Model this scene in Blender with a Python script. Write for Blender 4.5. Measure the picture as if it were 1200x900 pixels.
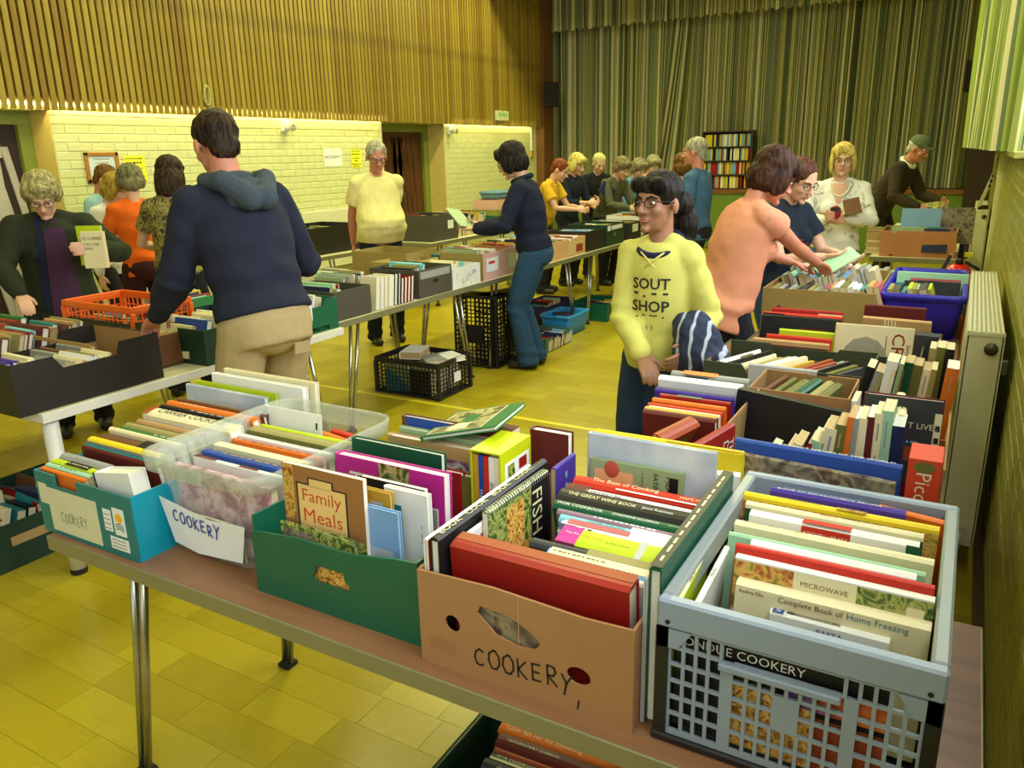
import bpy, bmesh, math, random
from mathutils import Vector, Matrix, noise
from mathutils.geometry import tessellate_polygon
from mathutils.bvhtree import BVHTree

random.seed(7)
for o in list(bpy.data.objects):
    bpy.data.objects.remove(o, do_unlink=True)
SC = bpy.context.scene
COL = SC.collection
V = Vector
PI = math.pi

# ------------------------------------------------------------------ camera
CAM_H = 1.60
F_PX, YAW, PITCH, ROLL = 919.19, 0.524696, 0.285467, 0.022366
def cam_axes():
    fwd = V((-math.sin(YAW)*math.cos(PITCH), math.cos(YAW)*math.cos(PITCH), -math.sin(PITCH)))
    right = V((math.cos(YAW), math.sin(YAW), 0))
    up = right.cross(fwd)
    return (right*math.cos(ROLL)-up*math.sin(ROLL), up*math.cos(ROLL)+right*math.sin(ROLL), fwd)
_r, _u, _f = cam_axes()
cd = bpy.data.cameras.new('camera'); cam = bpy.data.objects.new('camera', cd); COL.objects.link(cam)
cd.sensor_fit = 'HORIZONTAL'; cd.sensor_width = 36.0; cd.lens = F_PX/1200*36
cd.clip_start = 0.02; cd.clip_end = 100
cam.matrix_world = Matrix(((_r.x,_u.x,-_f.x,0),(_r.y,_u.y,-_f.y,0),(_r.z,_u.z,-_f.z,CAM_H),(0,0,0,1)))
SC.camera = cam

# ------------------------------------------------------------------ world, exposure
w = bpy.data.worlds.new('world'); SC.world = w; w.use_nodes = True
w.node_tree.nodes['Background'].inputs[0].default_value = (0.8, 0.9, 1.0, 1)
w.node_tree.nodes['Background'].inputs[1].default_value = 0.35
SC.view_settings.view_transform = 'Standard'
SC.view_settings.look = 'None'
SC.view_settings.exposure = 0.0
SC.view_settings.gamma = 1.0
SC.view_settings.use_curve_mapping = False

# ------------------------------------------------------------------ large lights: daylight in the side windows, an added fill from behind
HALL_RGB = (0.98, 1.0, 0.48)
HALL_W = 76
DAY_W = 54
Y_BACK = -2.7
def area_light(name, loc, size, size_y, watts, rgb, rot):
    l = bpy.data.lights.new(name, 'AREA'); l.shape = 'RECTANGLE'; l.size = size; l.size_y = size_y
    l.energy = watts; l.color = rgb
    o = bpy.data.objects.new(name, l); COL.objects.link(o); o.location = loc; o.rotation_euler = rot
    return o
for i, (y, wd) in enumerate(((-0.9, 1.5), (1.0, 1.5), (2.9, 1.5), (4.5, 1.1))):
    area_light('window_and_fill_light', (0.28, y, 2.42), 1.5, wd, DAY_W, (0.92, 0.97, 1.0), (0, math.radians(78), 0))
area_light('window_and_fill_light', (-1.8, Y_BACK+.0, 1.8), 2.6, 1.4, DAY_W*.35, (0.90, 0.96, 1.0), (math.radians(90), 0, 0))  # fill lamp added behind the camera to brighten the front faces

# ------------------------------------------------------------------ helpers
def lin(c):
    c = c/255.0
    return c/12.92 if c <= 0.04045 else ((c+0.055)/1.055)**2.4
def rgb(c): return (lin(c[0]), lin(c[1]), lin(c[2]), 1)
MATS = {}
def newmat(name):
    m = bpy.data.materials.new(name); m.use_nodes = True
    nt = m.node_tree; b = nt.nodes['Principled BSDF']
    MATS[name] = m
    return m, nt, b
def node(nt, t, **kw):
    n = nt.nodes.new(t)
    for k, v in kw.items():
        if k.startswith('i_'): n.inputs[k[2:].replace('_', ' ')].default_value = v
        else: setattr(n, k, v)
    return n
def mat(name, c, rough=0.5, metal=0.0, var=0.10, scale=14.0, bump=0.0, bscale=None, stretch=(1,1,1), alpha=None, spec=0.5, coat=0.0):
    """one colour with a little procedural unevenness"""
    if name in MATS: return MATS[name]
    m, nt, b = newmat(name)
    tc = node(nt, 'ShaderNodeTexCoord'); mp = node(nt, 'ShaderNodeMapping'); mp.inputs['Scale'].default_value = stretch
    nt.links.new(tc.outputs['Object'], mp.inputs[0])
    nz = node(nt, 'ShaderNodeTexNoise'); nz.inputs['Scale'].default_value = scale; nz.inputs['Detail'].default_value = 4
    nt.links.new(mp.outputs[0], nz.inputs['Vector'])
    mx = node(nt, 'ShaderNodeMix', data_type='RGBA')
    base = rgb(c)
    mx.inputs[6].default_value = tuple(x*(1-var) for x in base[:3])+(1,)
    mx.inputs[7].default_value = tuple(min(1, x*(1+var)) for x in base[:3])+(1,)
    nt.links.new(nz.outputs[0], mx.inputs[0]); nt.links.new(mx.outputs[2], b.inputs['Base Color'])
    b.inputs['Roughness'].default_value = rough; b.inputs['Metallic'].default_value = metal
    b.inputs['Specular IOR Level'].default_value = spec
    b.inputs['Coat Weight'].default_value = coat
    if bump:
        n2 = node(nt, 'ShaderNodeTexNoise'); n2.inputs['Scale'].default_value = bscale or scale*6; n2.inputs['Detail'].default_value = 3
        nt.links.new(mp.outputs[0], n2.inputs['Vector'])
        bp = node(nt, 'ShaderNodeBump'); bp.inputs['Strength'].default_value = bump; bp.inputs['Distance'].default_value = 0.01
        nt.links.new(n2.outputs[0], bp.inputs['Height']); nt.links.new(bp.outputs[0], b.inputs['Normal'])
    return m
def ramp_mat(name, stops, scale=8.0, stretch=(1,1,1), rough=0.5, detail=3.0, kind='noise', const=False, bump=0.0, lac=2.0, dist=0.0):
    """several colours spread by noise / voronoi / wave"""
    if name in MATS: return MATS[name]
    m, nt, b = newmat(name)
    tc = node(nt, 'ShaderNodeTexCoord'); mp = node(nt, 'ShaderNodeMapping'); mp.inputs['Scale'].default_value = stretch
    nt.links.new(tc.outputs['Object'], mp.inputs[0])
    if kind == 'noise':
        t = node(nt, 'ShaderNodeTexNoise'); t.inputs['Scale'].default_value = scale; t.inputs['Detail'].default_value = detail
        t.inputs['Distortion'].default_value = dist; out = t.outputs[0]
    elif kind == 'vor':
        t = node(nt, 'ShaderNodeTexVoronoi'); t.inputs['Scale'].default_value = scale
        sp = node(nt, 'ShaderNodeSeparateColor'); nt.links.new(t.outputs['Color'], sp.inputs[0]); out = sp.outputs[0]
    else:
        t = node(nt, 'ShaderNodeTexWave'); t.inputs['Scale'].default_value = scale; t.inputs['Distortion'].default_value = dist
        out = t.outputs[0]
    nt.links.new(mp.outputs[0], t.inputs['Vector'])
    cr = node(nt, 'ShaderNodeValToRGB'); cr.color_ramp.interpolation = 'CONSTANT' if const else 'LINEAR'
    e = cr.color_ramp.elements
    while len(e) < len(stops): e.new(0.5)
    for i, (p, c) in enumerate(stops): e[i].position = p; e[i].color = rgb(c)
    nt.links.new(out, cr.inputs[0]); nt.links.new(cr.outputs[0], b.inputs['Base Color'])
    b.inputs['Roughness'].default_value = rough
    if bump:
        bp = node(nt, 'ShaderNodeBump'); bp.inputs['Strength'].default_value = bump; bp.inputs['Distance'].default_value = 0.01
        nt.links.new(out, bp.inputs['Height']); nt.links.new(bp.outputs[0], b.inputs['Normal'])
    return m
def emit_mat(name, c, strength):
    if name in MATS: return MATS[name]
    m, nt, b = newmat(name)
    b.inputs['Base Color'].default_value = rgb(c); b.inputs['Emission Color'].default_value = rgb(c); b.inputs['Emission Strength'].default_value = strength
    return m

def tag(o, label=None, cat=None, group=None, kind=None):
    if label: o['label'] = label
    if cat: o['category'] = cat
    if group: o['group'] = group
    if kind: o['kind'] = kind
    return o
def empty(name, loc=(0,0,0), rz=0.0):
    o = bpy.data.objects.new(name, None); COL.objects.link(o)
    o.location = loc; o.rotation_euler = (0, 0, rz); o.empty_display_size = 0.1
    return o
def frame(x, y, z, loc=(0,0,0)):
    x, y, z, l = V(x), V(y), V(z), V(loc)
    return Matrix(((x.x,y.x,z.x,l.x),(x.y,y.y,z.y,l.y),(x.z,y.z,z.z,l.z),(0,0,0,1)))
def T3(loc, rz=0): return Matrix.Translation(loc) @ Matrix.Rotation(rz, 4, 'Z')

_sph = {}
def unit_sphere(sub):
    if sub not in _sph:
        bm = bmesh.new(); bmesh.ops.create_icosphere(bm, subdivisions=sub, radius=1)
        bm.verts.ensure_lookup_table()
        _sph[sub] = ([v.co.copy() for v in bm.verts], [[v.index for v in f.verts] for f in bm.faces]); bm.free()
    return _sph[sub]
class MB:
    def __init__(s): s.v = []; s.f = []; s.m = []
    def add(s, vs, fs, mi=0, M=None):
        n = len(s.v)
        s.v += [(M @ V(p)) if M is not None else V(p) for p in vs]
        s.f += [[i+n for i in f] for f in fs]; s.m += [mi]*len(fs)
        return s
    def box(s, a, b, mi=0, M=None):
        x0,y0,z0 = a; x1,y1,z1 = b
        return s.add([(x0,y0,z0),(x1,y0,z0),(x1,y1,z0),(x0,y1,z0),(x0,y0,z1),(x1,y0,z1),(x1,y1,z1),(x0,y1,z1)],
              [(0,3,2,1),(4,5,6,7),(0,1,5,4),(1,2,6,5),(2,3,7,6),(3,0,4,7)], mi, M)
    def tube(s, pts, r, n=8, mi=0, caps=True, M=None, closed=False):
        pts = [V(p) for p in pts]; k = len(pts)
        rr = r if isinstance(r, (list, tuple)) else [r]*k
        vs, fs = [], []; prev = None
        for i, p in enumerate(pts):
            if closed: t = pts[(i+1) % k]-pts[i-1]
            else: t = pts[min(i+1, k-1)]-pts[max(i-1, 0)]
            t = t.normalized() if t.length > 1e-9 else V((0,0,1))
            if prev is None:
                a = t.orthogonal().normalized()
            else:
                a = prev - t*prev.dot(t); a = a.normalized() if a.length > 1e-6 else t.orthogonal().normalized()
            prev = a; b = t.cross(a)
            for j in range(n):
                an = 2*PI*j/n; vs.append(p+(a*math.cos(an)+b*math.sin(an))*rr[i])
        for i in range(k if closed else k-1):
            i2 = (i+1) % k
            for j in range(n):
                j2 = (j+1) % n
                fs.append((i*n+j, i*n+j2, i2*n+j2, i2*n+j))
        if caps and not closed:
            fs.append(tuple(range(n))[::-1]); fs.append(tuple((k-1)*n+j for j in range(n)))
        return s.add(vs, fs, mi, M)
    def ell(s, c, r, mi=0, M=None, sub=2, R=None):
        vs, fs = unit_sphere(sub)
        if isinstance(r, (int, float)): r = (r, r, r)
        pts = [V((p.x*r[0], p.y*r[1], p.z*r[2])) for p in vs]
        if R is not None: pts = [R @ p for p in pts]
        c = V(c)
        return s.add([p+c for p in pts], fs, mi, M)
    def limb(s, pts, rad, n=10, mi=0, M=None):
        s.tube(pts, rad, n, mi, True, M)
        for p, r in zip(pts, rad): s.ell(p, r, mi, M, 2)
        return s
    def rings(s, rings, mi=0, M=None, n=20):
        """closed loft of ellipses: each ring = (centre, ax, ay, halfwidth, halfdepth)"""
        vs, fs = [], []
        for c, ax, ay, hw, hd in rings:
            c, ax, ay = V(c), V(ax), V(ay)
            for j in range(n):
                a = 2*PI*j/n; vs.append(c+ax*(math.cos(a)*hw)+ay*(math.sin(a)*hd))
        k = len(rings)
        for i in range(k-1):
            for j in range(n):
                j2 = (j+1) % n; fs.append((i*n+j, i*n+j2, (i+1)*n+j2, (i+1)*n+j))
        fs.append(tuple(range(n))[::-1]); fs.append(tuple((k-1)*n+j for j in range(n)))
        return s.add(vs, fs, mi, M)
    def plate(s, outline, holes, t, mi=0, M=None, hole_mi=None):
        """flat sheet in the xy plane, thickness along +z, with through holes"""
        loops = [[V((p[0], p[1], 0)) for p in outline]] + [[V((p[0], p[1], 0)) for p in h] for h in holes]
        tris = tessellate_polygon(loops)
        flat = [p for l in loops for p in l]; n = len(flat)
        vs = flat + [p+V((0,0,t)) for p in flat]
        fs = []
        for a, b, c in tris:
            nz = (flat[b]-flat[a]).cross(flat[c]-flat[a]).z
            if nz > 0: a, c = c, a
            fs.append((a,b,c)); fs.append((c+n,b+n,a+n))
        o = 0
        for li, l in enumerate(loops):
            k = len(l)
            area = sum(l[i].x*l[(i+1)%k].y-l[(i+1)%k].x*l[i].y for i in range(k))
            for i in range(k):
                a, b = o+i, o+(i+1) % k
                if (area > 0) == (li == 0): fs.append((a,b,b+n,a+n))
                else: fs.append((b,a,a+n,b+n))
            o += k
        return s.add(vs, fs, mi, M)
    def mesh(s, name, mats, smooth=False):
        me = bpy.data.meshes.new(name)
        me.from_pydata([tuple(p) for p in s.v], [], s.f)
        for m in (mats if isinstance(mats, (list, tuple)) else [mats]): me.materials.append(m)
        if any(s.m): me.polygons.foreach_set('material_index', s.m)
        if smooth: me.polygons.foreach_set('use_smooth', [True]*len(s.f))
        me.update()
        return me
    def build(s, name, mats, parent=None, smooth=False, M=None, bevel=0.0, seg=1):
        me = s.mesh(name, mats, smooth)
        if bevel: bevel_mesh(me, bevel, seg)
        return link(name, me, parent, M)
def bevel_mesh(me, w_, seg=1):
    bm = bmesh.new(); bm.from_mesh(me)
    bmesh.ops.remove_doubles(bm, verts=bm.verts, dist=1e-6)
    es = [e for e in bm.edges if len(e.link_faces) == 2 and e.calc_face_angle(0) > 0.5]
    bmesh.ops.bevel(bm, geom=es, offset=w_, segments=seg, affect='EDGES', clamp_overlap=True)
    bm.to_mesh(me); bm.free()
def link(name, me, parent=None, M=None):
    o = bpy.data.objects.new(name, me); COL.objects.link(o)
    if parent is not None: o.parent = parent
    if M is not None: o.matrix_local = M
    return o
def rrect(x0, y0, x1, y1, r, n=4):
    pts = []
    for cx, cy, a0 in ((x1-r,y0+r,-90),(x1-r,y1-r,0),(x0+r,y1-r,90),(x0+r,y0+r,180)):
        for i in range(n+1):
            a = math.radians(a0+90*i/n); pts.append((cx+r*math.cos(a), cy+r*math.sin(a)))
    return pts
def oval(cx, cy, rx, ry, n=16): return [(cx+rx*math.cos(2*PI*i/n), cy+ry*math.sin(2*PI*i/n)) for i in range(n)]

# text: flat letter meshes, cached (unit height, starting at x=0)
_txt = {}
def text_geo(s):
    if s in _txt: return _txt[s]
    c = bpy.data.curves.new('t', 'FONT'); c.body = s.lstrip('*'); c.offset = .016 if s[0] == '*' else 0.0; c.size = 1.0; c.resolution_u = 2
    o = bpy.data.objects.new('t', c); COL.objects.link(o)
    bpy.context.view_layer.update()
    me = bpy.data.meshes.new_from_object(o.evaluated_get(bpy.context.evaluated_depsgraph_get()))
    vs = [v.co.copy() for v in me.vertices]; fs = [list(p.vertices) for p in me.polygons]
    bpy.data.objects.remove(o); bpy.data.curves.remove(c); bpy.data.meshes.remove(me)
    x0 = min((p.x for p in vs), default=0); x1 = max((p.x for p in vs), default=1)
    y0 = min((p.y for p in vs), default=0); y1 = max((p.y for p in vs), default=1)
    _txt[s] = (vs, fs, x0, x1, y0, y1)
    return _txt[s]
def add_text(mb, s, org, ud, vd, width, height, mi, align='c', nrm=None):
    """letters of s inside a width x height cell at org (cell centre), ud = reading direction, vd = up"""
    vs, fs, x0, x1, y0, y1 = text_geo(s)
    ud, vd, org = V(ud), V(vd), V(org)
    sc = min(width/(x1-x0), height/(y1-y0)) if width else height/(y1-y0)
    sx = min(width/(x1-x0), sc*1.35) if width else sc
    mb.add([org+ud*((p.x-(x0+x1)/2)*sx)+vd*((p.y-(y0+y1)/2)*sc) for p in vs], fs, mi)
# pen strokes
STROKES = {
 'C': [[(.8,.85),(.5,1),(.15,.8),(.02,.45),(.2,.08),(.5,0),(.8,.12)]],
 'O': [[(.45,1),(.1,.8),(.03,.4),(.25,.05),(.6,.03),(.85,.3),(.85,.7),(.6,.97),(.4,1)]],
 'K': [[(.1,1),(.12,0)],[(.75,.95),(.13,.45),(.8,0)]],
 'E': [[(.75,1),(.1,.97),(.12,.02),(.8,.05)],[(.12,.5),(.65,.52)]],
 'R': [[(.12,0),(.1,1),(.6,.95),(.72,.72),(.55,.5),(.12,.47),(.8,0)]],
 'Y': [[(.05,1),(.4,.5)],[(.85,1),(.4,.5),(.2,-.15)]],
 'F': [[(.75,1),(.1,.97),(.12,0)],[(.12,.5),(.6,.52)]], 'i': [[(.3,.55),(.3,0)],[(.3,.75),(.3,.8)]],
 'c': [[(.6,.5),(.3,.6),(.1,.3),(.3,0),(.6,.1)]], 't': [[(.3,.95),(.32,.05),(.55,0)],[(.05,.6),(.6,.62)]],
 'o': [[(.35,.6),(.1,.4),(.15,.05),(.45,0),(.6,.3),(.45,.58),(.35,.6)]], 'n': [[(.1,.6),(.12,0)],[(.12,.4),(.4,.6),(.55,.4),(.55,0)]],
 '/': [[(.1,0),(.6,1)]],
}
def add_hand(mb, s, org, ud, vd, w_, h, pen, mi, nd, wob=0.04):
    ud, vd, org, nd = V(ud), V(vd), V(org), V(nd)
    n = len(s); cw = w_/n
    rnd = random.Random(len(s)*3+int(w_*1000))
    for i, ch in enumerate(s):
        dy = rnd.uniform(-wob, wob)*h; sc = rnd.uniform(.9, 1.1)
        for st in STROKES.get(ch, []):
            P = [org+ud*(-w_/2+cw*i+x*cw*.86*sc)+vd*(-h/2+dy+y*h*sc) for x, y in st]
            for a, b in zip(P, P[1:]):
                d = (b-a)
                if d.length < 1e-6: continue
                d.normalize(); q = nd.cross(d)*pen/2; a2, b2 = a-d*pen*.3, b+d*pen*.3
                mb.add([a2-q, b2-q, b2+q, a2+q], [(0,1,2,3)], mi)
# ================================================================== THE HALL
X_L, X_R, Y_ST, Y_B, Z_C = -6.9, 0.20, 13.3, -2.6, 4.75
SLAT_Z = 2.035
def struct(name, mb, mats, parent=None, **k):
    o = mb.build(name, mats, parent, **k); o['kind'] = 'structure'; return o
# ---- floor: maple boards laid along x
planks = [ramp_mat('plank_%d' % i, [(0.25, (c[0]-12, c[1]-12, c[2]-6)), (0.55, c), (0.8, (c[0]+10, c[1]+10, c[2]+6))], 5, (1, 9, 9), rough=0.28, detail=5)
          for i, c in enumerate(((166,149,26),(171,154,29),(161,144,24),(175,159,33),(168,151,27)))]
gap = mat('floor_joint', (88, 66, 22), 0.8)
floor = struct('floor', MB().box((X_L-0.5, Y_B, -0.06), (X_R, Y_ST+1.5, -0.004)), gap)
pw = 0.1315
um = {}
for i in range(5):
    b_ = MB().box((0,0,-0.004),(1,1,0)); um[i] = b_.mesh('plank', planks[i])
rp = random.Random(3)
rest = MB(); cnt = 0
for r in range(int((Y_ST-Y_B)/pw)):
    y0 = 1.3045-pw*30+r*pw
    if y0 < Y_B or y0+pw > Y_ST: continue
    x = X_L-rp.uniform(0, .5)
    while x < X_R:
        L = rp.choice((.22,.3,.38,.45,.52,.6)); k = rp.randrange(5)
        xa, xb = max(x, X_L), min(x+L, X_R); x += L
        if xb-xa < .02: continue
        near = (-3.2 < xa < -0.9 and 0.75 < y0 < 1.75) or (-2.95 < xa < -1.1 and 3.3 < y0 < 6.3) or (-2.7 < xa < -.9 and 1.75 <= y0 < 2.6)
        if near and cnt < 296:
            o = link('plank', um[k], floor); o.location = (xa+.0006, y0+.0006, 0); o.scale = (xb-xa-.0012, pw-.0012, 1); cnt += 1
        else:
            rest.box((xa+.0006, y0+.0006, -.004), (xb-.0006, y0+pw-.0006, 0), k)
o = rest.build('plank_field', planks, floor); o['kind'] = 'stuff'
# court lines painted on the boards
line = MB().box((-6.4, 4.06, 0.0002), (-0.1, 4.10, 0.0008)); line.box((-6.4, 10.4, 0.0002), (-0.1, 10.44, 0.0008))
line.build('court_line', mat('court_line', (214, 200, 40), 0.4), floor)
# ---- ceiling, back wall
ceil_m = mat('ceiling_paint', (214, 206, 168), 0.9)
struct('ceiling', MB().box((X_L-.6, Y_B-.2, Z_C), (X_R+.6, Y_ST+1.7, Z_C+.1)), ceil_m)
wallp = mat('wall_paint', (206, 202, 150), 0.8, bump=.1)
wb = MB()
for q in (((X_L-.5,0),(-3.2,Z_C)), ((-.4,0),(X_R+.15,Z_C)), ((-3.2,0),(-.4,1.0)), ((-3.2,2.6),(-.4,Z_C))): wb.box((q[0][0],Y_B-.15,q[0][1]),(q[1][0],Y_B,q[1][1]))
struct('wall_back', wb, wallp)
f = MB()
for p, q in (((-3.2,1.0),(-.4,1.06)), ((-3.2,2.54),(-.4,2.6)), ((-3.2,1.06),(-3.14,2.54)), ((-.46,1.06),(-.4,2.54)), ((-1.83,1.06),(-1.77,2.54))): f.box((p[0],Y_B-.1,p[1]),(q[0],Y_B-.04,q[1]))
struct('window_5', f, mat('window_frame_white', (226, 226, 220), .4))  # unseen window added in the back wall to hold the fill lamp
# ---- left wall: painted brick below, timber slats above
brick_m = mat('brick_cream', (206, 206, 150), 0.55, var=.06, scale=6, bump=.35, bscale=60)
mortar = mat('mortar_cream', (200, 200, 144), 0.8, bump=.3)
OPEN = ((2.85, 4.17), (8.63, 10.08))
wl = MB()
segs = ((Y_B, 2.85), (4.17, 8.63), (10.08, Y_ST))
for a, b in segs: wl.box((X_L-.36, a, 0), (X_L-.004, b, SLAT_Z+.25))
wl.box((X_L-.36, Y_B, SLAT_Z+.005), (X_L-.007, Y_ST, Z_C)); wl.box((X_L-.36, Y_ST, 0), (X_L-.007, Y_ST+1.6, Z_C))
wall_left = struct('wall_left', wl, mortar)
bw, bh, bd = .225, .075, .014
bme = MB().box((-.0, -bw/2+.005, -bh/2+.005), (bd-.006, bw/2-.005, bh/2-.005)).mesh('brick', brick_m); bevel_mesh(bme, .003)
rest = MB(); rb = random.Random(5); n_ = 0
def brick_rows(a, b, z0, z1, indiv):
    global n_
    nz = int((z1-z0)/bh)
    for r in range(nz):
        z = z1-bh*(r+.5); y = a+(0 if r % 2 else -bw/2)
        while y < b:
            ya, yb = max(y, a), min(y+bw, b); y += bw
            if yb-ya < .03: continue
            d = rb.uniform(-.0015, .0015)
            if indiv and n_ < 300 and z > .8 and yb-ya > bw-.01:
                o = link('brick', bme, wall_left); o.location = (X_L-.007+d, (ya+yb)/2, z); n_ += 1
            else: rest.box((X_L-.007+d, ya+.005, z-bh/2+.005), (X_L+d, yb-.005, z+bh/2-.005))
brick_rows(4.17, 8.63, .0, SLAT_Z+.04, True)
brick_rows(10.08, 13.0, .0, SLAT_Z+.04, False)
o = rest.build('brickwork', brick_m, wall_left); o['kind'] = 'stuff'
# timber slats
slm = [ramp_mat('slat_wood_%d' % i, [(0.28, (c[0]-52, c[1]-44, c[2]-14)), (0.42, (c[0]-10, c[1]-10, c[2]-4)), (0.7, c)], 7, (2, 2, .35), rough=.45, detail=4)
       for i, c in enumerate(((146,122,36),(156,132,44),(136,106,30),(162,138,50)))]
back_m = mat('slat_backing', (70, 40, 12), .8)
struct('trim_1', MB().box((X_L-.005, Y_B, SLAT_Z+.11), (X_L+.075, Y_ST-.3, Z_C)), back_m, wall_left)
sp = .0685; rs = random.Random(9)
sme = []
for i in range(4):
    b_ = MB().box((0, -.0245, SLAT_Z), (.035, .0245, Z_C-.02)); me = b_.mesh('slat', slm[i]); bevel_mesh(me, .003); sme.append(me)
y = 3.35; k = 0
while y < Y_ST-.3:
    o = link('slat', sme[rs.choice((0,0,1,1,2,3))], wall_left); o.location = (X_L+.075, y, 0); y += sp
# slats out of view, towards the back of the hall
rest = MB(); y = 3.35-sp
while y > Y_B: rest.box((X_L+.075, y-.0245, SLAT_Z), (X_L+.11, y+.0245, Z_C-.02)); y -= sp
o = rest.build('slat_run', slm[0], wall_left); o['kind'] = 'stuff'
# cove lamps behind the foot of the slats
cove_m = emit_mat('cove_tube', (255, 246, 170), 34.0)
for a, b, lab in ((2.3, 4.1, 'above the near doorway'), (4.22, 8.58, 'above the noticeboard wall'), (10.12, 12.75, 'beside the stage')):
    t = empty('cove_lamp', (X_L+.04, (a+b)/2, SLAT_Z+.06)); h = (b-a)/2
    MB().tube([(0,-h,-.01),(0,h,-.01)], .013, 8).build('lamp_tube', cove_m, t, True)
    MB().box((-.03,-h,.01),(.03,h,.04)).build('lamp_housing', mat('lamp_white', (230,230,215), .5), t)
    tag(t, 'long fluorescent strip lamp glowing behind the slats '+lab, 'lamp')
# doors in the two openings
gfr = mat('door_frame_green', (128, 140, 52), .45)
dbrown = ramp_mat('door_brown', [(0.3,(58,32,14)),(.6,(92,54,24)),(.8,(110,68,30))], 6, (1,8,.8), rough=.4, detail=5)
dgrey = mat('door_lath_pale', (176, 168, 160), .6)
ddark = mat('door_dark', (44, 26, 18), .6)
for n, (a, b) in enumerate(OPEN):
    xr = X_L-.34
    d = MB().box((xr-.05, a+.12, 0), (xr, b-.12, 1.93))
    dr = struct('door_%d' % (n+1), d, ddark if n == 0 else dbrown)
    fr = MB(); fr.box((xr-.06, a+.001, 0), (xr+.05, a+.12, 1.93)); fr.box((xr-.06, b-.12, 0), (xr+.05, b-.001, 1.93)); fr.box((xr-.06, a+.001, 1.931), (xr+.051, b-.001, SLAT_Z+.004))
    fr.build('door_frame', gfr, dr)
    jm = MB().box((xr, b-.004, 0), (X_L-.004, b, SLAT_Z)); jm.build('jamb', mat('jamb_cream', (212, 188, 110), .7, bump=.3), dr)
    if n == 1:
        for s in (-1, 1):
            c = (a+b)/2+s*.31
            for q in range(5):   # raking boards, mirrored on the two leaves
                y_ = c-.24+q*.12
                MB().add([(xr,y_-.055,.1),(xr,y_+.05,.1),(xr,y_+.05-s*.16,1.86),(xr,y_-.055-s*.16,1.86),
                          (xr+.012,y_-.05,.1),(xr+.012,y_+.045,.1),(xr+.012,y_+.045-s*.16,1.86),(xr+.012,y_-.05-s*.16,1.86)],
                         [(0,3,2,1),(4,5,6,7),(0,1,5,4),(1,2,6,5),(2,3,7,6),(3,0,4,7)]).build('board', dbrown, dr)
        MB().tube([(xr+.06,(a+b)/2+.06,.95),(xr+.06,(a+b)/2+.06,1.1)], .01, 8).build('door_handle', mat('steel', (170,165,150), .3, 1), dr)
    else:
        for q in range(4):       # pale diagonal laths
            y_ = 3.72+q*.13
            MB().add([(xr+.002,y_,.2),(xr+.002,y_+.06,.2),(xr+.002,y_-.22+.06,1.75),(xr+.002,y_-.22,1.75),
                      (xr+.02,y_,.2),(xr+.02,y_+.06,.2),(xr+.02,y_-.22+.06,1.75),(xr+.02,y_-.22,1.75)],
                     [(0,3,2,1),(4,5,6,7),(0,1,5,4),(1,2,6,5),(2,3,7,6),(3,0,4,7)]).build('lath', dgrey, dr)
        MB().box((xr+.002,a+.12,1.66),(xr+.024,b-.28,1.93)).build('lath', dgrey, dr)
        MB().box((xr+.003,b-.42,.1),(xr+.03,b-.31,1.9)).build('lath', dgrey, dr)
# skirting of the left wall
struct('baseboard_left', MB().box((X_L, 4.17, 0), (X_L+.015, 8.63, .12)), mat('skirting', (92, 62, 30), .5))
# ---- right wall: gloss painted brick to sill height, windows and curtains above
rgreen = mat('brick_olive_gloss', (152, 150, 70), .32, var=.12, scale=5, bump=.3, bscale=50, coat=.15)
rmort = mat('mortar_olive', (186, 182, 98), .6, bump=.3)
SILL = 1.555
wr = MB().box((X_R+.007, Y_B, 0), (X_R+.35, Y_ST+1.5, SILL)); wr.box((X_R+.007, 5.3, SILL), (X_R+.35, Y_ST+1.5, Z_C)); wr.box((X_R+.007, Y_B, 3.3), (X_R+.35, 5.3, Z_C))
for yy in (Y_B, -.15, 1.75, 3.65): wr.box((X_R+.007, yy, SILL), (X_R+.35, yy+.2, 3.3))
wall_right = struct('wall_right', wr, rmort)
bme2 = MB().box((-.007, -bw/2+.004, -bh/2+.004), (.007, bw/2-.004, bh/2-.004)).mesh('brick', rgreen); bevel_mesh(bme2, .003)
rest = MB(); n_ = 0
for r in range(20):
    z = bh*(r+.5)+.02; y = 0.4+(0 if r % 2 else -bw/2)
    while y < Y_ST:
        d = rb.uniform(-.0012, .0012)
        if 1.9 < y < 5.4 and n_ < 300 and z < SILL-.03:
            o = link('brick', bme2, wall_right); o.location = (X_R+d+.007, y+bw/2, z); n_ += 1
        elif z < SILL-.03: rest.box((X_R+d, y+.004, z-bh/2+.004), (X_R+.014, y+bw-.004, z+bh/2-.004))
        y += bw
o = rest.build('brickwork', rgreen, wall_right); o['kind'] = 'stuff'
struct('baseboard_right', MB().box((X_R-.022, Y_B, 0), (X_R-.001, Y_ST, .11)), mat('skirting_dark', (70, 46, 22), .45))
struct('trim_2', MB().box((X_R-.05, 4.6, SILL-.028), (X_R+.3, Y_ST, SILL)), mat('sill_paint', (150, 150, 74), .4))
struct('trim_3', MB().box((X_R-.03, 8.32, 0), (X_R+.01, 8.5, SILL-.03)), mat('strip_cream', (226, 216, 168), .5))
wfr = mat('window_frame_white', (226, 226, 220), .4)
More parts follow.
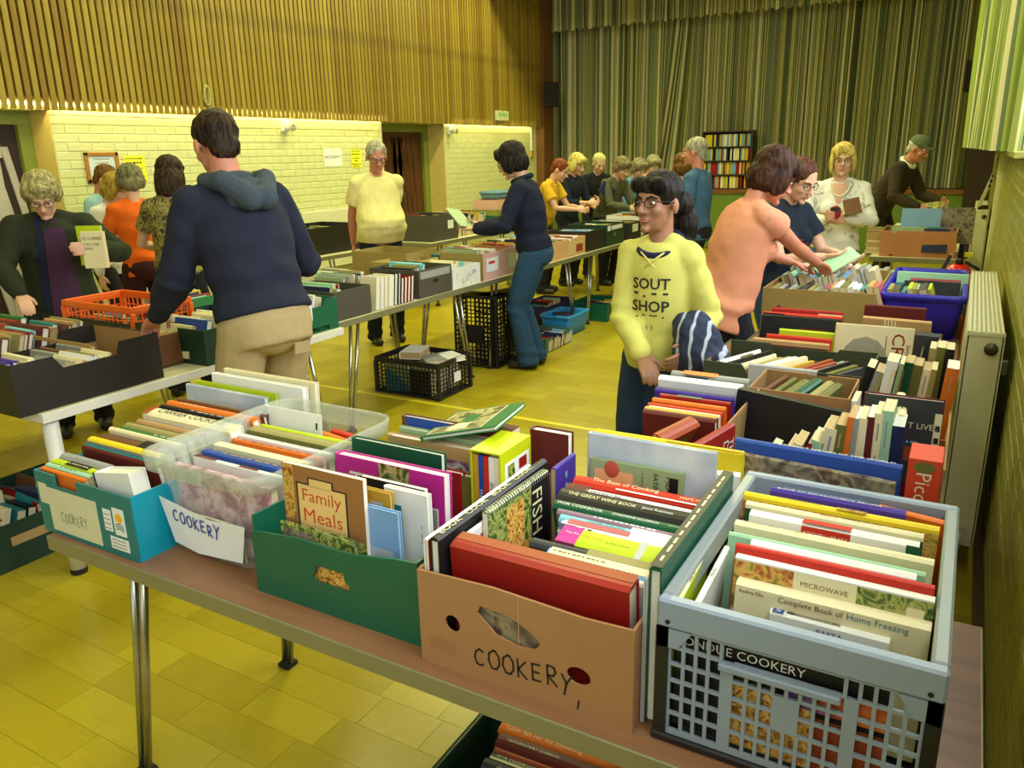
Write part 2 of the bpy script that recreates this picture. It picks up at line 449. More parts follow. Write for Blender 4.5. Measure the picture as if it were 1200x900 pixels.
for n, yy in enumerate((-1.85, .05, 1.95, 3.84)):
    f = MB(); a, b = yy-.15+.45-.45, yy+1.75-.0
    a, b = yy+.03, yy+(1.72 if n < 3 else 1.45)
    for (p, q) in (((a,SILL),(b,SILL+.06)), ((a,3.24),(b,3.3)), ((a,SILL),(a+.06,3.3)), ((b-.06,SILL),(b,3.3)), (((a+b)/2-.025,SILL),((a+b)/2+.025,3.3))):
        f.box((X_R+.2, p[0], p[1]), (X_R+.26, q[0], q[1]))
    struct('window_%d' % (n+1), f, wfr)
# ---- stage: front panel, lip, proscenium sides, back
gst = mat('stage_front_green', (96, 122, 36), .5, var=.15)
struct('wall_stage', MB().box((X_L, Y_ST, 0), (X_R, Y_ST+.05, .90)), gst)
struct('trim_4', MB().box((X_L, Y_ST-.03, .90), (X_R, Y_ST+1.6, .96)), ramp_mat('stage_lip', [(.3,(96,56,20)),(.7,(140,88,34))], 6, (.5,8,8), rough=.4))
struct('wall_far', MB().box((X_L-.4, Y_ST+1.5, 0), (X_R+.35, Y_ST+1.65, Z_C)), mat('stage_back', (60, 52, 30), .9))
pb = mat('proscenium_wood', (110, 70, 30), .6)
struct('trim_5', MB().box((X_L-.01, Y_ST-.32, 0), (X_L+.16, Y_ST+.05, Z_C)), pb)
struct('trim_6', MB().box((X_R-.32, Y_ST-.1, 0), (X_R+.01, Y_ST+.3, 2.9)), mat('side_dark', (52, 34, 20), .7))

# ---- curtains
def curtain_mat(name, scale, seed, cols):
    m, nt, b = newmat(name)
    at = node(nt, 'ShaderNodeAttribute', attribute_name='cloth')
    mp = node(nt, 'ShaderNodeMapping'); mp.inputs['Scale'].default_value = (1, 0, 0); mp.inputs['Location'].default_value = (seed, seed*.37, 0)
    nt.links.new(at.outputs['Vector'], mp.inputs[0])
    nz = node(nt, 'ShaderNodeTexNoise'); nz.inputs['Scale'].default_value = scale; nz.inputs['Detail'].default_value = 1.0
    nt.links.new(mp.outputs[0], nz.inputs['Vector'])
    cr = node(nt, 'ShaderNodeValToRGB'); cr.color_ramp.interpolation = 'CONSTANT'; e = cr.color_ramp.elements
    while len(e) < len(cols): e.new(.5)
    for i, (p, c) in enumerate(cols): e[i].position = p; e[i].color = rgb(c)
    nt.links.new(nz.outputs[0], cr.inputs[0])
    n2 = node(nt, 'ShaderNodeTexNoise'); n2.inputs['Scale'].default_value = 3
    mx = node(nt, 'ShaderNodeMix', data_type='RGBA', blend_type='MULTIPLY'); mx.inputs[0].default_value = .25
    nt.links.new(cr.outputs[0], mx.inputs[6]); nt.links.new(n2.outputs[0], mx.inputs[7])
    nt.links.new(mx.outputs[2], b.inputs['Base Color']); b.inputs['Roughness'].default_value = .85
    b.inputs['Sheen Weight'].default_value = .2
    return m
CUR = [(0,(84,90,46)),(.30,(186,178,122)),(.36,(92,104,70)),(.42,(206,198,158)),(.455,(122,122,56)),(.50,(70,80,50)),(.54,(216,208,172)),(.575,(138,140,88)),(.62,(112,122,100)),(.68,(196,186,132)),(.74,(92,100,46))]
cur_m = curtain_mat('curtain_stripes', 6.5, 3.1, CUR)
cur_m2 = curtain_mat('curtain_stripes_side', 6.0, 8.4, [(0,(120,140,40)),(.38,(150,170,56)),(.47,(200,196,130)),(.52,(130,150,50)),(.58,(86,112,60)),(.64,(220,214,176)),(.7,(110,130,60))])
def pleated(name, pts, z0, z1, amp, per, mat_, seed, nz=10, fan=None, dens=9, parent=None, scal=0.0):
    """hanging cloth along the polyline pts (xy) with folds across it"""
    r = random.Random(seed); P = [V((p[0], p[1], 0)) for p in pts]
    L = [0]
    for a, b in zip(P, P[1:]): L.append(L[-1]+(b-a).length)
    tot = L[-1]; ph = 0; rows = []; nx = int(tot/per*dens)
    phs = [0]; amps = []; cur = 1.0; ca = amp
    for i in range(nx):
        if i % dens == 0: cur = r.uniform(.6, 1.5); ca = amp*r.uniform(.5, 1.25)
        phs.append(phs[-1]+2*PI/dens*cur); amps.append(ca)
    amps.append(ca)
    vs, fs, cl = [], [], []
    s_c = 0; prevp = None
    for k in range(nz+1):
        t = k/nz; z = z0+(z1-z0)*t; s_c = 0; prevp = None
        for i in range(nx+1):
            s = tot*i/nx
            j = max(0, min(len(L)-2, next((q for q in range(len(L)-1) if L[q+1] >= s-1e-9), len(L)-2)))
            d = (P[j+1]-P[j]).normalized(); p = P[j]+d*(s-L[j]); nrm = V((-d.y, d.x, 0))
            off = amps[i]*math.sin(phs[i])*(1-.35*t)+.012*math.sin(phs[i]*.37+z*1.3)
            q = p+nrm*off
            if fan: q = q+d*fan(s/tot, t)
            zz = z
            if k == 0 and scal: zz += scal*math.sin(phs[i])*.5
            vs.append((q.x, q.y, zz))
            if prevp is not None: s_c += (q-prevp).length
            prevp = q; cl.append(s_c)
    for k in range(nz):
        for i in range(nx):
            a = k*(nx+1)+i; fs.append((a, a+1, a+nx+2, a+nx+1))
    me = bpy.data.meshes.new(name); me.from_pydata(vs, [], fs); me.materials.append(mat_)
    at = me.attributes.new('cloth', 'FLOAT_VECTOR', 'POINT')
    base = cl[:nx+1]
    flat = []
    for k in range(nz+1):
        for i in range(nx+1): flat += [base[i], 0, 0]
    at.data.foreach_set('vector', flat)
    me.polygons.foreach_set('use_smooth', [True]*len(fs)); me.update()
    return link(name, me, parent)
def gathered(u, t):   # one leaf is caught back a little in the middle
    return -.42*math.exp(-((u-.335)/.03)**2)*(1-t)**1.5
cs = pleated('stage_curtain', [(X_L+.17, Y_ST+.35), (-3.6, Y_ST+.42), (X_R-.3, Y_ST+.35)], .97, Z_C-.1, .055, .17, cur_m, 11, fan=gathered)
tag(cs, 'wide green and cream striped curtain closed across the stage', 'curtain')
vs_ = pleated('curtain_valance', [(X_L+.1, Y_ST+.02), (X_R, Y_ST+.02)], 3.63, Z_C-.05, .05, .16, cur_m, 23, nz=4, scal=.05)
tag(vs_, 'short gathered green striped valance hung along the top of the stage', 'curtain')
sc_ = pleated('window_curtain', [(X_R-.03, 4.95), (X_R-.12, 6.2), (X_R-.2, 9.0), (X_R-.34, 11.2), (X_R-.08, 11.35)], SILL+.0, Z_C-.1, .045, .26, cur_m2, 31, nz=6)
tag(sc_, 'bright green striped window curtain hanging above the olive brick wall', 'curtain')

# ---- things fixed on the walls
white_p = mat('white_paper', (226, 228, 226), .7, var=.03); yel_p = mat('yellow_paper', (226, 222, 40), .7, var=.03)
ink = mat('ink_black', (22, 22, 24), .6); ink_blue = mat('ink_blue', (34, 40, 150), .6)
def wall_paper(name, y0, y1, z0, z1, m, lines, label, cat='notice'):
    t = empty(name, (X_L+.004, (y0+y1)/2, (z0+z1)/2)); w_, h = (y1-y0)/2, (z1-z0)/2
    MB().box((0,-w_,-h),(.0012,w_,h)).build('sheet', m, t)
    mb = MB()
    rd = random.Random(4)
    for ln in lines:
        s, v, sz, wd = ln[:4]
        if s != '-': add_text(mb, s, (.0018, 0, v*h), (0,1,0), (0,0,1), wd*2*w_, sz*2*h, 0); continue
        n = ln[4]; cw = wd*2*w_/n        # print too blurred to read: a row of word-like dashes
        for q in range(n): y_ = -wd*w_+cw*q; mb.box((.0013, y_, v*h-sz*h*.45), (.0018, y_+cw*rd.uniform(.5,.85), v*h+sz*h*.45))
    if lines: mb.build('lettering', ink, t)
    tag(t, label, cat); return t
wall_paper('paper_notice', 7.48, 7.80, 1.50, 1.71, white_p, [('BIOGRAPHY', .05, .22, .85)], 'white paper notice with one black word on the cream brick wall')
YL = [('-', .78, .09, .8, 8), ('-', .46, .13, .78, 5), ('-', .02, .09, .72, 8), ('-', -.26, .13, .3, 2), ('-', -.6, .1, .9, 4), ('-', -.84, .1, .6, 3)]
wall_paper('paper_notice', 7.97, 8.17, 1.47, 1.70, yel_p, YL, 'yellow paper notice beside the white notice near the brown door')
wall_paper('paper_notice', 4.80, 5.02, 1.42, 1.66, yel_p, YL, 'yellow paper notice beside the framed certificate on the brick wall')
t = empty('framed_certificate', (X_L+.004, 4.575, 1.56)); fm = mat('frame_wood', (168, 112, 44), .4)
for a, b in (((0,-.165,.10),(.02,.165,.135)), ((0,-.165,-.135),(.02,.165,-.10)), ((0,-.165,-.135),(.02,-.13,.135)), ((0,.13,-.135),(.02,.165,.135))):
    MB().box(a, b).build('frame_rail', fm, t, bevel=.004)
MB().box((0,-.135,-.11),(.006,.135,.11)).build('certificate', mat('certificate', (206, 214, 216), .3), t)
mb = MB()
for q in range(5): mb.box((.006, -.08+.01*(q%2), .07-q*.032), (.0068, .08-.015*(q%3), .074-q*.032))
mb.build('lettering', ink, t); tag(t, 'small wooden framed certificate on the cream brick wall', 'picture')
def sounder(y, label):
    t = empty('alarm_sounder', (X_L+.002, y, 1.96))
    MB().box((0,-.05,-.06),(.04,.05,.06)).build('mount', white_p, t, bevel=.006)
    MB().tube([(.03,0,0),(.06,0,0),(.10,.01,0),(.13,.012,0)], [.035,.04,.055,.06], 16).build('horn', mat('cream_plastic', (224,222,196), .4), t, True)
    MB().tube([(.128,.012,0),(.133,.012,0)], .012, 10).build('horn_centre', ink, t)
    tag(t, label, 'alarm')
sounder(6.87, 'round cream alarm sounder above the white notice'); sounder(10.2, 'round cream alarm sounder beside the brown door')
t = empty('exit_sign', (X_L+.112, 11.55, 2.19)); MB().box((0,-.19,-.075),(.05,.19,.075)).build('case', mat('sign_cream', (206,204,160), .4), t, bevel=.006)
MB().box((.05,-.16,-.01),(.0515,.12,.045)).build('sign_face', mat('sign_green', (150,190,120), .4), t)
tag(t, 'small pale exit sign box on the foot of the timber slats', 'sign')
t = empty('rope_hank', (X_L+.112, 5.74, 2.22)); rp_ = mat('rope', (176, 172, 104), .9)
r_ = random.Random(2)
for q in range(5):
    P = [V((.015+.01*math.sin(a+q), .03*math.sin(a)+r_.uniform(-.008,.008), .10*math.cos(a)+r_.uniform(-.01,.01))) for a in [2*PI*i/14 for i in range(14)]]
    MB().tube(P, .006, 5, closed=True).build('loop', rp_, t, True)
tag(t, 'small hank of pale rope hung on the timber slats', 'rope')
def wall_speaker(x, y, z, rz, label):
    t = empty('loudspeaker', (x, y, z), rz); bm_ = mat('speaker_black', (22, 20, 18), .6)
    MB().box((-.12,-.1,-.2),(.12,.1,.2)).build('cabinet', bm_, t, bevel=.012)
    MB().box((-.105,-.112,-.185),(.105,-.1,.185)).build('grille', mat('speaker_grille', (34,32,28), .9, bump=.6, bscale=300), t)
    MB().box((-.02,.1,-.03),(.02,.16,.03)).build('bracket', bm_, t)
    tag(t, label, 'loudspeaker')
wall_speaker(-6.58, 12.95, 2.57, .35, 'black loudspeaker on the wall by the timber slats'); wall_speaker(-.17, 13.045, 2.48, 0.0, 'black loudspeaker beside the bright green side curtain')
t = empty('thermostat', (X_L+.003, 12.77, 1.59)); MB().box((0,-.05,-.06),(.04,.05,.06)).build('case', mat('brass_yellow', (180,150,40), .4), t, bevel=.005)
MB().box((.002,-.012,.06),(.02,.012,.42)).build('conduit', white_p, t); tag(t, 'small yellow switch with white conduit on the far brick wall', 'switch')

# ---- radiators
def radiator(name, x0, x1, y0, y1, z0, z1, label, front=-1):
    """panel radiator against a side wall; its face looks along -x or +x"""
    t = empty(name, ((x0+x1)/2, (y0+y1)/2, 0)); w_, L = (x1-x0)/2, (y1-y0)/2
    wm = mat('radiator_enamel', (214, 212, 178), .38, var=.04); gm = mat('radiator_grille', (160, 160, 128), .5)
    MB().box((-w_,-L,z0),(-w_+.012,L,z1-.012)).build('panel', wm, t, bevel=.004)
    MB().box((w_-.012,-L,z0),(w_,L,z1-.012)).build('panel', wm, t, bevel=.004)
    for s in (-1, 1):
        e = MB().box((-w_,min(s*L,s*(L-.004)),z0),(w_,max(s*L,s*(L-.004)),z1)).build('end_cover', wm, t)
    MB().tube([(w_*.35,-L-.012,z1-.06),(w_*.35,-L,z1-.06)], .022, 16).build('end_plug', mat('plug_grey', (84,80,66), .4, .6), t, True)
    holes = []
    n = max(6, int(2*L/.024)); nx_ = 7
    g = MB()
    for i in range(n+1): yy = -L+2*L*i/n; g.box((-w_+.004,yy-.004,z1-.014),(w_-.004,yy+.004,z1-.004))
    for i in range(nx_+1): xx = -w_+.008+(2*w_-.016)*i/nx_; g.box((xx-.003,-L,z1-.012),(xx+.003,L,z1-.002))
    g.build('top_grille', wm, t)
    MB().box((-w_+.012,-L+.02,z1-.05),(w_-.012,L-.02,z1-.03)).build('convector', gm, t)
    f = MB()
    for i in range(int(2*L/.05)): yy = -L+.03+i*.05; f.box(((-w_-.003) if front < 0 else w_, yy, z0+.04), ((-w_) if front < 0 else w_+.003, yy+.02, z1-.06))
    f.build('ribs', wm, t)
    MB().tube([(0,-L+.05,z0+.02),(0,-L-.04,z0+.02),(0,-L-.04,0)], .008, 8).build('pipe', mat('copper_paint', (196,186,150), .4), t, True)
    MB().tube([(0,-L-.04,z0-.01),(0,-L-.04,z0+.075)], .016, 10).build('valve', white_p, t, True)
    MB().box((w_ if front < 0 else -w_-.03,-L+.2,z1-.2),(w_+.03 if front < 0 else -w_,-L+.24,z1-.15)).build('bracket', gm, t)
    tag(t, label, 'radiator'); return t
radiator('radiator', .043, .163, 3.2, 4.8, .12, .955, 'cream panel radiator beside the book tables on the olive brick wall')
radiator('radiator', .043, .163, 9.3, 10.9, .12, .955, 'cream panel radiator further along the olive wall with picture frames on top')
radiator('radiator', X_L+.03, X_L+.12, 6.9, 8.3, .30, 1.0, 'pale panel radiator on the cream brick wall behind the black boxes', 1)
# picture frames leaning on the far radiator
for i, (y, h, c, lab) in enumerate(((9.42, .26, (190,180,60), 'gold framed picture leaning at the front of the far radiator'), (9.62, .30, (120,124,122), 'grey framed picture leaning behind the gold one on the far radiator'), (9.85, .34, (196,204,196), 'pale framed picture leaning at the back on the far radiator'))):
    a = .25
    M = frame((math.sin(a)*.0+1,0,0), (0,math.cos(a*0),0), (0,0,1), (.06, y, .957)) @ Matrix.Rotation(.28, 4, 'Y')
    t = empty('leaning_picture'); t.matrix_world = M
    fm_ = mat('lean_frame_%d' % i, c, .4)
    MB().box((0,-.0,0),(.016,.3,.03)).build('frame_rail', fm_, t); MB().box((0,0,h-.03),(.016,.3,h)).build('frame_rail', fm_, t)
    MB().box((0,0,0),(.016,.03,h)).build('frame_rail', fm_, t); MB().box((0,.27,0),(.016,.3,h)).build('frame_rail', fm_, t)
    MB().box((.003,.02,.02),(.008,.28,h-.02)).build('print', mat('lean_print', (130,140,140), .3), t)
    tag(t, lab, 'picture')
# ---- ceiling lights of the hall (fluorescent battens)
def batten(x, y, k, label, watts):
    t = empty('ceiling_light', (x, y, Z_C), k)
    MB().box((-.12,-.8,-.07),(.12,.8,0)).build('housing', white_p, t)
    for s in (-.05, .05): MB().tube([(s,-.75,-.09),(s,.75,-.09)], .016, 8).build('lamp_tube', emit_mat('hall_tube', (255,244,180), 4.0), t, True)
    tag(t, label, 'lamp', 'ceiling lights of the hall')
    l = area_light('ceiling_lamp_light', (0,0,-.13), .3, 1.5, watts, HALL_RGB, (0,0,0)); l.parent = t
for x in (-5.0, -2.4):
    for y, kk in ((1.2,.3),(4.4,.9),(7.6,1.35),(10.72,1.3)):
        batten(x, y, PI/2 if y > 10 else 0, 'white twin tube fluorescent light on the hall ceiling', HALL_W*kk)
struct('shadow_beam', MB().box((X_L, 11.15, 4.06), (X_R, 11.35, Z_C)), mat('shadow_beam_paint', (120, 96, 56), .7))  # unseen beam, added to throw a diagonal shadow on the slats by the stage
# ================================================================== TABLES
TZ = 0.70
lam = ramp_mat('laminate_wood', [(.3,(124,86,56)),(.6,(144,102,68)),(.8,(154,112,76))], 4, (.6,7,7), rough=.4, detail=5)
lam_pale = mat('laminate_pale', (196, 188, 150), .45)
alu = mat('table_edging', (150, 148, 118), .38, .55, var=.08)
white_metal = mat('white_metal', (216, 214, 200), .4)
chrome = mat('leg_steel', (176, 174, 160), .25, .9)
rubber = mat('black_rubber', (24, 22, 20), .7)
def table(x0, x1, y0, y1, label, top=None, edge=None, legs='rods', group=None):
    t = empty('folding_table', ((x0+x1)/2, (y0+y1)/2, 0)); hx, hy = (x1-x0)/2, (y1-y0)/2
    MB().box((-hx+.004,-hy+.004,TZ-.022),(hx-.004,hy-.004,TZ)).build('tabletop', top or lam, t)
    for a, b in (((-hx,-hy,TZ-.04),(hx,-hy+.012,TZ-.0005)), ((-hx,hy-.012,TZ-.04),(hx,hy,TZ-.0005)), ((-hx,-hy+.012,TZ-.04),(-hx+.012,hy-.012,TZ-.0005)), ((hx-.012,-hy+.012,TZ-.04),(hx,hy-.012,TZ-.0005))):
        MB().box(a, b).build('edging', edge or alu, t, bevel=.002)
    longx = hx > hy
    for sx in (-1, 1):
        for sy in (-1, 1):
            if longx: px, py, ax = sx*(hx-.26), sy*(hy-.07), 'x'
            else: px, py, ax = sx*(hx-.07), sy*(hy-.26), 'y'
            if legs == 'rods' or sy > 0:
                g = MB()
                for q in (-1, 1):
                    if ax == 'x': g.tube([(px+q*.02+sx*.0, py, TZ-.03), (px+q*.012+sx*.1, py+sy*.02, .012)], .0105, 8)
                    else: g.tube([(px, py+q*.035, TZ-.03), (px+sx*.02, py+q*.012+sy*.12, .012)], .0105, 8)
                l = g.build('leg', chrome, t, True)
                f = (px+sx*.1, py+sy*.02) if ax == 'x' else (px+sx*.02, py+sy*.12)
                MB().box((f[0]-.022,f[1]-.022,0),(f[0]+.022,f[1]+.022,.014)).build('leg_foot', rubber, l)
            else:
                px = sx*(hx-.05); py = sy*(hy-.05)
                l = MB().tube([(px,py,TZ-.03),(px,py,.02)], .03, 16).build('leg', white_metal, t, True)
                MB().tube([(px,py,.022),(px,py,0)], .032, 16).build('leg_foot', rubber, l)
    tag(t, label, 'table', group); return t
table(-1.93, .12, .965, 1.595, 'wood topped folding table carrying the cookery boxes', lam)
table(-.76, .03, 1.62, 3.46, 'wood topped folding table beside the near radiator, under stacked book boxes', lam)
table(-.82, .03, 3.47, 5.28, 'wood topped folding table carrying the royal blue bin', lam)
table(-.70, -.02, 7.30, 9.15, 'folding table with the salmon cardboard box near the stage', lam_pale)
table(-3.69, -2.93, 1.54, 3.22, 'white legged table under the long black box and orange crate', lam_pale, white_metal, 'round')
table(-4.38, -3.70, 1.54, 3.22, 'white legged table beside the woman in the dark green coat', lam_pale, white_metal, 'round')
table(-3.80, -3.045, 3.26, 4.875, 'folding table with the charcoal boxes and the white box on it', lam_pale)
table(-3.80, -3.045, 4.885, 6.68, 'folding table with the pink box, beside the woman in the navy fleece', lam_pale)
table(-3.82, -3.045, 6.69, 8.76, 'folding table with the white and green box near the browsing group', lam_pale)
table(-5.95, -5.28, 4.75, 6.6, 'folding table by the brick wall behind the polo shirt man', lam_pale)
table(-5.65, -4.95, 6.9, 8.75, 'folding table with leaning books in front of the brown door', lam_pale)
table(-6.3, -5.6, 9.3, 11.2, 'folding table with the stacked pink and green boxes by the far wall', lam_pale)

# ================================================================== BOXES AND CRATES
cardboard = mat('cardboard_brown', (164, 120, 76), .75, var=.08, scale=9, bump=.08)
card_in = mat('cardboard_inside', (150, 116, 66), .85, var=.08)
card_pale = mat('cardboard_pale', (196, 150, 108), .8)
card_ol = mat('cardboard_olive', (150, 130, 66), .8)
green_card = mat('green_card', (18, 92, 66), .38, var=.08)
dgreen_card = mat('dark_green_card', (20, 52, 36), .45, var=.1)
teal_card = mat('teal_card', (20, 112, 112), .4, var=.06); teal_side = mat('teal_card_bright', (0, 138, 158), .4, var=.05)
black_card = mat('black_card', (30, 26, 24), .5, var=.12); grey_card = mat('grey_card', (72, 68, 58), .6)
pink_card = mat('pink_card', (206, 164, 150), .6); white_card = mat('white_card', (222, 222, 214), .55); salmon_card = mat('salmon_card', (196, 132, 88), .75)
peach_card = mat('peach_card', (206, 160, 110), .7)
def panel(t, name, outline, holes, th, M, mats):
    mb = MB().plate(outline, holes, th, 0, M); return mb.build(name, mats, t)
def open_box(x0, x1, y0, y1, h, m, label, z0=TZ, m_in=None, th=.004, front=None, side=None, holes=None, rz=0, name='cardboard_box', flare=0.0, back=None, cat='box', group=None, colors=None):
    """card tray: base + four panels. front/side = outline function(w,h) for the panel, holes = {'front':[..],'left':[..]} in panel coords"""
    t = empty(name, ((x0+x1)/2, (y0+y1)/2, z0), rz); hx, hy = (x1-x0)/2, (y1-y0)/2; holes = holes or {}; colors = colors or {}
    MB().box((-hx+.002,-hy+.002,0),(hx-.002,hy-.002,th)).build('base', m_in or m, t)
    if m_in:
        for wk, a, b in (('front', (-hx+th,-hy+th,th),(hx-th,-hy+th+.0008,h*.58 if front else h-.004)), ('back', (-hx+th,hy-th-.0008,th),(hx-th,hy-th,h-.004 if not front or back else h*.6)), ('left', (-hx+th,-hy+th+.001,th),(-hx+th+.0008,hy-th-.001,h*.6 if side else h-.004)), ('right', (hx-th-.0008,-hy+th+.001,th),(hx-th,hy-th-.001,h*.6 if side else h-.004))):
            if wk not in holes: MB().box(a, b).build('lining', m_in, t)
    rect = lambda w_, h_: [(-w_,0),(w_,0),(w_,h_),(-w_,h_)]
    fo = front or rect; so = side or rect; bo = back or fo
    #          x axis          y axis    z axis (outwards)  origin
    specs = {'front': (fo, hx, frame((1,0,0),(0,0,1),(0,-1,0),(0,-hy+th,0))), 'back': (bo, hx, frame((-1,0,0),(0,0,1),(0,1,0),(0,hy-th,0))),
             'left': (so, hy-th, frame((0,-1,0),(0,0,1),(-1,0,0),(-hx+th,0,0))), 'right': (so, hy-th, frame((0,1,0),(0,0,1),(1,0,0),(hx-th,0,0)))}
    for k, (fn, w_, M) in specs.items():
        panel(t, k+'_panel' if False else 'panel', fn(w_, h), holes.get(k, []), th, M, colors.get(k, m))
    if label: tag(t, label, cat, group)
    return t
def sheet(t, name, x0, x1, z0, z1, y, m, rows=(), mi=None, nrm=-1):
    """flat label on a front (-y) face in the local frame of t"""
    return MB().box((x0, min(y, y+nrm*.0008), z0), (x1, max(y, y+nrm*.0008), z1)).build(name, m, t)

# --- A teal cookery box
def notch(c, w2, d):
    return lambda w_, h: [(-w_,0),(w_,0),(w_,h),(c+w2,h),(c+w2,h-d),(c-w2,h-d),(c-w2,h),(-w_,h)]
A = open_box(-1.965, -1.585, .985, 1.50, .165, teal_card, 'teal cardboard box with a cream cookery label and sun emblem', th=.005, m_in=card_in, front=notch(-.06,.045,.03), colors={'left': teal_side, 'right': teal_side})
sheet(A, 'label', -.145, .055, .012, .128, -.2575, mat('cream_label', (206, 204, 168), .7))
sheet(A, 'label', -.18, -.145, .08, .135, -.2575, MATS['cream_label'])
sheet(A, 'label', .078, .108, .062, .118, -.2575, white_p); sheet(A, 'label', .116, .158, .058, .128, -.2575, white_p); sheet(A, 'label', .092, .16, .018, .05, -.2575, white_p)
mb = MB(); add_hand(mb, 'COOKERY', (-.045, -.2588, .058), (1,0,0), (0,0,1), .11, .026, .0016, 0, (0,-1,0), .15); mb.build('handwriting', mat('pencil_grey', (86,84,76), .6), A)
mb = MB(); mb.add([(.137+.0125*math.cos(a), -.2588, .103+.0125*math.sin(a)) for a in [2*PI*i/16 for i in range(16)]], [tuple(range(16))], 0)
for q in range(3): mb.add([(.122,-.2588,.084-q*.006),(.137,-.2588,.087-q*.006),(.152,-.2588,.082-q*.006),(.152,-.2588,.085-q*.006),(.137,-.2588,.090-q*.006),(.122,-.2588,.087-q*.006)], [(0,1,4,5),(1,2,3,4)], 1)
for q in range(4): mb.box((.08,-.2588,.068+q*.012),(.104,-.2584,.070+q*.012), 2)
for q in range(3): mb.box((.098,-.2588,.024+q*.009),(.15,-.2584,.0262+q*.009), 2)
mb.build('emblem', [mat('sun_yellow',(236,180,20),.6), mat('wave_teal',(20,110,120),.6), mat('print_grey',(120,124,116),.6)], A)
# --- B clear plastic tub
clear, nt, b = newmat('clear_plastic')
tr = node(nt,'ShaderNodeBsdfTransparent'); tr.inputs[0].default_value = (.90,.93,.90,1)
b.inputs['Base Color'].default_value = (.72,.75,.68,1); b.inputs['Roughness'].default_value = .18; b.inputs['Specular IOR Level'].default_value = .6
mx = node(nt,'ShaderNodeMixShader'); mx.inputs[0].default_value = .20
nt.links.new(tr.outputs[0], mx.inputs[1]); nt.links.new(b.outputs[0], mx.inputs[2]); nt.links.new(mx.outputs[0], nt.nodes['Material Output'].inputs[0])
rimm, nt, b = newmat('clear_plastic_rim')
tr = node(nt,'ShaderNodeBsdfTransparent'); tr.inputs[0].default_value = (.90,.93,.88,1)
b.inputs['Base Color'].default_value = (.62,.64,.52,1); b.inputs['Roughness'].default_value = .22
mx = node(nt,'ShaderNodeMixShader'); mx.inputs[0].default_value = .30
nt.links.new(tr.outputs[0], mx.inputs[1]); nt.links.new(b.outputs[0], mx.inputs[2]); nt.links.new(mx.outputs[0], nt.nodes['Material Output'].inputs[0])
def loft_tub(t, secs, name, m, r=.05, n=6, cap=True):
    mb = MB(); vs = []; fs = []
    k = 4*(n+1)
    for hx, hy, z, rr in secs: vs += [(p[0], p[1], z) for p in rrect(-hx, -hy, hx, hy, rr, n)]
    for i in range(len(secs)-1):
        for j in range(k): fs.append((i*k+j, i*k+(j+1)%k, (i+1)*k+(j+1)%k, (i+1)*k+j))
    if cap: fs.append(tuple(range(k))[::-1])
    return mb.add(vs, fs).build(name, m, t, True)
B = empty('storage_tub', (-1.432, 1.285, TZ))
loft_tub(B, [(.122,.205,.001,.04),(.130,.213,.012,.045),(.144,.222,.165,.05),(.178,.228,.205,.05)], 'tub_body', clear)
loft_tub(B, [(.178,.228,.205,.05),(.196,.243,.212,.055),(.203,.247,.250,.06),(.196,.241,.252,.055),(.183,.231,.244,.05),(.178,.228,.205,.05)], 'rim', rimm, cap=False)
for q in range(7):
    MB().box((-.06+q*.014,-.2505,.212),(-.053+q*.014,-.242,.244)).build('rim_rib', rimm, B)
MB().add([(-.122,-.222,.028),(-.04,-.2245,.018),(.11,-.2245,.03),(.132,-.2255,.125),(.02,-.2275,.118),(-.15,-.228,.145)], [(0,1,2,3,4,5)]).build('paper_label', white_p, B)
mb = MB(); add_hand(mb, 'COOKERY', (-.025, -.2292, .098), (1,0,-.12), (0,-.03,1), .16, .030, .0036, 0, (0,-1,0), .1); mb.build('handwriting', ink_blue, B)
tag(B, 'clear plastic storage tub of cookery books with a paper label', 'tub')
# --- C green card box
def lip(w_, h): return [(-w_,0),(w_,0),(w_,h),(w_-.05,h-.004),(.06,h-.022),(-.1,h-.022),(-w_+.02,h-.032),(-w_,h-.034)]
Cb = open_box(-1.245, -.808, 1.03, 1.50, .178, green_card, 'green cardboard box with a hand hole in front', th=.006, front=lip,
    holes={'front': [[(-.045,.068),(-.052,.078),(-.044,.09),(-.04,.108),(.034,.108),(.036,.09),(.046,.085),(.046,.068)]]}, back=lambda w_, h: [(-w_,0),(w_,0),(w_,h),(-w_,h)])
# --- D brown cookery box
D = open_box(-.785, -.370, 1.00, 1.50, .19, cardboard, 'brown cardboard box marked in black pen, holding a thick red book', th=.005, m_in=card_in,
    front=lambda w_, h: [(-w_,0),(w_,0),(w_,h),(.12,h-.004),(-.05,h+.004),(-w_,h-.002)],
    holes={'front': [[(-.082,.135),(-.075,.152),(-.02,.148),(.03,.128),(.042,.112),(.03,.098),(.0,.094),(-.045,.103)], oval(-.135,.098,.016,.017), oval(.112,.075,.022,.017)]})
mb = MB(); add_hand(mb, 'COOKERY', (.01, -.2512, .055), (1,0,.03), (-.03,0,1), .20, .036, .0036, 0, (0,-1,0), .12)
mb.add([(.112,-.2512,.03),(.115,-.2512,.03),(.113,-.2512,-.0+.012),(.110,-.2512,.012)], [(0,1,2,3)]); mb.build('handwriting', ink, D)
mb = MB()
for q in range(5): mb.box((-.185,-.2508,.035+q*.006),(-.13,-.2502,.037+q*.006))
mb.build('faint_print', mat('print_brown', (150,110,68), .8), D)
MB().box((.0005,-.2512,.1),(.0015,-.25,.19)).build('crease', mat('crease_brown', (196,150,100), .8), D)
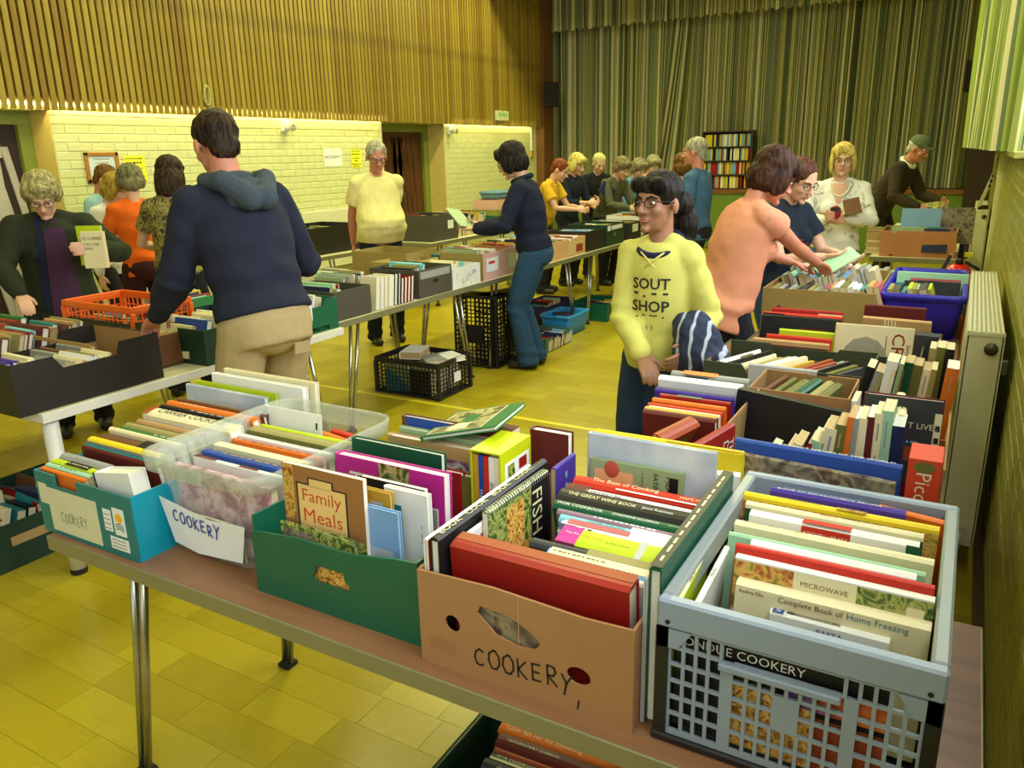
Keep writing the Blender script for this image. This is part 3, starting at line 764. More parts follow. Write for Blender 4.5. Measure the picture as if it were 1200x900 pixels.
# --- F grey folding crate
grey_p = mat('crate_grey', (142, 156, 172), .38, var=.05); grey_top = mat('crate_rim', (142, 152, 152), .36, var=.05); blk_p = mat('crate_black', (22, 22, 24), .45)
Fc = empty('folding_crate', (-.145, 1.29, TZ)); fx, fy, fh = .195, .28, .252
def lat_panel(w_, h, rows, cols, mg, bar, M, t=.006, solid=None, hole=None):
    """open grid of bars in the xy plane; solid(r,c) closes a cell, hole(r,c) drops the bars inside a hand slot"""
    mb = MB(); x0, x1, y0, y1 = -w_+mg, w_-mg, mg*.6, h-mg
    cw, ch = (x1-x0)/cols, (y1-y0)/rows
    for p, q in (((-w_,0),(w_,y0)), ((-w_,y1),(w_,h)), ((-w_,y0),(x0,y1)), ((x1,y0),(w_,y1))): mb.box((p[0],p[1],0),(q[0],q[1],t), 0, M)
    so = solid or (lambda r, c: False); ho = hole or (lambda r, c: False)
    for r in range(rows):
        for c in range(cols):
            a, b_ = x0+c*cw, y0+r*ch
            if so(r, c): mb.box((a,b_,0),(a+cw,b_+ch,t), 0, M); continue
            if c and not so(r, c-1) and not (ho(r, c) and ho(r, c-1)): mb.box((a-bar/2,b_,0),(a+bar/2,b_+ch,t*.95), 0, M)
            if r and not so(r-1, c) and not (ho(r, c) and ho(r-1, c)): mb.box((a,b_-bar/2,.0005),(a+cw,b_+bar/2,t*.9), 0, M)
    return mb
for nm, w_, M, rc in (('front', fx-.006, frame((1,0,0),(0,0,1),(0,-1,0),(0,-fy+.010,.012)), (6, 18)), ('back', fx-.006, frame((-1,0,0),(0,0,1),(0,1,0),(0,fy-.010,.012)), (5, 12)),
                  ('left', fy-.01, frame((0,-1,0),(0,0,1),(-1,0,0),(-fx+.010,0,.012)), (5, 14)), ('right', fy-.01, frame((0,1,0),(0,0,1),(1,0,0),(fx-.010,0,.012)), (5, 14))):
    fr_ = nm == 'front'
    lat_panel(w_, fh-.045, rc[0], rc[1], .018, .0055, M, solid=(lambda r, c: (r in (2, 3) and 8 <= c <= 9) or c in (4, 13) and r < 5) if fr_ else None,
              hole=(lambda r, c: r == 5 and 4 <= c <= 12) if fr_ else None).build('panel', grey_p if nm in ('front','back') else blk_p, Fc)
MB().box((-.098,-fy-.002,.158),(.072,-fy+.006,.170)).build('handle_bar', grey_p, Fc, bevel=.002)
for s in (-1, 1):   # rim rails
    MB().box((-fx,s*fy-(.0 if s<0 else .022),fh-.048),(fx,s*fy+(.022 if s<0 else 0),fh)).build('rim_rail', grey_p, Fc, bevel=.004)
    MB().box((s*fx-(0 if s<0 else .022),-fy+.022,fh-.048),(s*fx+(.022 if s<0 else 0),fy-.022,fh)).build('rim_rail', grey_top, Fc, bevel=.004)
for sx in (-1, 1):
    for sy in (-1, 1):
        MB().box((min(sx*fx,sx*(fx-.02)),min(sy*fy,sy*(fy-.02)),.012),(max(sx*fx,sx*(fx-.02)),max(sy*fy,sy*(fy-.02)),fh-.048)).build('corner_post', blk_p, Fc)
        MB().tube([(sx*(fx-.018),-fy-.001,fh-.036),(sx*(fx-.018),-fy+.004,fh-.036)], .004, 8).build('peg', blk_p, Fc) if sy < 0 else None
        # corner gussets of the front panel
        if sy < 0: MB().plate([(sx*fx*.99,0),(sx*(fx-.055),0),(sx*(fx-.035),-.03),(sx*fx*.99,-.034)], [], .004, 0, frame((1,0,0),(0,0,1),(0,-1,0),(0,-fy+.004,fh-.048))).build('gusset', grey_p, Fc)
MB().box((-fx-.003,-fy-.003,0),(fx+.003,fy+.003,.014)).build('base', blk_p, Fc, bevel=.003)
tag(Fc, 'grey plastic folding crate packed with cookery books', 'crate')
# --- generic lattice crate
def lat_crate(x0, x1, y0, y1, h, m, label, z0=0, rows=6, cols=(10, 7), m_low=None, solid_rim=.03, name='plastic_crate', group=None, base_m=None, lean=None):
    t = empty(name, ((x0+x1)/2, (y0+y1)/2, z0)); hx, hy = (x1-x0)/2, (y1-y0)/2
    for nm, w_, M, cl in (('f', hx, frame((1,0,0),(0,0,1),(0,-1,0),(0,-hy+.006,.008)), cols[0]), ('b', hx, frame((-1,0,0),(0,0,1),(0,1,0),(0,hy-.006,.008)), cols[0]),
                          ('l', hy-.006, frame((0,-1,0),(0,0,1),(-1,0,0),(-hx+.006,0,.008)), cols[1]), ('r', hy-.006, frame((0,1,0),(0,0,1),(1,0,0),(hx-.006,0,.008)), cols[1])):
        hh = h-solid_rim
        lat_panel(w_, hh, rows, cl, .016, .006, M).build('panel', m_low or m, t)
    for s in (-1, 1):
        MB().box((-hx-.005,s*hy-.008,h-solid_rim),(hx+.005,s*hy+.008,h)).build('rim_rail', m, t, bevel=.003)
        MB().box((s*hx-.008,-hy+.008,h-solid_rim),(s*hx+.008,hy-.008,h)).build('rim_rail', m, t, bevel=.003)
    for sx in (-1,1):
        for sy in (-1,1): MB().box((sx*hx-.012,sy*hy-.012,.004),(sx*hx+.012,sy*hy+.012,h-solid_rim)).build('corner_post', m, t, bevel=.003)
    MB().box((-hx,-hy,0),(hx,hy,.008)).build('base', base_m or m_low or m, t)
    if label: tag(t, label, 'crate', group)
    return t
def tub(x0, x1, y0, y1, h, m, label, z0=0, taper=.03, r=.03, lipw=.015, name='plastic_tub', group=None):
    t = empty(name, ((x0+x1)/2, (y0+y1)/2, z0)); hx, hy = (x1-x0)/2, (y1-y0)/2; i = taper
    loft_tub(t, [(hx-i,hy-i,.001,r),(hx-i*.4,hy-i*.4,h*.7,r),(hx-.012,hy-.012,h-.03,r)], 'tub_body', m)
    loft_tub(t, [(hx-.012,hy-.012,h-.032,r),(hx,hy,h-.03,r),(hx,hy,h,r),(hx-lipw,hy-lipw,h,r),(hx-.016,hy-.016,h-.03,r),(hx-i-.004,hy-i-.004,.004,r*.8)], 'rim', m, cap=False)
    MB().box((-hx+i,-hy+i,.001),(hx-i,hy-i,.005)).build('base', m, t)
    if label: tag(t, label, 'tub', group)
    return t
# under the front table
G = tub(-.93, -.40, .93, 1.46, .235, mat('crate_dark_green', (10, 48, 34), .4), 'dark green plastic tub of cookbooks under the cookery table')
# left: black box, orange crate, green boxes
def dip(w_, h): return [(-w_,0),(w_,0),(w_,h),(w_*.42,h),(w_*.36,h-.052),(-w_*.38,h-.052),(-w_*.5,h),(-w_,h)]
LB = open_box(-3.40, -2.955, 1.475, 2.09, .20, black_card, 'long black cardboard box with dipped sides on the white legged table', th=.005, m_in=card_in, side=dip)
for s in (-1,):
    MB().box((-.2,.02,.19),(.19,.026,.205)).build('crossbar', card_in, LB)
orange_p = mat('crate_orange', (226, 96, 14), .4, var=.05)
OC = lat_crate(-3.97, -3.42, 2.30, 2.63, .235, orange_p, 'orange rimmed plastic crate with black lattice sides', z0=TZ, rows=5, cols=(14, 9), m_low=orange_p, base_m=blk_p)
MB().box((-.25,-.17,.01),(.25,-.164,.15)).build('black_insert', blk_p, OC)
GB = open_box(-3.46, -2.93, 2.30, 2.78, .165, dgreen_card, 'dark green cardboard box under the hoodie man\'s hand', th=.005, front=notch(.0,.09,.03))
GC = open_box(-3.42, -2.955, 2.86, 3.21, .17, green_card, 'bright green cardboard box with a white label beside the khaki trousers', th=.005, side=lambda w_, h: [(-w_,0),(-.09+w_*.3,0),(-.09+w_*.3,.03),(.05+w_*.3,.03),(.05+w_*.3,0),(w_,0),(w_,h),(w_*.5,h),(w_*.4,h-.03),(-w_*.3,h-.03),(-w_*.4,h),(-w_,h)])
MB().box((.2325,-.10,.075),(.2335,-.02,.155)).build('label', white_p, GC)
mb = MB()
for q in range(6): mb.box((.2335,-.092,.085+q*.011),(.2339,-.03,.088+q*.011))
mb.build('print_lines', MATS['print_grey'], GC)
# middle row
M1 = open_box(-3.50, -3.06, 3.30, 3.62, .17, grey_card, 'charcoal cardboard box at the near end of the middle tables', th=.005)
M2 = open_box(-3.46, -3.055, 4.10, 4.48, .185, grey_card, 'charcoal cardboard box with a silver strip label and hand slot', th=.005, holes={'right': [rrect(-.03,.085,.03,.108,.008,3), rrect(-.025,.008,.03,.018,.004,2)]})
MB().box((.2025,-.17,.125),(.2033,.17,.172)).build('strip_label', mat('silver_label', (150,152,148), .5), M2)
M3 = open_box(-3.42, -3.06, 4.50, 4.86, .145, white_card, 'white cardboard box with blue handwriting on the middle tables', th=.005, holes={'right': [rrect(.0,.0+.002,.06,.025,.008,3)]})
mb = MB(); add_hand(mb, 'Fiction', (.1812, .03, .075), (0,.92,.4), (0,-.4,.92), .2, .05, .004, 0, (1,0,0), .1); add_hand(mb, '/', (.1812,-.12,.085), (0,1,0), (0,0,1), .03, .05, .003, 0, (1,0,0)); mb.build('handwriting', ink_blue, M3)
M4 = open_box(-3.44, -3.06, 4.90, 5.40, .20, pink_card, 'pale pink cardboard box with a chequered flap beside the white box', th=.005, colors={'front': ramp_mat('chequer_card', [(0,(90,66,30)),(.5,(190,170,90))], 60, (1,1,1), kind='wave', const=True), 'back': cardboard})
MB().box((.1905,-.2,.06),(.1912,.0-.03,.16)).build('label', white_p, M4); MB().box((.1905,.12,.05),(.1912,.22,.16)).build('label', mat('mint_label',(196,206,184),.6), M4); MB().box((.1912,-.17,.115),(.1916,-.08,.135)).build('red_print', mat('print_red',(196,40,40),.6), M4)
M5 = open_box(-4.15, -3.62, 4.72, 5.12, .20, card_ol, 'olive brown open cardboard tray in front of the polo shirt man', th=.005)
M6 = open_box(-3.78, -3.46, 4.5, 4.9, .16, MATS['chequer_card'], 'chequered cardboard box behind the white box', th=.005)
# far row
R1 = open_box(-3.5, -3.07, 6.02, 6.72, .16, peach_card, 'peach cardboard box with a red picture label', th=.005, side=notch(.05,.06,.03))
MB().box((.2155,-.02,.02),(.2163,.3,.13)).build('label', mat('label_buff',(206,180,120),.6), R1); MB().box((.2163,.15,.03),(.2168,.29,.1)).build('picture_print', mat('print_brick',(150,50,30),.6), R1)
R2 = open_box(-3.48, -3.07, 6.76, 7.16, .19, black_card, 'plain black cardboard box next to the peach box', th=.005)
R3 = open_box(-3.48, -3.065, 7.2, 7.66, .21, dgreen_card, 'dark green cardboard box with a white strip label in the far row', th=.005, holes={'right': [oval(.0,.11,.03,.02)]})
MB().box((.2085,-.2,.15),(.2093,-.12,.2)).build('label', white_p, R3); MB().box((.2085,-.1,.155),(.2093,.18,.195)).build('label', white_p, R3)
R4 = open_box(-3.48, -3.07, 7.82, 8.16, .18, black_card, 'black cardboard box with a white square label in the far row', th=.005)
MB().box((.2055,-.08,.08),(.2063,.08,.16)).build('label', white_p, R4)
R5 = open_box(-3.5, -3.07, 8.22, 8.7, .22, white_card, 'white cardboard box with a green stripe at the end of the far row', th=.005)
MB().box((.2155,-.22,.02),(.2163,.2,.06)).build('green_stripe', green_card, R5); MB().box((.2155,-.22,.07),(.2163,.2,.085)).build('green_stripe', green_card, R5); MB().tube([(.2155,.08,.15),(.2168,.08,.15)], .025, 12).build('red_spot', mat('print_berry',(110,24,30),.6), R5)
bl_p = mat('tub_sky_blue', (40, 140, 206), .4, var=.05)
R6 = tub(-3.80, -3.52, 6.5, 7.0, .12, bl_p, 'shallow sky blue tray on the far tables beside the yellow shirt', z0=TZ, name='plastic_tray')
R7 = tub(-3.80, -3.52, 7.3, 7.9, .12, bl_p, 'shallow sky blue tray behind the green and black boxes', z0=TZ, name='plastic_tray')
# wall row
W1 = open_box(-5.92, -5.38, 5.55, 6.3, .26, black_card, 'black cardboard box under the pale radiator', th=.006)
MB().box((.2705,.2,.06),(.2713,.28,.16)).build('label', white_p, W1)
W2 = open_box(-5.5, -5.0, 7.0, 7.5, .28, grey_card, 'tall charcoal box with a white label near the brown door', th=.006)
MB().box((.2505,.05,.12),(.2513,.16,.21)).build('label', white_p, W2)
W3 = open_box(-6.1, -5.7, 9.55, 10.3, .14, pink_card, 'pink cardboard tray in the middle of the stack by the far wall', z0=TZ+.15, th=.006)
W4 = open_box(-6.12, -5.68, 9.52, 10.32, .15, mat('green_tray',(120,130,50),.6), 'yellow green cardboard tray at the foot of the stack by the far wall', th=.006)
W5 = tub(-6.1, -5.75, 9.7, 10.25, .10, mat('tub_pale_blue',(110,150,170),.4), 'pale blue tray on top of the stack by the far wall', z0=TZ+.292)
W6 = open_box(-5.35, -5.0, 8.2, 8.6, .16, green_card, 'small green cardboard box beyond the leaning books', th=.005)
# on the floor
K1 = lat_crate(-3.5, -2.965, 4.14, 4.53, .26, blk_p, 'black lattice crate of books on the floor under the middle tables', rows=7, cols=(16, 9))
MB().box((.2755,-.02,.09),(.2763,.06,.16)).build('label', white_p, K1)
K2 = empty('plastic_crate', (-3.12, 5.12, 0))     # empty lattice crates stood on end
def upright_crate(x, y, rz, label):
    t = empty('plastic_crate', (x, y, 0), rz)
    M = frame((1,0,0),(0,0,1),(0,-1,0),(0,.0,0))
    lat_panel(.19, .56, 18, 10, .02, .008, M, solid=lambda r, c: 6 <= r <= 10 and 3 <= c <= 6).build('base_panel', blk_p, t)
    for s in (-1,1): lat_panel(.1, .56, 14, 4, .02, .014, frame((0,1,0),(0,0,1),(1,0,0),(s*.187-.003,.1,0))).build('side_panel', blk_p, t)
    MB().box((-.19,0,0),(.19,.2,.012)).build('end_panel', blk_p, t); MB().box((-.19,0,.548),(.19,.2,.56)).build('end_panel', blk_p, t)
    tag(t, label, 'crate')
bpy.data.objects.remove(K2)
upright_crate(-3.22, 5.02, .06, 'black lattice crate stood on end, left of a pair under the middle tables')
upright_crate(-3.03, 5.22, 1.35, 'black lattice crate stood on end beside the jeans of the fleece woman')
K3 = tub(-3.3, -2.99, 6.22, 6.66, .19, bl_p, 'bright sky blue tub on the floor under the far tables')
K4 = open_box(-3.28, -2.92, 5.62, 6.1, .12, mat('grey_green_card',(70,96,84),.6), 'grey green cardboard tray on the floor beside the jeans', z0=0, th=.005, side=dip)
K5 = open_box(-3.35, -2.95, 6.98, 7.46, .17, green_card, 'green cardboard box on the floor under the far tables', z0=0, th=.005)
K6 = open_box(-3.7, -3.36, 6.5, 7.1, .2, mat('navy_card',(24,28,70),.5), 'navy cardboard box on the floor behind the sky blue tub', z0=0, th=.005)
K7 = open_box(-3.78, -3.24, 1.42, 1.95, .20, dgreen_card, 'dark green cardboard box on the floor under the long black box', z0=0, th=.005)
MB().box((-.12,-.2662,.1),(.2,-.2654,.14)).build('strip_label', mat('label_tan',(170,140,90),.7), K7)
MB().box((.2705,-.2,.1),(.2713,.1,.14)).build('strip_label', MATS['label_tan'], K7)


# right side boxes
J = open_box(-.49, .022, 1.87, 2.33, .205, cardboard, 'brown cardboard box of upright paperbacks beside the radiator', th=.005, m_in=card_in, holes={'right': [rrect(.0,.04,.05,.07,.004,2)]},
             front=lambda w_, h: [(-w_,0),(w_,0),(w_,h*.6),(w_*.3,h*.6),(w_*.25,h*.5),(-w_*.2,h*.5),(-w_*.25,h*.6),(-w_,h*.6)])
for q in (0, .022): MB().box((.256,-.16,.05+q*1.2),(.2575,-.12,.07+q*1.2)).build('print_square', ink, J)
Kb = open_box(-.53, -.24, 2.38, 2.62, .19, cardboard, 'small brown cardboard box with a notched back, holding olive books', th=.005, m_in=card_in, back=notch(-.02,.03,.03))
Lb = open_box(-.755, -.22, 2.66, 3.02, .185, mat('bottle_green_card',(52,62,40),.5), 'bottle green open cardboard box with folded corners', th=.005, m_in=card_in, front=dip)
Nb = open_box(-.72, -.09, 3.07, 3.44, .16, mat('bottle_green_card',(52,62,40),.5), 'dark green box of big hardbacks in front of the tan box', th=.005, m_in=card_in)
Ob = open_box(-.875, -.345, 4.10, 4.95, .215, card_ol, 'tan cardboard box of paperbacks under the salmon top woman\'s hand', th=.006, m_in=card_in, holes={'front': [rrect(-.19,.09,-.168,.13,.008,3)]})
roy = mat('bin_royal_blue', (26, 20, 168), .4, var=.05)
Pb = tub(-.335, .035, 4.16, 5.12, .215, roy, 'royal blue plastic bin of books beside the near radiator', z0=TZ, taper=.035, lipw=.02)
Qb = open_box(-.63, -.07, 7.36, 7.85, .215, salmon_card, 'salmon cardboard box of picture books on the table near the stage', th=.006, m_in=card_in, holes={'front': [oval(-.18,.205,.02,.012), oval(-.19,.012,.018,.008)]})
# fire extinguisher by the wall
E_ = empty('fire_extinguisher', (-.02, 5.44, 0))
MB().box((-.11,-.09,0),(.11,.09,.16)).build('stand', mat('stand_red',(150,24,18),.5), E_, bevel=.006)
E2 = E_
redm = mat('extinguisher_red', (206, 22, 14), .25)
MB().tube([(0,0,.16),(0,0,.17),(0,0,.79),(0,0,.86),(0,0,.895),(0,0,.905)], [.08,.088,.088,.078,.05,.03], 24).build('cylinder', redm, E_, True)
MB().tube([(0,0,.90),(0,0,.945)], .022, 14).build('valve', blk_p, E_, True)
MB().add([(-.015,-.02,.945),(.015,-.02,.945),(.015,.02,.945),(-.015,.02,.945),(-.012,-.05,1.03),(.012,-.05,1.03),(.012,-.02,1.03),(-.012,-.02,1.03)], [(0,3,2,1),(4,5,6,7),(0,1,5,4),(1,2,6,5),(2,3,7,6),(3,0,4,7)]).build('lever', blk_p, E_)
MB().box((.02,-.012,.95),(.065,.012,.975)).build('safety_tag', mat('tag_yellow',(226,214,30),.5), E_)
MB().tube([(.03,0,.92),(.1,0,.88),(.105,0,.75),(.1,0,.5)], .011, 8).build('hose', rubber, E_, True)
tag(E_, 'red fire extinguisher on a stand behind the royal blue bin', 'extinguisher')
# stage bookcase with videos
bc = empty('bookcase', (-3.57, Y_ST+.12, .96)); dk = mat('bookcase_dark', (48, 28, 16), .5)
for s in (-1,1): MB().box((s*.40-.012,-.12,0),(s*.40+.012,.12,.92)).build('side_panel', dk, bc)
for z in (0,.22,.44,.66,.90): MB().box((-.39,-.12,z),(.39,.12,z+.02)).build('shelf', dk, bc)
MB().box((-.39,.11,0),(.39,.12,.92)).build('back_panel', dk, bc)
tag(bc, 'dark wooden bookcase of video cases standing on the stage edge', 'bookcase')
# ================================================================== BOOKS
def ray(x, y): return _r*((x-600)/F_PX)-_u*((y-450)/F_PX)+_f
def px(x, y, z):
    """photo pixel -> point on the level plane z (the height of the thing is known)"""
    d = ray(x, y); return V((0,0,CAM_H))+d*((z-CAM_H)/d.z)
def pxy(x, y, Y):
    d = ray(x, y); return V((0,0,CAM_H))+d*(Y/d.y)
CC = dict(red=(146,26,22), scarlet=(190,44,26), maroon=(92,28,28), orange=(214,110,34), yellow=(222,196,32), lime=(178,196,30), mustard=(186,148,50), cream=(222,212,170), white=(226,226,218),
    grey=(142,144,138), charcoal=(52,54,58), black=(24,24,26), brown=(104,66,38), tan=(178,142,92), olive=(104,104,46), green=(40,110,52), emerald=(14,80,52), sage=(142,164,120), mint=(150,196,160), teal=(36,120,124),
    aqua=(122,188,196), sky=(120,160,206), blue=(38,72,150), navy=(28,36,74), purple=(64,44,140), mauve=(142,112,128), magenta=(186,40,140), pink=(216,130,150), rose=(180,90,96), silver=(176,178,178), rust=(150,66,34), khaki=(150,140,86))
GLOSS = dict(black=.38, red=.36, emerald=.4)
def cov(n):
    if n in MATS: return MATS[n]
    if n == 'food': return ramp_mat('food', [(.25,(70,38,20)),(.4,(168,96,38)),(.52,(214,170,84)),(.62,(110,120,40)),(.75,(190,60,36))], 38, rough=.35, detail=4, dist=1.2)
    if n == 'greens': return ramp_mat('greens', [(.3,(28,44,22)),(.45,(84,112,44)),(.55,(176,178,96)),(.65,(60,84,30)),(.75,(196,190,150))], 34, rough=.35, detail=3, dist=1.5)
    if n == 'pasta': return ramp_mat('pasta', [(.35,(120,72,28)),(.48,(206,150,60)),(.6,(232,196,110)),(.7,(150,96,40))], 60, rough=.4, detail=2, dist=2)
    if n == 'stone': return ramp_mat('stone', [(.3,(46,40,36)),(.45,(116,104,92)),(.55,(150,140,110)),(.65,(96,70,60)),(.75,(60,66,50))], 26, rough=.35, detail=5, dist=.6)
    if n == 'berry': return ramp_mat('berry', [(.3,(90,40,60)),(.45,(176,110,130)),(.6,(226,190,196)),(.75,(140,60,80))], 22, rough=.35, dist=.8)
    if n == 'table': return ramp_mat('table', [(.3,(60,34,26)),(.45,(120,90,80)),(.55,(206,200,196)),(.68,(110,60,110)),(.8,(176,140,100))], 16, rough=.35, dist=1)
    if n == 'garden': return ramp_mat('garden', [(.3,(40,36,20)),(.42,(96,86,40)),(.52,(196,180,120)),(.6,(30,96,44)),(.7,(110,60,30))], 20, rough=.4, detail=4, dist=1)
    if n == 'sunset': return ramp_mat('sunset', [(.3,(60,30,80)),(.45,(140,100,160)),(.55,(176,60,40)),(.66,(222,120,40))], 9, rough=.35, dist=.5)
    if n == 'cloud': return ramp_mat('cloud', [(.35,(150,166,182)),(.55,(186,196,206)),(.7,(206,212,214))], 7, rough=.4, detail=4)
    return mat('cover_'+n, CC[n], GLOSS.get(n, .46), var=.06, scale=25, spec=.3)
page_m = [mat('pages_white', (222,218,204), .85, var=.05, scale=4, stretch=(120,1,1)), mat('pages_cream', (204,190,150), .85, var=.08, scale=4, stretch=(120,1,1)), mat('pages_tan', (176,152,104), .85, var=.1, scale=4, stretch=(120,1,1))]
wire_m = mat('binding_wire', (206,206,206), .3, .8)
rB = random.Random(21)
BOOKS = []
def book(T, H, D, M, cover, label, group, hard=True, prints=(), page=None, rings=False):
    c = .0026 if hard else .0009
    ov = .004 if hard else .0006
    bulge = min(.004, T*.18) if hard else .0008
    x0, x1 = -T/2, T/2
    out = [(x1,D),(x1,.002),(x1*.5,-bulge*.75),(0,-bulge),(x0*.5,-bulge*.75),(x0,.002),(x0,D),(x0+c,D),(x0+c,c+.001),(x1-c,c+.001),(x1-c,D)]
    n = len(out)
    vs = [(p[0],p[1],-H/2) for p in out]+[(p[0],p[1],H/2) for p in out]
    fs = [(i,(i+1)%n,(i+1)%n+n,i+n) for i in range(n)]
    q = [(0,1,9,10),(1,2,3,4,5,8,9),(5,6,7,8)]
    fs += [tuple(reversed(f)) for f in q]+[tuple(i+n for i in f) for f in q]
    o = MB().add(vs, fs).build('book', cov(cover))
    o.matrix_world = M
    pg = page if page is not None else (0 if hard and rB.random() < .6 else rB.choice((0,1,1,2)))
    MB().box((x0+c,c+.0012,-H/2+ov),(x1-c,D-ov,H/2-ov)).build('pages', page_m[pg], o)
    if prints:
        e = .0005; mb = MB(); ms = []
        def mi(m):
            m = cov(m) if isinstance(m, str) else m
            if m not in ms: ms.append(m)
            return ms.index(m)
        Z, Yv, X = V((0,0,1)), V((0,1,0)), V((1,0,0))
        FR = {'spine': (V((x0,-bulge-e,H/2)), -Z, X, H, T), 'near': (V((x0-e,D,H/2)), -Z, -Yv, H, D), 'near_r': (V((x0-e,0,H/2)), Yv, -Z, D, H),
              'front': (V((x1+e,0,-H/2)), Yv, Z, D, H), 'front_r': (V((x1+e,0,H/2)), -Z, Yv, H, D), 'spine_v': (V((x0,-bulge-e,H/2)), -Z, X, H, T)}
        for p in prints:
            O, U, W, Lu, Lv = FR[p[1]]; N = U.cross(W)
            if p[0] == 't':
                _, _, s, u, v, w_, h, m = p[:8]
                if s[0] == '~':      # print too small to read in the photo: word-like bars
                    k_ = len(s); cwd = w_*Lu/k_; C0 = O+U*(u*Lu-w_*Lu/2)+W*(v*Lv)+N*.0004; hb = W*(h*Lv*.16)
                    for j in range(k_):
                        a0, a1 = C0+U*(cwd*j), C0+U*(cwd*(j+.55+.25*((j*5) % 3)/2))
                        mb.add([a0-hb, a1-hb, a1+hb, a0+hb], [(0,1,2,3)], mi(m))
                else: add_text(mb, s, O+U*(u*Lu)+W*(v*Lv)+N*.0004, U, W, w_*Lu, h*Lv, mi(m))
            else:
                _, _, u0, v0, u1, v1, m = p[:7]
                k = p[7] if len(p) > 7 else 0.0
                a = [O+U*(u*Lu)+W*(v*Lv)+N*k for u, v in ((u0,v0),(u1,v0),(u1,v1),(u0,v1))]
                mb.add(a, [(0,1,2,3)], mi(m))
        if mb.v: mb.build('cover_print', ms, o)
    if rings:
        g = MB(); n = int(H/.0085)
        for i in range(n):
            z = -H/2+.008+i*(H-.016)/max(1,n-1)
            g.tube([V((x0-.001+(T/2+.003)*(1-math.cos(a)), .006-.011*math.sin(a), z)) for a in [PI*j/5-.2 for j in range(7)]], .0011, 4)
        g.build('wire_binding', wire_m, o)
    tag(o, label, 'book', group); BOOKS.append(o)
    return o
def M_up(p0, p1, lean=0.0):
    """spine uppermost, running from p0 to p1 (reading direction)"""
    p0, p1 = V(p0), V(p1); c = (p0+p1)/2; r = (p1-p0); r.normalize()
    up = V((0,0,1)); a = up.cross(r); a.normalize(); up = r.cross(a)
    if lean: R = Matrix.Rotation(-lean, 3, r); a = R @ a; up = R @ up
    return frame(a, -up, -r, c), (p1-p0).length
def bk(a, b, z, T, D, cover, label, group, prints=(), hard=True, lean=0.0, z2=None, page=None, rings=False, H=None):
    """book standing on its fore-edge, spine up; a, b = photo pixels of the two spine ends at height z"""
    P0, P1 = px(a[0], a[1], z), px(b[0], b[1], z2 or z)
    if ROW is not None:
        ROW['items'].append(dict(P0=P0, P1=V((P1.x, P1.y, P0.z)), T=T, D=D, H=H, rest=(cover, label, group, hard, prints, page, rings))); return
    M, L = M_up(P0, P1, lean)
    if L > .40 or L < .10: print('odd book length', round(L, 3), label)
    return book(T, H or L, D, M, cover, label, group, hard, prints, page, rings)
ROW = None
def row_begin(lean, lo=None, hi=None, grow=1.0, ulo=-99, uhi=99, minL=0.0, dz=0.0):
    global ROW; ROW = dict(lean=lean, items=[], lo=lo, hi=hi, grow=grow, ulo=ulo, uhi=uhi, minL=minL, dz=dz)
def row_end():
    """books of one row stand parallel and do not run into each other"""
    global ROW; R = ROW; ROW = None; it = R['items']
    d = V((0,0,0))
    for q in it: d += (q['P1']-q['P0']).normalized()
    d.z = 0; d.normalize()
    if R['lo'] is not None: d = V((1,0,0))
    n = V((0,0,1)).cross(d); cs = math.cos(R['lean'])
    for q in it: q['c'] = (q['P0']+q['P1'])/2; q['s'] = q['c'].dot(n); q['L'] = (q['P1']-q['P0']).length; q['T'] /= cs
    if R['lo'] is None: it.sort(key=lambda q: q['s'])
    lo = R['lo'] if R['lo'] is not None else it[0]['s']-it[0]['T']/2
    hi = R['hi'] if R['hi'] is not None else it[-1]['s']+it[-1]['T']/2
    tot = sum(q['T'] for q in it); f = (hi-lo-.0006*len(it))/tot
    if f < 1 or R['grow'] > 1:
        f = min(f, R['grow'])
        for q in it: q['T'] *= f
    e = lo
    for q in it: q['s2'] = max(q['s'], e+q['T']/2+.0003); e = q['s2']+q['T']/2
    e = hi
    for q in reversed(it): q['s2'] = min(q['s2'], e-q['T']/2-.0003); e = q['s2']-q['T']/2
    for q in it:
        c = q['c']+n*(q['s2']-q['s'])+V((0,0,R['dz'])); q['D'] += R['dz']
        q['L'] = min(max(q['L'], R['minL']), R['uhi']-R['ulo']); h_ = (q['H'] or q['L'])/2
        x_ = min(max(c.x, R['ulo']+h_), R['uhi']-h_); c.x = x_
        M, _ = M_up(c-d*(q['L']/2), c+d*(q['L']/2), R['lean'])
        book(q['T']*cs, q['H'] or q['L'], q['D'], M, *q['rest'])
def bface(a, b, Y, z0, T, cover, label, group, prints=(), hard=True, tilt=0.0, page=0, rings=False, rz=0.0, D=None):
    """book standing upright, front cover to the camera; a, b = pixels of the top corners at depth Y"""
    P0, P1 = pxy(a[0], a[1], Y), pxy(b[0], b[1], Y)
    top = (P0.z+P1.z)/2; H = top-z0; Dd = D or (P1-P0).length
    M = frame((0,-1,0),(1,0,0),(0,0,1)); M = Matrix.Translation((P0.x, Y, z0)) @ Matrix.Rotation(rz, 4, 'Z') @ Matrix.Rotation(-tilt, 4, 'X') @ Matrix.Translation((0,0,H/2)) @ M
    return book(T, H, Dd, M, cover, label, group, hard, prints, page, rings)
def S(text, m='white', u=.5, v=.5, w_=.8, h=.5): return ('t','spine',text,u,v,w_,h,m)

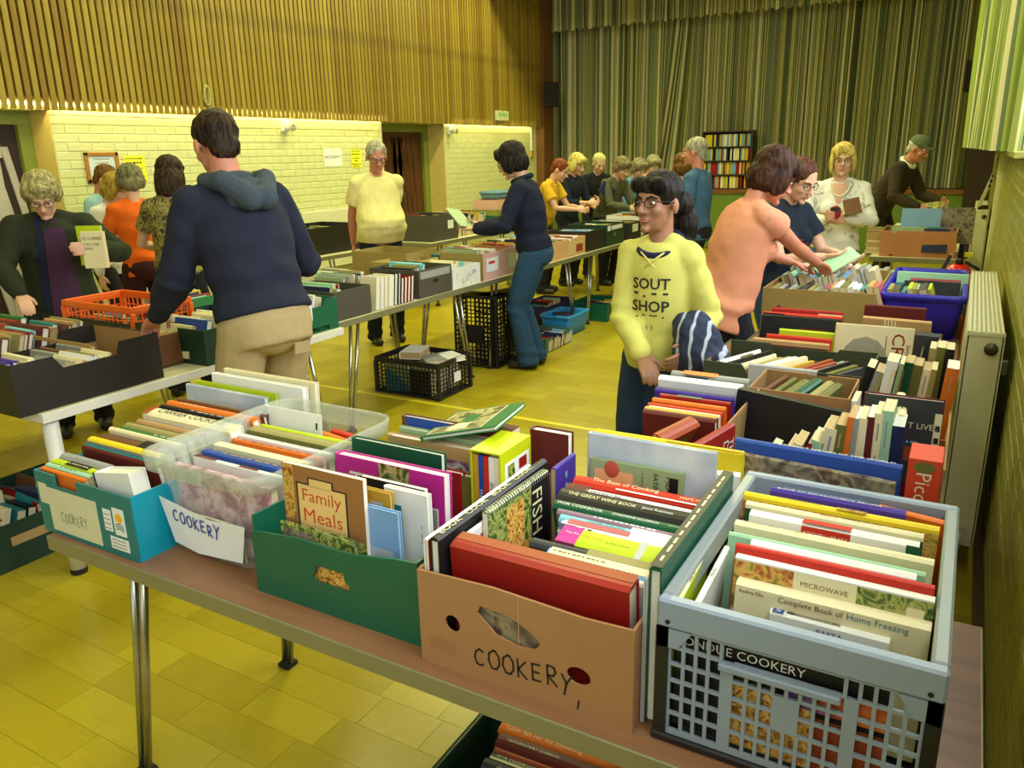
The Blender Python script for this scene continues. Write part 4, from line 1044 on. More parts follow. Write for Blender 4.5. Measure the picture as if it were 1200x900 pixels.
# ------------------------------------------------------------ grey folding crate
g = 'books in the grey folding crate'; wh = 'in the grey folding crate'
row_begin(.15, 1.062, 1.545, 1.15, -.318, .026)
bk((905,712),(1042,754), .900, .014, .183, 'white', 'white pasta cookbook with a blue badge '+wh, g, [('p','spine',.02,.0,.12,1,'blue'), ('p','spine',.14,.3,.6,1,'stone'), ('t','near','PASTA',.52,.93,.22,.07,'purple'), ('t','spine','S',.07,.5,.06,.7,'white')], lean=.12)
bk((856,696),(1090,753), .925, .030, .21, 'cream', 'thick cream home freezing cookbook '+wh, g, [('t','near','Audrey Ellis',.09,.95,.14,.045,'brown'), ('t','near','Complete Book of',.41,.945,.34,.07,'brown'), ('t','near','Home Freezing',.75,.945,.3,.07,'teal')], lean=.16)
bk((853,667),(1094,724), .955, .018, .238, 'white', 'microwave cookbook with a cream title panel and food photographs '+wh, g,
   [('p','near',0,.62,.32,.98,'food'), ('p','near',.32,.62,.64,.98,'cream'), ('p','near',.64,.62,1,.98,'greens'), ('t','near','MICROWAVE',.48,.91,.24,.055,'brown'), ('t','near','COOKBOOK',.48,.84,.24,.055,'brown'), ('p','near',.88,.72,.96,.92,'cream',.0003)], lean=.2, hard=False)
bk((855,650),(1094,706), .965, .012, .24, 'scarlet', 'red spined wire bound cook book '+wh, g, [('t','spine','THE BEST COOK\'S BOOK',.28,.5,.42,.5,'pink')], lean=.2, hard=False)
bk((878,640),(1074,676), .965, .02, .24, 'white', 'white celebrity chef cookbook with a purple bowl photograph '+wh, g,
   [('t','near','OPEN  RHODES  AROUND  BRITAIN',.42,.945,.78,.045,'olive'), ('p','near',.05,.45,.95,.90,'table'), ('p','near',.38,.66,.56,.86,'scarlet',.0003), ('p','near',0,.86,.07,.93,'scarlet',.0003), ('p','near',.68,.84,.98,.88,'scarlet',.0003)], lean=.18)
bk((853,628),(1085,668), .96, .012, .235, 'mint', 'plain green cookbook behind the white one '+wh, g, [], lean=.16)
bk((862,612),(1095,658), .95, .02, .225, 'cream', 'cream cookbook with faded green title '+wh, g, [('t','spine','Cordon Bleu Cookery',.22,.45,.34,.6,'olive')], lean=.12)
bk((880,600),(1078,638), .95, .026, .22, 'white', 'pink and white cookbook with a red title band '+wh, g, [('p','near',.0,.55,1,.93,'berry'), ('p','near',.33,.88,.62,.99,'scarlet',.0003), ('t','near','KITCHEN LIBRARY',.475,.935,.26,.05,'white'), ('p','spine',.33,.0,.62,.8,'scarlet'), ('p','near',.93,.5,1,1,'emerald',.0003)], lean=.1)
bk((874,590),(1083,626), .95, .016, .22, 'cream', 'cream and dark green beer book '+wh, g, [('p','near',0,.4,1,.96,'emerald'), ('t','spine','BEER',.49,.5,.1,.8,'red'), ('t','spine','ROGER PROTZ',.67,.5,.22,.5,'black')], lean=.08)
bk((862,579),(1090,614), .95, .018, .22, 'yellow', 'pale yellow cookbook with food photographs on its spine '+wh, g, [('p','spine',.5,.0,.65,.8,'food'), ('p','near',.0,.5,1,.96,'food'), ('t','spine','COOKBOOK',.3,.5,.24,.4,'olive')], lean=.06)
bk((904,573),(1062,600), .955, .022, .225, 'purple', 'purple recipe book with white capitals '+wh, g, [('t','spine',"THE WOMEN'S INSTITUTE'S",.4,.75,.62,.35,'sky'), ('t','spine','BOOK OF 650 FAVOURITE RECIPES',.44,.3,.78,.42,'white')], lean=.05)
row_end()
bk((1062,600),(1078,604), .94, .02, .2, 'orange', 'small orange booklet beside the purple recipe book '+wh, g, [], hard=False, H=.12)
bk((802,690),(826,645), .94, .010, .215, 'lime', 'slim lime green olive oil book along the side '+wh, g, [('p','spine',0,.0,1,.55,'cream'), ('t','spine','Olive Oil',.35,.3,.5,.5,'black')], hard=False, lean=-.1, H=.2)
bk((822,697),(848,648), .94, .010, .215, 'white', 'slim white herbs book along the side '+wh, g, [('t','spine','Herbs',.5,.5,.5,.6,'green')], hard=False, lean=-.1, H=.2)
book(.014, .30, .18, M_up((-.315,1.034,.905),(-.015,1.034,.905))[0], 'black', 'black fondue cookery book behind the crate slots', g, True, [('t','near','FONDUE COOKERY',.33,.87,.62,.11,'white'), ('p','near',.15,.93,1,1,'emerald'), ('p','near',.3,.0,.7,.62,'pasta'), ('p','near',.7,.0,1,.5,'rust'), ('p','near',.55,.55,1,.75,'sunset',.0002)])
for i, (c, xx) in enumerate((('yellow', -.3125), ('cream', -.300))):
    book(.009, .22, .2, M_up((xx, 1.25, .9), (xx, 1.45, .9))[0], c, 'slim %s booklet on edge at the side %s' % (c, wh), g, False)
# ------------------------------------------------------------ tall books between the brown box and the crate
g = 'tall books between the brown box and the grey crate'
M, L = M_up((-.352, 1.03, .985), (-.352, 1.46, .985)); book(.020, .42, .282, M, 'emerald', 'tall dark green book standing between the brown box and the grey crate', g, True, [('p','spine',0,0,1,1,'black'), ('t','spine','~~~~~~~~~~~~',.5,.5,.9,.62,'cream')], 0)
M, L = M_up((-.3655, 1.02, .965), (-.3655, 1.42, .965)); book(.006, .38, .262, M, 'silver', 'slim silver book standing beside the tall dark green one', g, True, (), 0)
# ------------------------------------------------------------ brown cookery box
g = 'books in the brown cookery box'; wh = 'in the brown cookery box'
M = M_up((-.735,1.055,.935),(-.392,1.055,.935), -.06)[0]; book(.044, .34, .225, M, 'red', 'very thick plain red hardback at the front of the brown cookery box', g, True, [('p','spine',0,.45,1,1,'rust')], 0)
book(.008, .19, .15, M_up((-.695,1.014,.862),(-.505,1.014,.862))[0], 'stone', 'grey patterned booklet behind the hand hole '+wh, g, False)
row_begin(-.24, 1.09, 1.448, 1.35, -.69, -.380, dz=-.03)
bk((605,648),(752,690), .945, .010, .235, 'white', 'white cookbook with a red band '+wh, g, [('p','spine',.03,0,.06,1,'red'), ('t','spine','~~~~~~~~~~~',.5,.4,.5,.5,'rose')], lean=.05)
bk((634,640),(762,676), .948, .020, .235, 'sky', 'sky blue and cream fatless cookbook '+wh, g, [('p','spine',.02,.35,.98,1,'cream'), ('t','spine','~~~~~~~~~~~',.3,.7,.5,.35,'olive'), ('t','spine','~~~~~~~',.75,.3,.24,.4,'navy')], hard=False)
bk((616,628),(772,666), .945, .018, .235, 'charcoal', 'dark grey cookbook with a pale end '+wh, g, [('p','spine',.45,.3,1,1,'khaki')], lean=.02)
bk((652,622),(782,656), .955, .034, .245, 'lime', 'thick lime and magenta diet book '+wh, g, [('p','spine',0,0,.19,1,'magenta'), ('p','near',0,.7,.19,1,'magenta'), ('t','spine','You Are',.11,.62,.13,.3,'white'), ('t','spine','What You Eat',.31,.6,.2,.32,'orange'), ('t','spine','by Gillian McKeith',.55,.5,.22,.25,'olive'), ('p','spine',.73,0,.79,1,'silver')], hard=False)
bk((647,612),(788,642), .948, .026, .235, 'white', 'white cookbook with a maroon corner '+wh, g, [('p','spine',0,0,.15,.5,'navy'), ('p','spine',.05,.6,.6,1,'rose'), ('t','spine','~~',.25,.4,.1,.5,'black')])
bk((648,602),(795,634), .948, .016, .235, 'aqua', 'pale turquoise cookbook '+wh, g, [('t','spine','HOME ITALIAN',.4,.5,.3,.5,'teal'), ('p','spine',.6,0,1,1,'white')])
bk((648,594),(803,626), .95, .012, .235, 'mauve', 'dusty mauve family cookbook '+wh, g, [('t','spine','~~~~~~~~~~~~',.55,.5,.5,.6,'white')])
bk((644,588),(808,622), .953, .020, .24, 'emerald', 'dark green cookbook with white capitals '+wh, g, [('t','spine','WOK COOKBOOK',.2,.5,.36,.6,'white'), ('t','spine','CHARMAINE SOLOMON',.62,.5,.34,.42,'white'), ('t','spine','WINDWARD',.92,.5,.12,.4,'mint')])
bk((646,578),(812,612), .96, .032, .245, 'black', 'thick black wine book with cream capitals '+wh, g, [('t','spine','THE GREAT WINE BOOK',.33,.5,.52,.45,'cream'), ('t','spine','Jancis Robinson',.74,.5,.22,.3,'white')])
bk((656,566),(818,598), .955, .020, .24, 'white', 'white cookbook with a maroon end '+wh, g, [('p','spine',0,0,.18,1,'maroon'), ('t','spine','~~~~~~~~~',.3,.5,.28,.5,'grey'), ('p','spine',.4,.1,.55,.4,'stone')])
bk((666,560),(826,590), .965, .024, .25, 'scarlet', 'orange red best of cooking book '+wh, g, [('t','spine','The Best of Cooking',.4,.6,.52,.45,'cream'), ('t','spine','HAMLYN',.9,.5,.16,.35,'cream'), ('p','spine',.35,.05,1,.18,'white')])
row_end()
bface((688,513),(838,528), 1.49, .715, .016, 'cloud', 'large pale blue picture book at the back of the brown box', g, page=0, tilt=.05)
bface((690,542),(800,553), 1.462, .715, .012, 'sage', 'pale green healthy eating book with an apple picture '+wh, g, [('p','front',.06,.55,.48,.92,'peach_print'), ('t','front_r','HEALTHY',.22,.86,.34,.10,'black'), ('t','front_r','EATING FACTS',.24,.72,.4,.10,'black'), ('t','front_r','~~~~~~~~~~~~',.25,.58,.4,.04,'olive'), ('p','front',.86,.74,.95,.95,'black')] if mat('peach_print',(222,170,120),.5) else [], page=0, tilt=.05)
o = MB().ell((0,0,0),(.002,.018,.02)).build('apple_picture', mat('apple_red',(176,80,60),.5), BOOKS[-1]); o.location = (.0066, .052, .105)
# left side of the brown box: spines running away from the camera
M = M_up((-.771,1.012,.945),(-.771,1.40,.945))[0]; book(.010, .388, .235, M, 'white', 'white cookbook with a red and white barcode cover on edge '+wh, g, True, [('t','spine','C',.62,.5,.05,.6,'black'), ('p','near',.0,.55,.25,1,'scarlet')], 0)
M = M_up((-.752,1.012,.95),(-.752,1.43,.95))[0]; book(.020, .418, .24, M, 'black', 'long black cook book with cream capitals on edge '+wh, g, True, [('t','spine','BOOK   COOK   BOOK   COOK',.45,.5,.85,.62,'cream')], 0)
M = M_up((-.734,1.09,.93),(-.734,1.24,.93))[0]; book(.010, .15, .21, M, 'white', 'white cookbook with a round tomato picture '+wh, g, True, [('p','near',.25,.45,.75,.92,'rust')], 0)
M = M_up((-.722,1.135,.955),(-.714,1.37,.955))[0]; book(.013, .235, .235, M, 'greens', 'ring bound fish cookbook with a vegetable photograph '+wh, g, False, [('p','near',.68,0,1,1,'black'), ('t','near_r','FISH',.30,.78,.42,.17,'cream'), ('p','near',.28,.5,.56,.92,'pasta'), ('p','near',.4,.15,.66,.5,'food')], 0, True)
M = M_up((-.705,1.385,.955),(-.705,1.485,.955))[0]; book(.012, .10, .235, M, 'purple', 'purple paperback on end behind the fish cookbook '+wh, g, False, [('t','near_r','~~~~~~~',.5,.5,.8,.3,'sky')])
# ------------------------------------------------------------ green cookery box
g = 'books in the green cardboard box'; wh = 'in the green cardboard box'
fl = mat('label_sand', (226,190,118), .5); fo_ = mat('label_red', (196,70,30), .5)
bface((330,541),(425,563), 1.085, .715, .012, 'tan', 'family meals cookbook with orange lettering at the front '+wh, g,
   [('p','front',0,0,1,1,'wood_print'), ('p','front',.0,.55,.14,1,'food',.0001), ('p','front',.72,.02,1,.5,'greens',.0001), ('p','front',.17,.44,.80,.87,ink,.0002), ('p','front',.19,.453,.78,.858,fl,.0003), ('p','front',.32,.86,.64,.925,ink,.0002), ('p','front',.34,.852,.62,.915,fl,.0003), ('t','front','Family',.485,.76,.48,.13,fo_), ('t','front','Meals',.485,.615,.48,.11,fo_), ('t','front','Elizabeth Sexton',.485,.50,.44,.04,fo_)] if mat('wood_print',(150,104,60),.4) else [], tilt=.02, hard=False)
bface((330,610),(400,630), 1.058, .715, .010, 'greens', 'wire bound vegetable cookbook lowest '+wh, g, [('p','front',.05,.4,.45,.95,'stone',.0002), ('p','front',.5,.5,.95,.98,'greens',.0002)], rings=False, D=.2)
bface((428,590),(464,601), 1.10, .715, .012, 'sky', 'light blue cookbook beside the family meals book', g, [('p','front',.12,.2,.8,.6,'cloud',.0002)], D=.085, page=0)
bface((425,570),(455,577), 1.14, .715, .012, 'mustard', 'yellow paperback with a barcode behind the light blue one', g, [('p','front',.3,.75,.75,.9,'silver',.0002)], D=.075)
bface((452,568),(500,580), 1.17, .715, .016, 'white', 'white cookbook with a teal picture panel '+wh, g, [('p','front',.1,.45,.4,.85,'teal',.0002), ('t','front_r','~~~',.4,.85,.2,.06,'grey')], D=.11, page=0)
bface((424,558),(500,572), 1.19, .715, .012, 'brown', 'dark brown topped paperback '+wh, g, [('p','front',0,.9,1,1,'black')], D=.17, hard=False)
bface((395,532),(525,556), 1.25, .715, .03, 'magenta', 'thick magenta cookbook with a dish photograph '+wh, g, [('p','front',.42,.45,.70,1,'garden',.0002), ('t','front_r','p',.2,.22,.12,.18,'white'), ('p','front',.80,.42,.95,.68,'white',.0002)]+[('p','front',.82+.012*q,.46,.826+.012*q,.66,ink,.0004) for q in range(10)], tilt=.03, D=.30, page=0)
bface((412,511),(512,534), 1.33, .715, .02, 'emerald', 'large bottle green cookbook '+wh, g, tilt=.03, D=.26, page=0)
bface((500,545),(530,552), 1.36, .715, .018, 'red', 'red hardback with white capitals '+wh, g, [('t','front','~~~',.5,.93,.7,.06,'white')], D=.10)
bface((526,552),(545,556), 1.37, .715, .022, 'olive', 'green covered hardback beside the red one '+wh, g, [], D=.09)
bface((455,507),(560,530), 1.42, .715, .026, 'tan', 'tan cookbook with a row of figures '+wh, g, [('p','front',.4,.55,1,.86,'table',.0002)], tilt=.03, D=.28)
bface((470,495),(560,520), 1.455, .715, .018, 'sage', 'grey green cookbook at the back '+wh, g, [], D=.24)
bface((473,487),(520,492), 1.48, .715, .02, 'brown', 'brown hardback with a blue top label at the back '+wh, g, [('p','front',.1,.9,.9,1,'blue')], D=.16)
# boxed set in a lime slipcase
t = empty('slipcase_set', (-.894, 1.352, TZ+.006)); lm = mat('slipcase_lime', (186,198,16), .35)
cw, cdp, ch = .078, .138, .272
MB().box((0,0,ch-.004),(cw,cdp,ch)).build('case_top', lm, t); MB().box((0,0,0),(cw,cdp,.004)).build('case_bottom', lm, t)
MB().box((cw-.004,0,.004),(cw,cdp,ch-.004)).build('case_side', lm, t); MB().box((0,0,.004),(.004,cdp,ch-.004)).build('case_side', lm, t); MB().box((.004,cdp-.004,.004),(cw-.004,cdp,ch-.004)).build('case_back', lm, t)
mb = MB(); mb.box((cw,.018,.012),(cw+.0006,cdp-.01,ch-.03),4); mb.box((cw+.0006,.024,.03),(cw+.0012,.068,.17),0); mb.box((cw+.0012,.031,.04),(cw+.0018,.061,.16),2); mb.box((cw+.0006,.076,.06),(cw+.0012,.12,.20),1); mb.box((cw+.0012,.083,.07),(cw+.0018,.113,.19),2); mb.box((cw+.0006,.03,.185),(cw+.0012,.06,.235),3); mb.box((cw+.0006,.08,.21),(cw+.0012,.115,.235),0)
mb.build('case_picture', [cov('red'), cov('orange'), cov('cream'), cov('greens'), cov('white')], t)
for i, c in enumerate(('mustard','blue','scarlet','white','cream')):
    q = MB().box((.006+i*.0134,.003,.005),(.0188+i*.0134,.13,ch-.012)).build('volume', cov(c), t)
    mb = MB(); add_text(mb, ('AND', 'MADE WITH', 'SAUCES', 'MADE WITH WINE', 'COOKING')[i], (.0124+i*.0134, .0024, ch*.5), (0,0,1), (-1,0,0), .15, .008, 0); mb.build('title', cov('navy') if c in ('white','cream','mustard') else cov('white'), q)
tag(t, 'lime slipcase set of cookbooks with a kitchen picture at the back of the green box', 'book set')
# pictured book lying on top, tilted
M = Matrix.Translation((-1.07,1.43,.955)) @ Matrix.Rotation(math.radians(8), 4, 'Z') @ Matrix.Rotation(math.radians(-14), 4, 'Y') @ frame((0,0,1),(1,0,0),(0,1,0), (0, .07, 0))
book(.012, .19, .20, M, 'green', 'green bordered picture book lying on top '+wh, g, True, [('p','front',.05,.05,.80,.95,'cream'), ('p','front',.07,.07,.78,.93,'garden',.0003), ('p','front',.35,.4,.55,.7,'green',.0005), ('p','front',.3,.1,.55,.35,'cream',.0005)], 0)
M = Matrix.Translation((-1.02,1.54,.93)) @ frame((0,0,1),(1,0,0),(0,1,0)); book(.05, .10, .12, M, 'maroon', 'dark paperback behind the green bordered picture book', g, False)
bface((624,500),(650,505), 1.53, .70, .03, 'maroon', 'dark red hardback beside the lime slipcase', g, D=.10, page=0)
# through the hand hole
bface((345,640),(420,650), 1.045, .715, .006, 'pasta', 'pasta picture book showing through the hand hole '+wh, g, D=.2, hard=False)
# ------------------------------------------------------------ clear tub
g = 'books in the clear tub'; wh = 'in the clear tub'
row_begin(.05, 1.085, 1.41, 1.3, -1.595, -1.268, .315)
bk((196,535),(305,572), .90, .016, .185, 'berry', 'red patterned book at the front '+wh, g, [], hard=False)
bk((222,527),(300,556), .90, .010, .18, 'white', 'white book with a maroon end '+wh, g, [('p','spine',0,0,.25,1,'maroon'), ('p','spine',.5,.1,.7,.9,'maroon')], hard=False)
bk((226,517),(312,550), .905, .018, .185, 'blue', 'blue paperback with gold capitals '+wh, g, [('t','spine','~~~~~~~~',.55,.5,.7,.5,'mustard')], hard=False)
bk((252,510),(326,543), .91, .022, .19, 'cream', 'cream boxed paperback with a grey panel '+wh, g, [('p','near',.15,.3,.95,.8,'grey')], hard=False)
bk((270,507),(342,535), .905, .010, .185, 'orange', 'orange spined paperback '+wh, g, [('t','spine','~~~~~~~~',.5,.5,.8,.5,'red')], hard=False)
bk((272,502),(352,528), .908, .012, .19, 'white', 'white paperback with grey capitals '+wh, g, [('t','spine','CLASSIC COOKERY',.55,.5,.7,.6,'grey')], hard=False)
bk((278,492),(372,520), .912, .032, .195, 'khaki', 'thick drab brown hardback '+wh, g, [('p','near',0,.6,1,1,'olive')])
bk((292,486),(378,508), .912, .014, .195, 'lime', 'lime green paperback '+wh, g, [], hard=False)
row_end()
bface((302,477),(381,491), 1.42, .72, .004, 'white', 'white card with black zigzag edges standing '+wh, g, [('p','front',.06+.0*q,.02+.16*q,.09,.1+.16*q,ink) for q in range(6)]+[('p','front',.91,.02+.16*q,.94,.1+.16*q,ink) for q in range(6)], D=.21, tilt=.1)
bk((372,504),(402,514), .90, .02, .18, 'orange', 'small orange and red paperback '+wh, g, [], hard=False, H=.12)
bk((395,504),(415,510), .90, .02, .18, 'scarlet', 'small scarlet paperback '+wh, g, [], hard=False, H=.1)
bface((215,600),(290,618), 1.085, .715, .008, 'greens', 'book seen through the front of the clear tub', g, [('p','front',0,.5,1,1,'food')], D=.2, hard=False)
# ------------------------------------------------------------ teal box
g = 'books in the teal box'; wh = 'in the teal box'
row_begin(-.1, .996, 1.10, 1.3, -1.955, -1.77)
bk((57,551),(112,570), .868, .010, .155, 'orange', 'slim orange book at the front '+wh, g, [], hard=False)
bk((60,547),(120,566), .872, .012, .16, 'mint', 'pale green slimming book '+wh, g, [('t','spine','~~~~',.5,.5,.4,.5,'green')], hard=False)
bk((66,540),(118,556), .876, .016, .165, 'lime', 'lime green book with a black panel '+wh, g, [('p','spine',.3,.1,.8,1,'black'), ('t','spine','~~~~~~',.55,.6,.45,.4,'cream')], hard=False)
bk((73,532),(130,548), .88, .022, .17, 'grey', 'grey hardback with silver lettering '+wh, g, [('t','spine','COOKBOOK',.5,.5,.5,.4,'silver')])
row_end()
P = px(120, 548, .90); M = Matrix.Translation((-1.66,1.05,.84)) @ frame((0,-1,0),(1,0,0),(0,0,1), (-.1,0,0)); M = frame((0,-1,0),(.98,0,.17),(-.17,0,.98), (-1.745, 1.035, .835))
book(.045, .105, .14, M, 'white', 'thick white book with line drawings at the front corner '+wh, g, True, [('p','front',.32+.05*q,.18,.34+.05*q,.34+.1*((q*7)%3)/3,'charcoal') for q in range(10)]+[('p','spine',0,.6,1,1,'black')], 0)
row_begin(-.15, 1.108, 1.49, 1.25, -1.955, -1.60, .26)
bk((76,517),(150,543), .885, .014, .175, 'maroon', 'dark red hardback with a turquoise edge '+wh, g, [('p','spine',0,.5,1,1,'teal')])
bk((80,511),(152,535), .90, .020, .19, 'yellow', 'bright yellow hardback '+wh, g, [('p','near',0,.8,1,1,'grey')])
bk((92,505),(152,528), .895, .03, .185, 'brown', 'brown covered book under the leaning cream one '+wh, g, [('p','spine',.6,0,.8,1,'black')])
bk((91,497),(168,517), .91, .012, .2, 'cream', 'cream hardback leaning across '+wh, g, [], lean=-.4)
bk((127,497),(188,514), .90, .014, .19, 'green', 'green book with white lettering '+wh, g, [('t','spine','~~~~',.75,.5,.4,.5,'white')])
bk((132,493),(200,509), .905, .02, .195, 'khaki', 'pale khaki hardback '+wh, g, [])
bk((140,487),(208,503), .905, .018, .195, 'tan', 'pale tan hardback '+wh, g, [])
bk((146,476),(244,500), .925, .036, .215, 'cream', 'thick cream cookbook with black capitals '+wh, g, [('t','spine','CARRIER COOKING',.5,.6,.75,.5,'black'), ('p','near',0,.7,1,.95,'white'), ('p','spine',0,0,.06,1,'rust')])
bk((166,470),(250,489), .925, .018, .215, 'black', 'black hardback with silver lettering '+wh, g, [('t','spine','~~~~~~',.65,.5,.5,.5,'silver')])
bk((168,464),(266,486), .93, .022, .22, 'orange', 'orange red hardback '+wh, g, [('t','spine','~~~~~~~~',.3,.5,.3,.4,'cream')])
bk((176,462),(280,480), .93, .012, .22, 'brown', 'dark brown hardback at the back '+wh, g, [])
row_end()
gb = 'large white books behind the clear tub'
bface((216,452),(302,465), 1.50, .70, .016, 'cloud', 'large pale blue book standing behind the clear tub', gb, page=0, D=.34, tilt=.05)
bface((228,449),(320,460), 1.525, .70, .010, 'lime', 'large book with a lime edge behind the clear tub', gb, D=.34, tilt=.05)
bface((247,441),(352,452), 1.55, .70, .022, 'white', 'large plain white book behind the clear tub', gb, D=.38, page=0, tilt=.05)
bface((260,435),(360,446), 1.58, .70, .016, 'cream', 'tallest cream book behind the clear tub', gb, D=.38, page=0, tilt=.05)
# ------------------------------------------------------------ tub under the table
g = 'books in the dark green floor tub'; wh = 'in the dark green tub under the table'
row_begin(-.25, None, None, 1.2, -.9, -.42)
bk((588,848),(735,905), .225, .03, .2, 'orange', 'orange low fat cookbook '+wh, g, [('t','spine','Low fat no fat cooking',.36,.55,.6,.5,'cream')], hard=False)
bk((586,862),(722,910), .22, .04, .2, 'maroon', 'thick dark maroon family cookbook '+wh, g, [('t','spine','FAVOURITE FAMILY COOKBOOK',.32,.6,.45,.3,'white')])
bk((580,877),(720,925), .215, .016, .19, 'rust', 'rust coloured cookbook '+wh, g, [])
bk((578,882),(716,930), .212, .018, .19, 'emerald', 'dark green and cream cookbook '+wh, g, [('p','spine',.0,.0,1,.35,'cream'), ('t','spine','WOK COOKBOOK',.22,.65,.34,.5,'cream'), ('t','spine','CHARMAINE SOLOMON',.62,.65,.34,.4,'cream')])
bk((566,894),(700,944), .21, .03, .18, 'charcoal', 'dark grey cookbook with thin silver lettering '+wh, g, [('t','spine','alan hutchison',.28,.5,.3,.4,'silver')])
row_end()
# ------------------------------------------------------------ right hand table
g = 'books on the table beside the radiator'
bk((700,504),(872,531), .945, .020, .24, 'yellow', 'long bright yellow book standing behind the brown cookery box', g, [('p','spine',.5,.0,1,.2,'mustard')], page=0)
bk((790,548),(868,556), .90, .022, .195, 'white', 'white paperback in front of the long yellow book', g, [], page=0)
bk((866,530),(1050,566), .925, .014, .22, 'stone', 'book with a brown pebble photograph cover', g, [('t','near_r','Br',.25,.47,.22,.14,'white')], lean=.05, page=0)
bk((863,514),(1058,547), .95, .022, .245, 'blue', 'large blue book with white capitals behind the grey crate', g, [('t','spine','EXTINCT SPECIES OF THE WORLD',.62,.5,.68,.5,'white'), ('p','near',.72,.72,.9,.88,'cloud')], lean=.08)
t = empty('toy_carton', tuple(V((-.048, 1.70, TZ)))); MB().box((0,0,0),(.062,.10,.285)).build('carton', mat('carton_red',(206,62,26),.45), t, bevel=.001)
mb = MB(); add_text(mb, 'Piccoli', (.031,-.0006,.205), (0,0,-1), (1,0,0), .1, .03, 0); mb.add([(.031+.02*math.cos(a),-.0006,.268+.012*math.sin(a)) for a in [2*PI*i/12 for i in range(12)]], [tuple(range(12))], 1); mb.build('carton_print', [cov('cream'), cov('olive')], t); tag(t, 'narrow red carton with cream lettering beside the blue book', 'carton')
wh = 'in the pile beside the brown paperback box'; g = 'pile beside the brown paperback box'
bk((803,528),(865,492), .93, .022, .2, 'red', 'red book with large white letters askew '+wh, g, [('p','near',.0,0,.6,.8,'olive'), ('t','near_r','THE',.3,.9,.3,.12,'white'), ('t','near_r','DO',.3,.75,.3,.14,'white')], H=.2)
bk((776,512),(812,494), .92, .04, .19, 'rust', 'orange covered book leaning against the red one '+wh, g, [('p','near',.2,.3,.8,.9,'olive')], H=.17, lean=-.5)
row_begin(-.15, 1.93, 2.36, 1.4, -.76, -.51)
bk((760,494),(842,505), .92, .022, .2, 'maroon', 'deep maroon hardback with gilt top '+wh, g, [('p','spine',0,.5,1,1,'mustard')], H=.2)
bk((766,482),(852,492), .92, .016, .2, 'cream', 'cream hardback with pale blue tips '+wh, g, [])
bk((769,475),(858,486), .92, .012, .2, 'scarlet', 'bright red hardback '+wh, g, [])
bk((772,468),(858,480), .925, .014, .205, 'orange', 'orange hardback '+wh, g, [])
bk((776,463),(860,473), .925, .012, .205, 'red', 'red and black hardback '+wh, g, [('p','spine',.25,.1,.6,.9,'black')])
bk((773,456),(865,468), .93, .014, .21, 'purple', 'violet blue hardback '+wh, g, [('p','spine',0,.5,1,1,'navy')])
bk((780,441),(880,455), .94, .024, .22, 'white', 'white hardback with big black letters '+wh, g, [('t','near_r','THE',.22,.66,.2,.05,'black'), ('t','near_r','FO',.26,.58,.36,.10,'black')], page=1)
bk((796,436),(886,448), .935, .02, .215, 'grey', 'grey hardback with an orange band '+wh, g, [('p','spine',.15,.0,.6,1,'orange'), ('p','near',.2,.7,.5,1,'charcoal')])
row_end()
wh = 'in the brown paperback box'; g = 'books in the brown paperback box'
bk((868,455),(1016,488), .935, .03, .23, 'black', 'broad black book with yellow letters across '+wh, g, [('t','near_r','TUT',.45,.80,.5,.09,'yellow'), ('t','near_r','T',.5,.93,.3,.07,'yellow')], lean=.22)
def stand_row(items, Y0, zb, group, where, tilt=0.0):
    """upright books, spine to the camera; items = (pixel x, pixel y of the spine top, thickness, colour, hard, text)"""
    for it in items:
        x, y, T, c = it[:4]; txt = it[4] if len(it) > 4 else None; ti = it[5] if len(it) > 5 else tilt
        P = pxy(x, y, Y0); H = max(.12, P.z-zb)
        M = Matrix.Translation((P.x, Y0, zb)) @ Matrix.Rotation(ti, 4, 'Y') @ Matrix.Translation((0,0,H/2))
        thick = 'thick' if T > .026 else 'slim' if T < .014 else 'medium'
        pr = [('t','spine',txt,.45,.5,.75,.5,'grey' if c in ('cream','white','mint','sage','yellow') else 'tan')] if txt else []
        book(T, H, .105, M, c, '%s %s paperback upright %s' % (thick, c, where), group, False, pr)
stand_row([(878,522,.02,'teal',None,.3),(897,516,.016,'cream',None,.3),(906,512,.02,'cream','~~',.28),(920,512,.014,'red',None,.28),(930,510,.03,'mint','~~~',.25),(941,514,.016,'sage',None,.2),(950,502,.008,'cream',None,.12),(962,500,.034,'cream','~~~',.1),(978,497,.026,'olive','~~~',.06),(990,488,.016,'orange',None,.05),(999,490,.016,'grey','~~~',.03),(1009,490,.022,'cream','IN',.02),(1021,489,.018,'maroon',None,.0),(1031,485,.020,'cream','~~~',.0),(1041,482,.024,'mint','~~',.0)], 1.882, TZ+.005, g, wh)
stand_row([(1053,500,.026,'navy',None,0)], 1.882, TZ+.005, g, wh)
bk((1056,453),(1058,496), .99, .02, .12, 'cream', 'cream paperback laid across the top '+wh, g, [('t','spine','~~~',.5,.5,.6,.5,'olive')], hard=False, H=.2)
bface((1014,463),(1108,472), 2.03, .715, .03, 'maroon', 'dark history book with white capitals and a figured border '+wh, g, [('p','front',0,.3,.97,1,'charcoal',.0001), ('t','front','ANCIENT LIVES',.55,.78,.8,.12,'cream'), ('p','front',.25,.48,.85,.60,'rust',.0002), ('t','front','~~~~~~~~~',.5,.64,.5,.06,'sky'), ('p','front',.9,.0,.99,.9,'cream',.0002)]+[('p','front',.915,.05+.1*q,.975,.1+.1*q,ink,.0004) for q in range(8)], tilt=.08, page=0)
stand_row([(1001,470,.014,'white','IN',0.0)], 2.2, TZ+.01, g, wh)
wh = 'in the small notched brown box'; g = 'books in the small notched brown box'
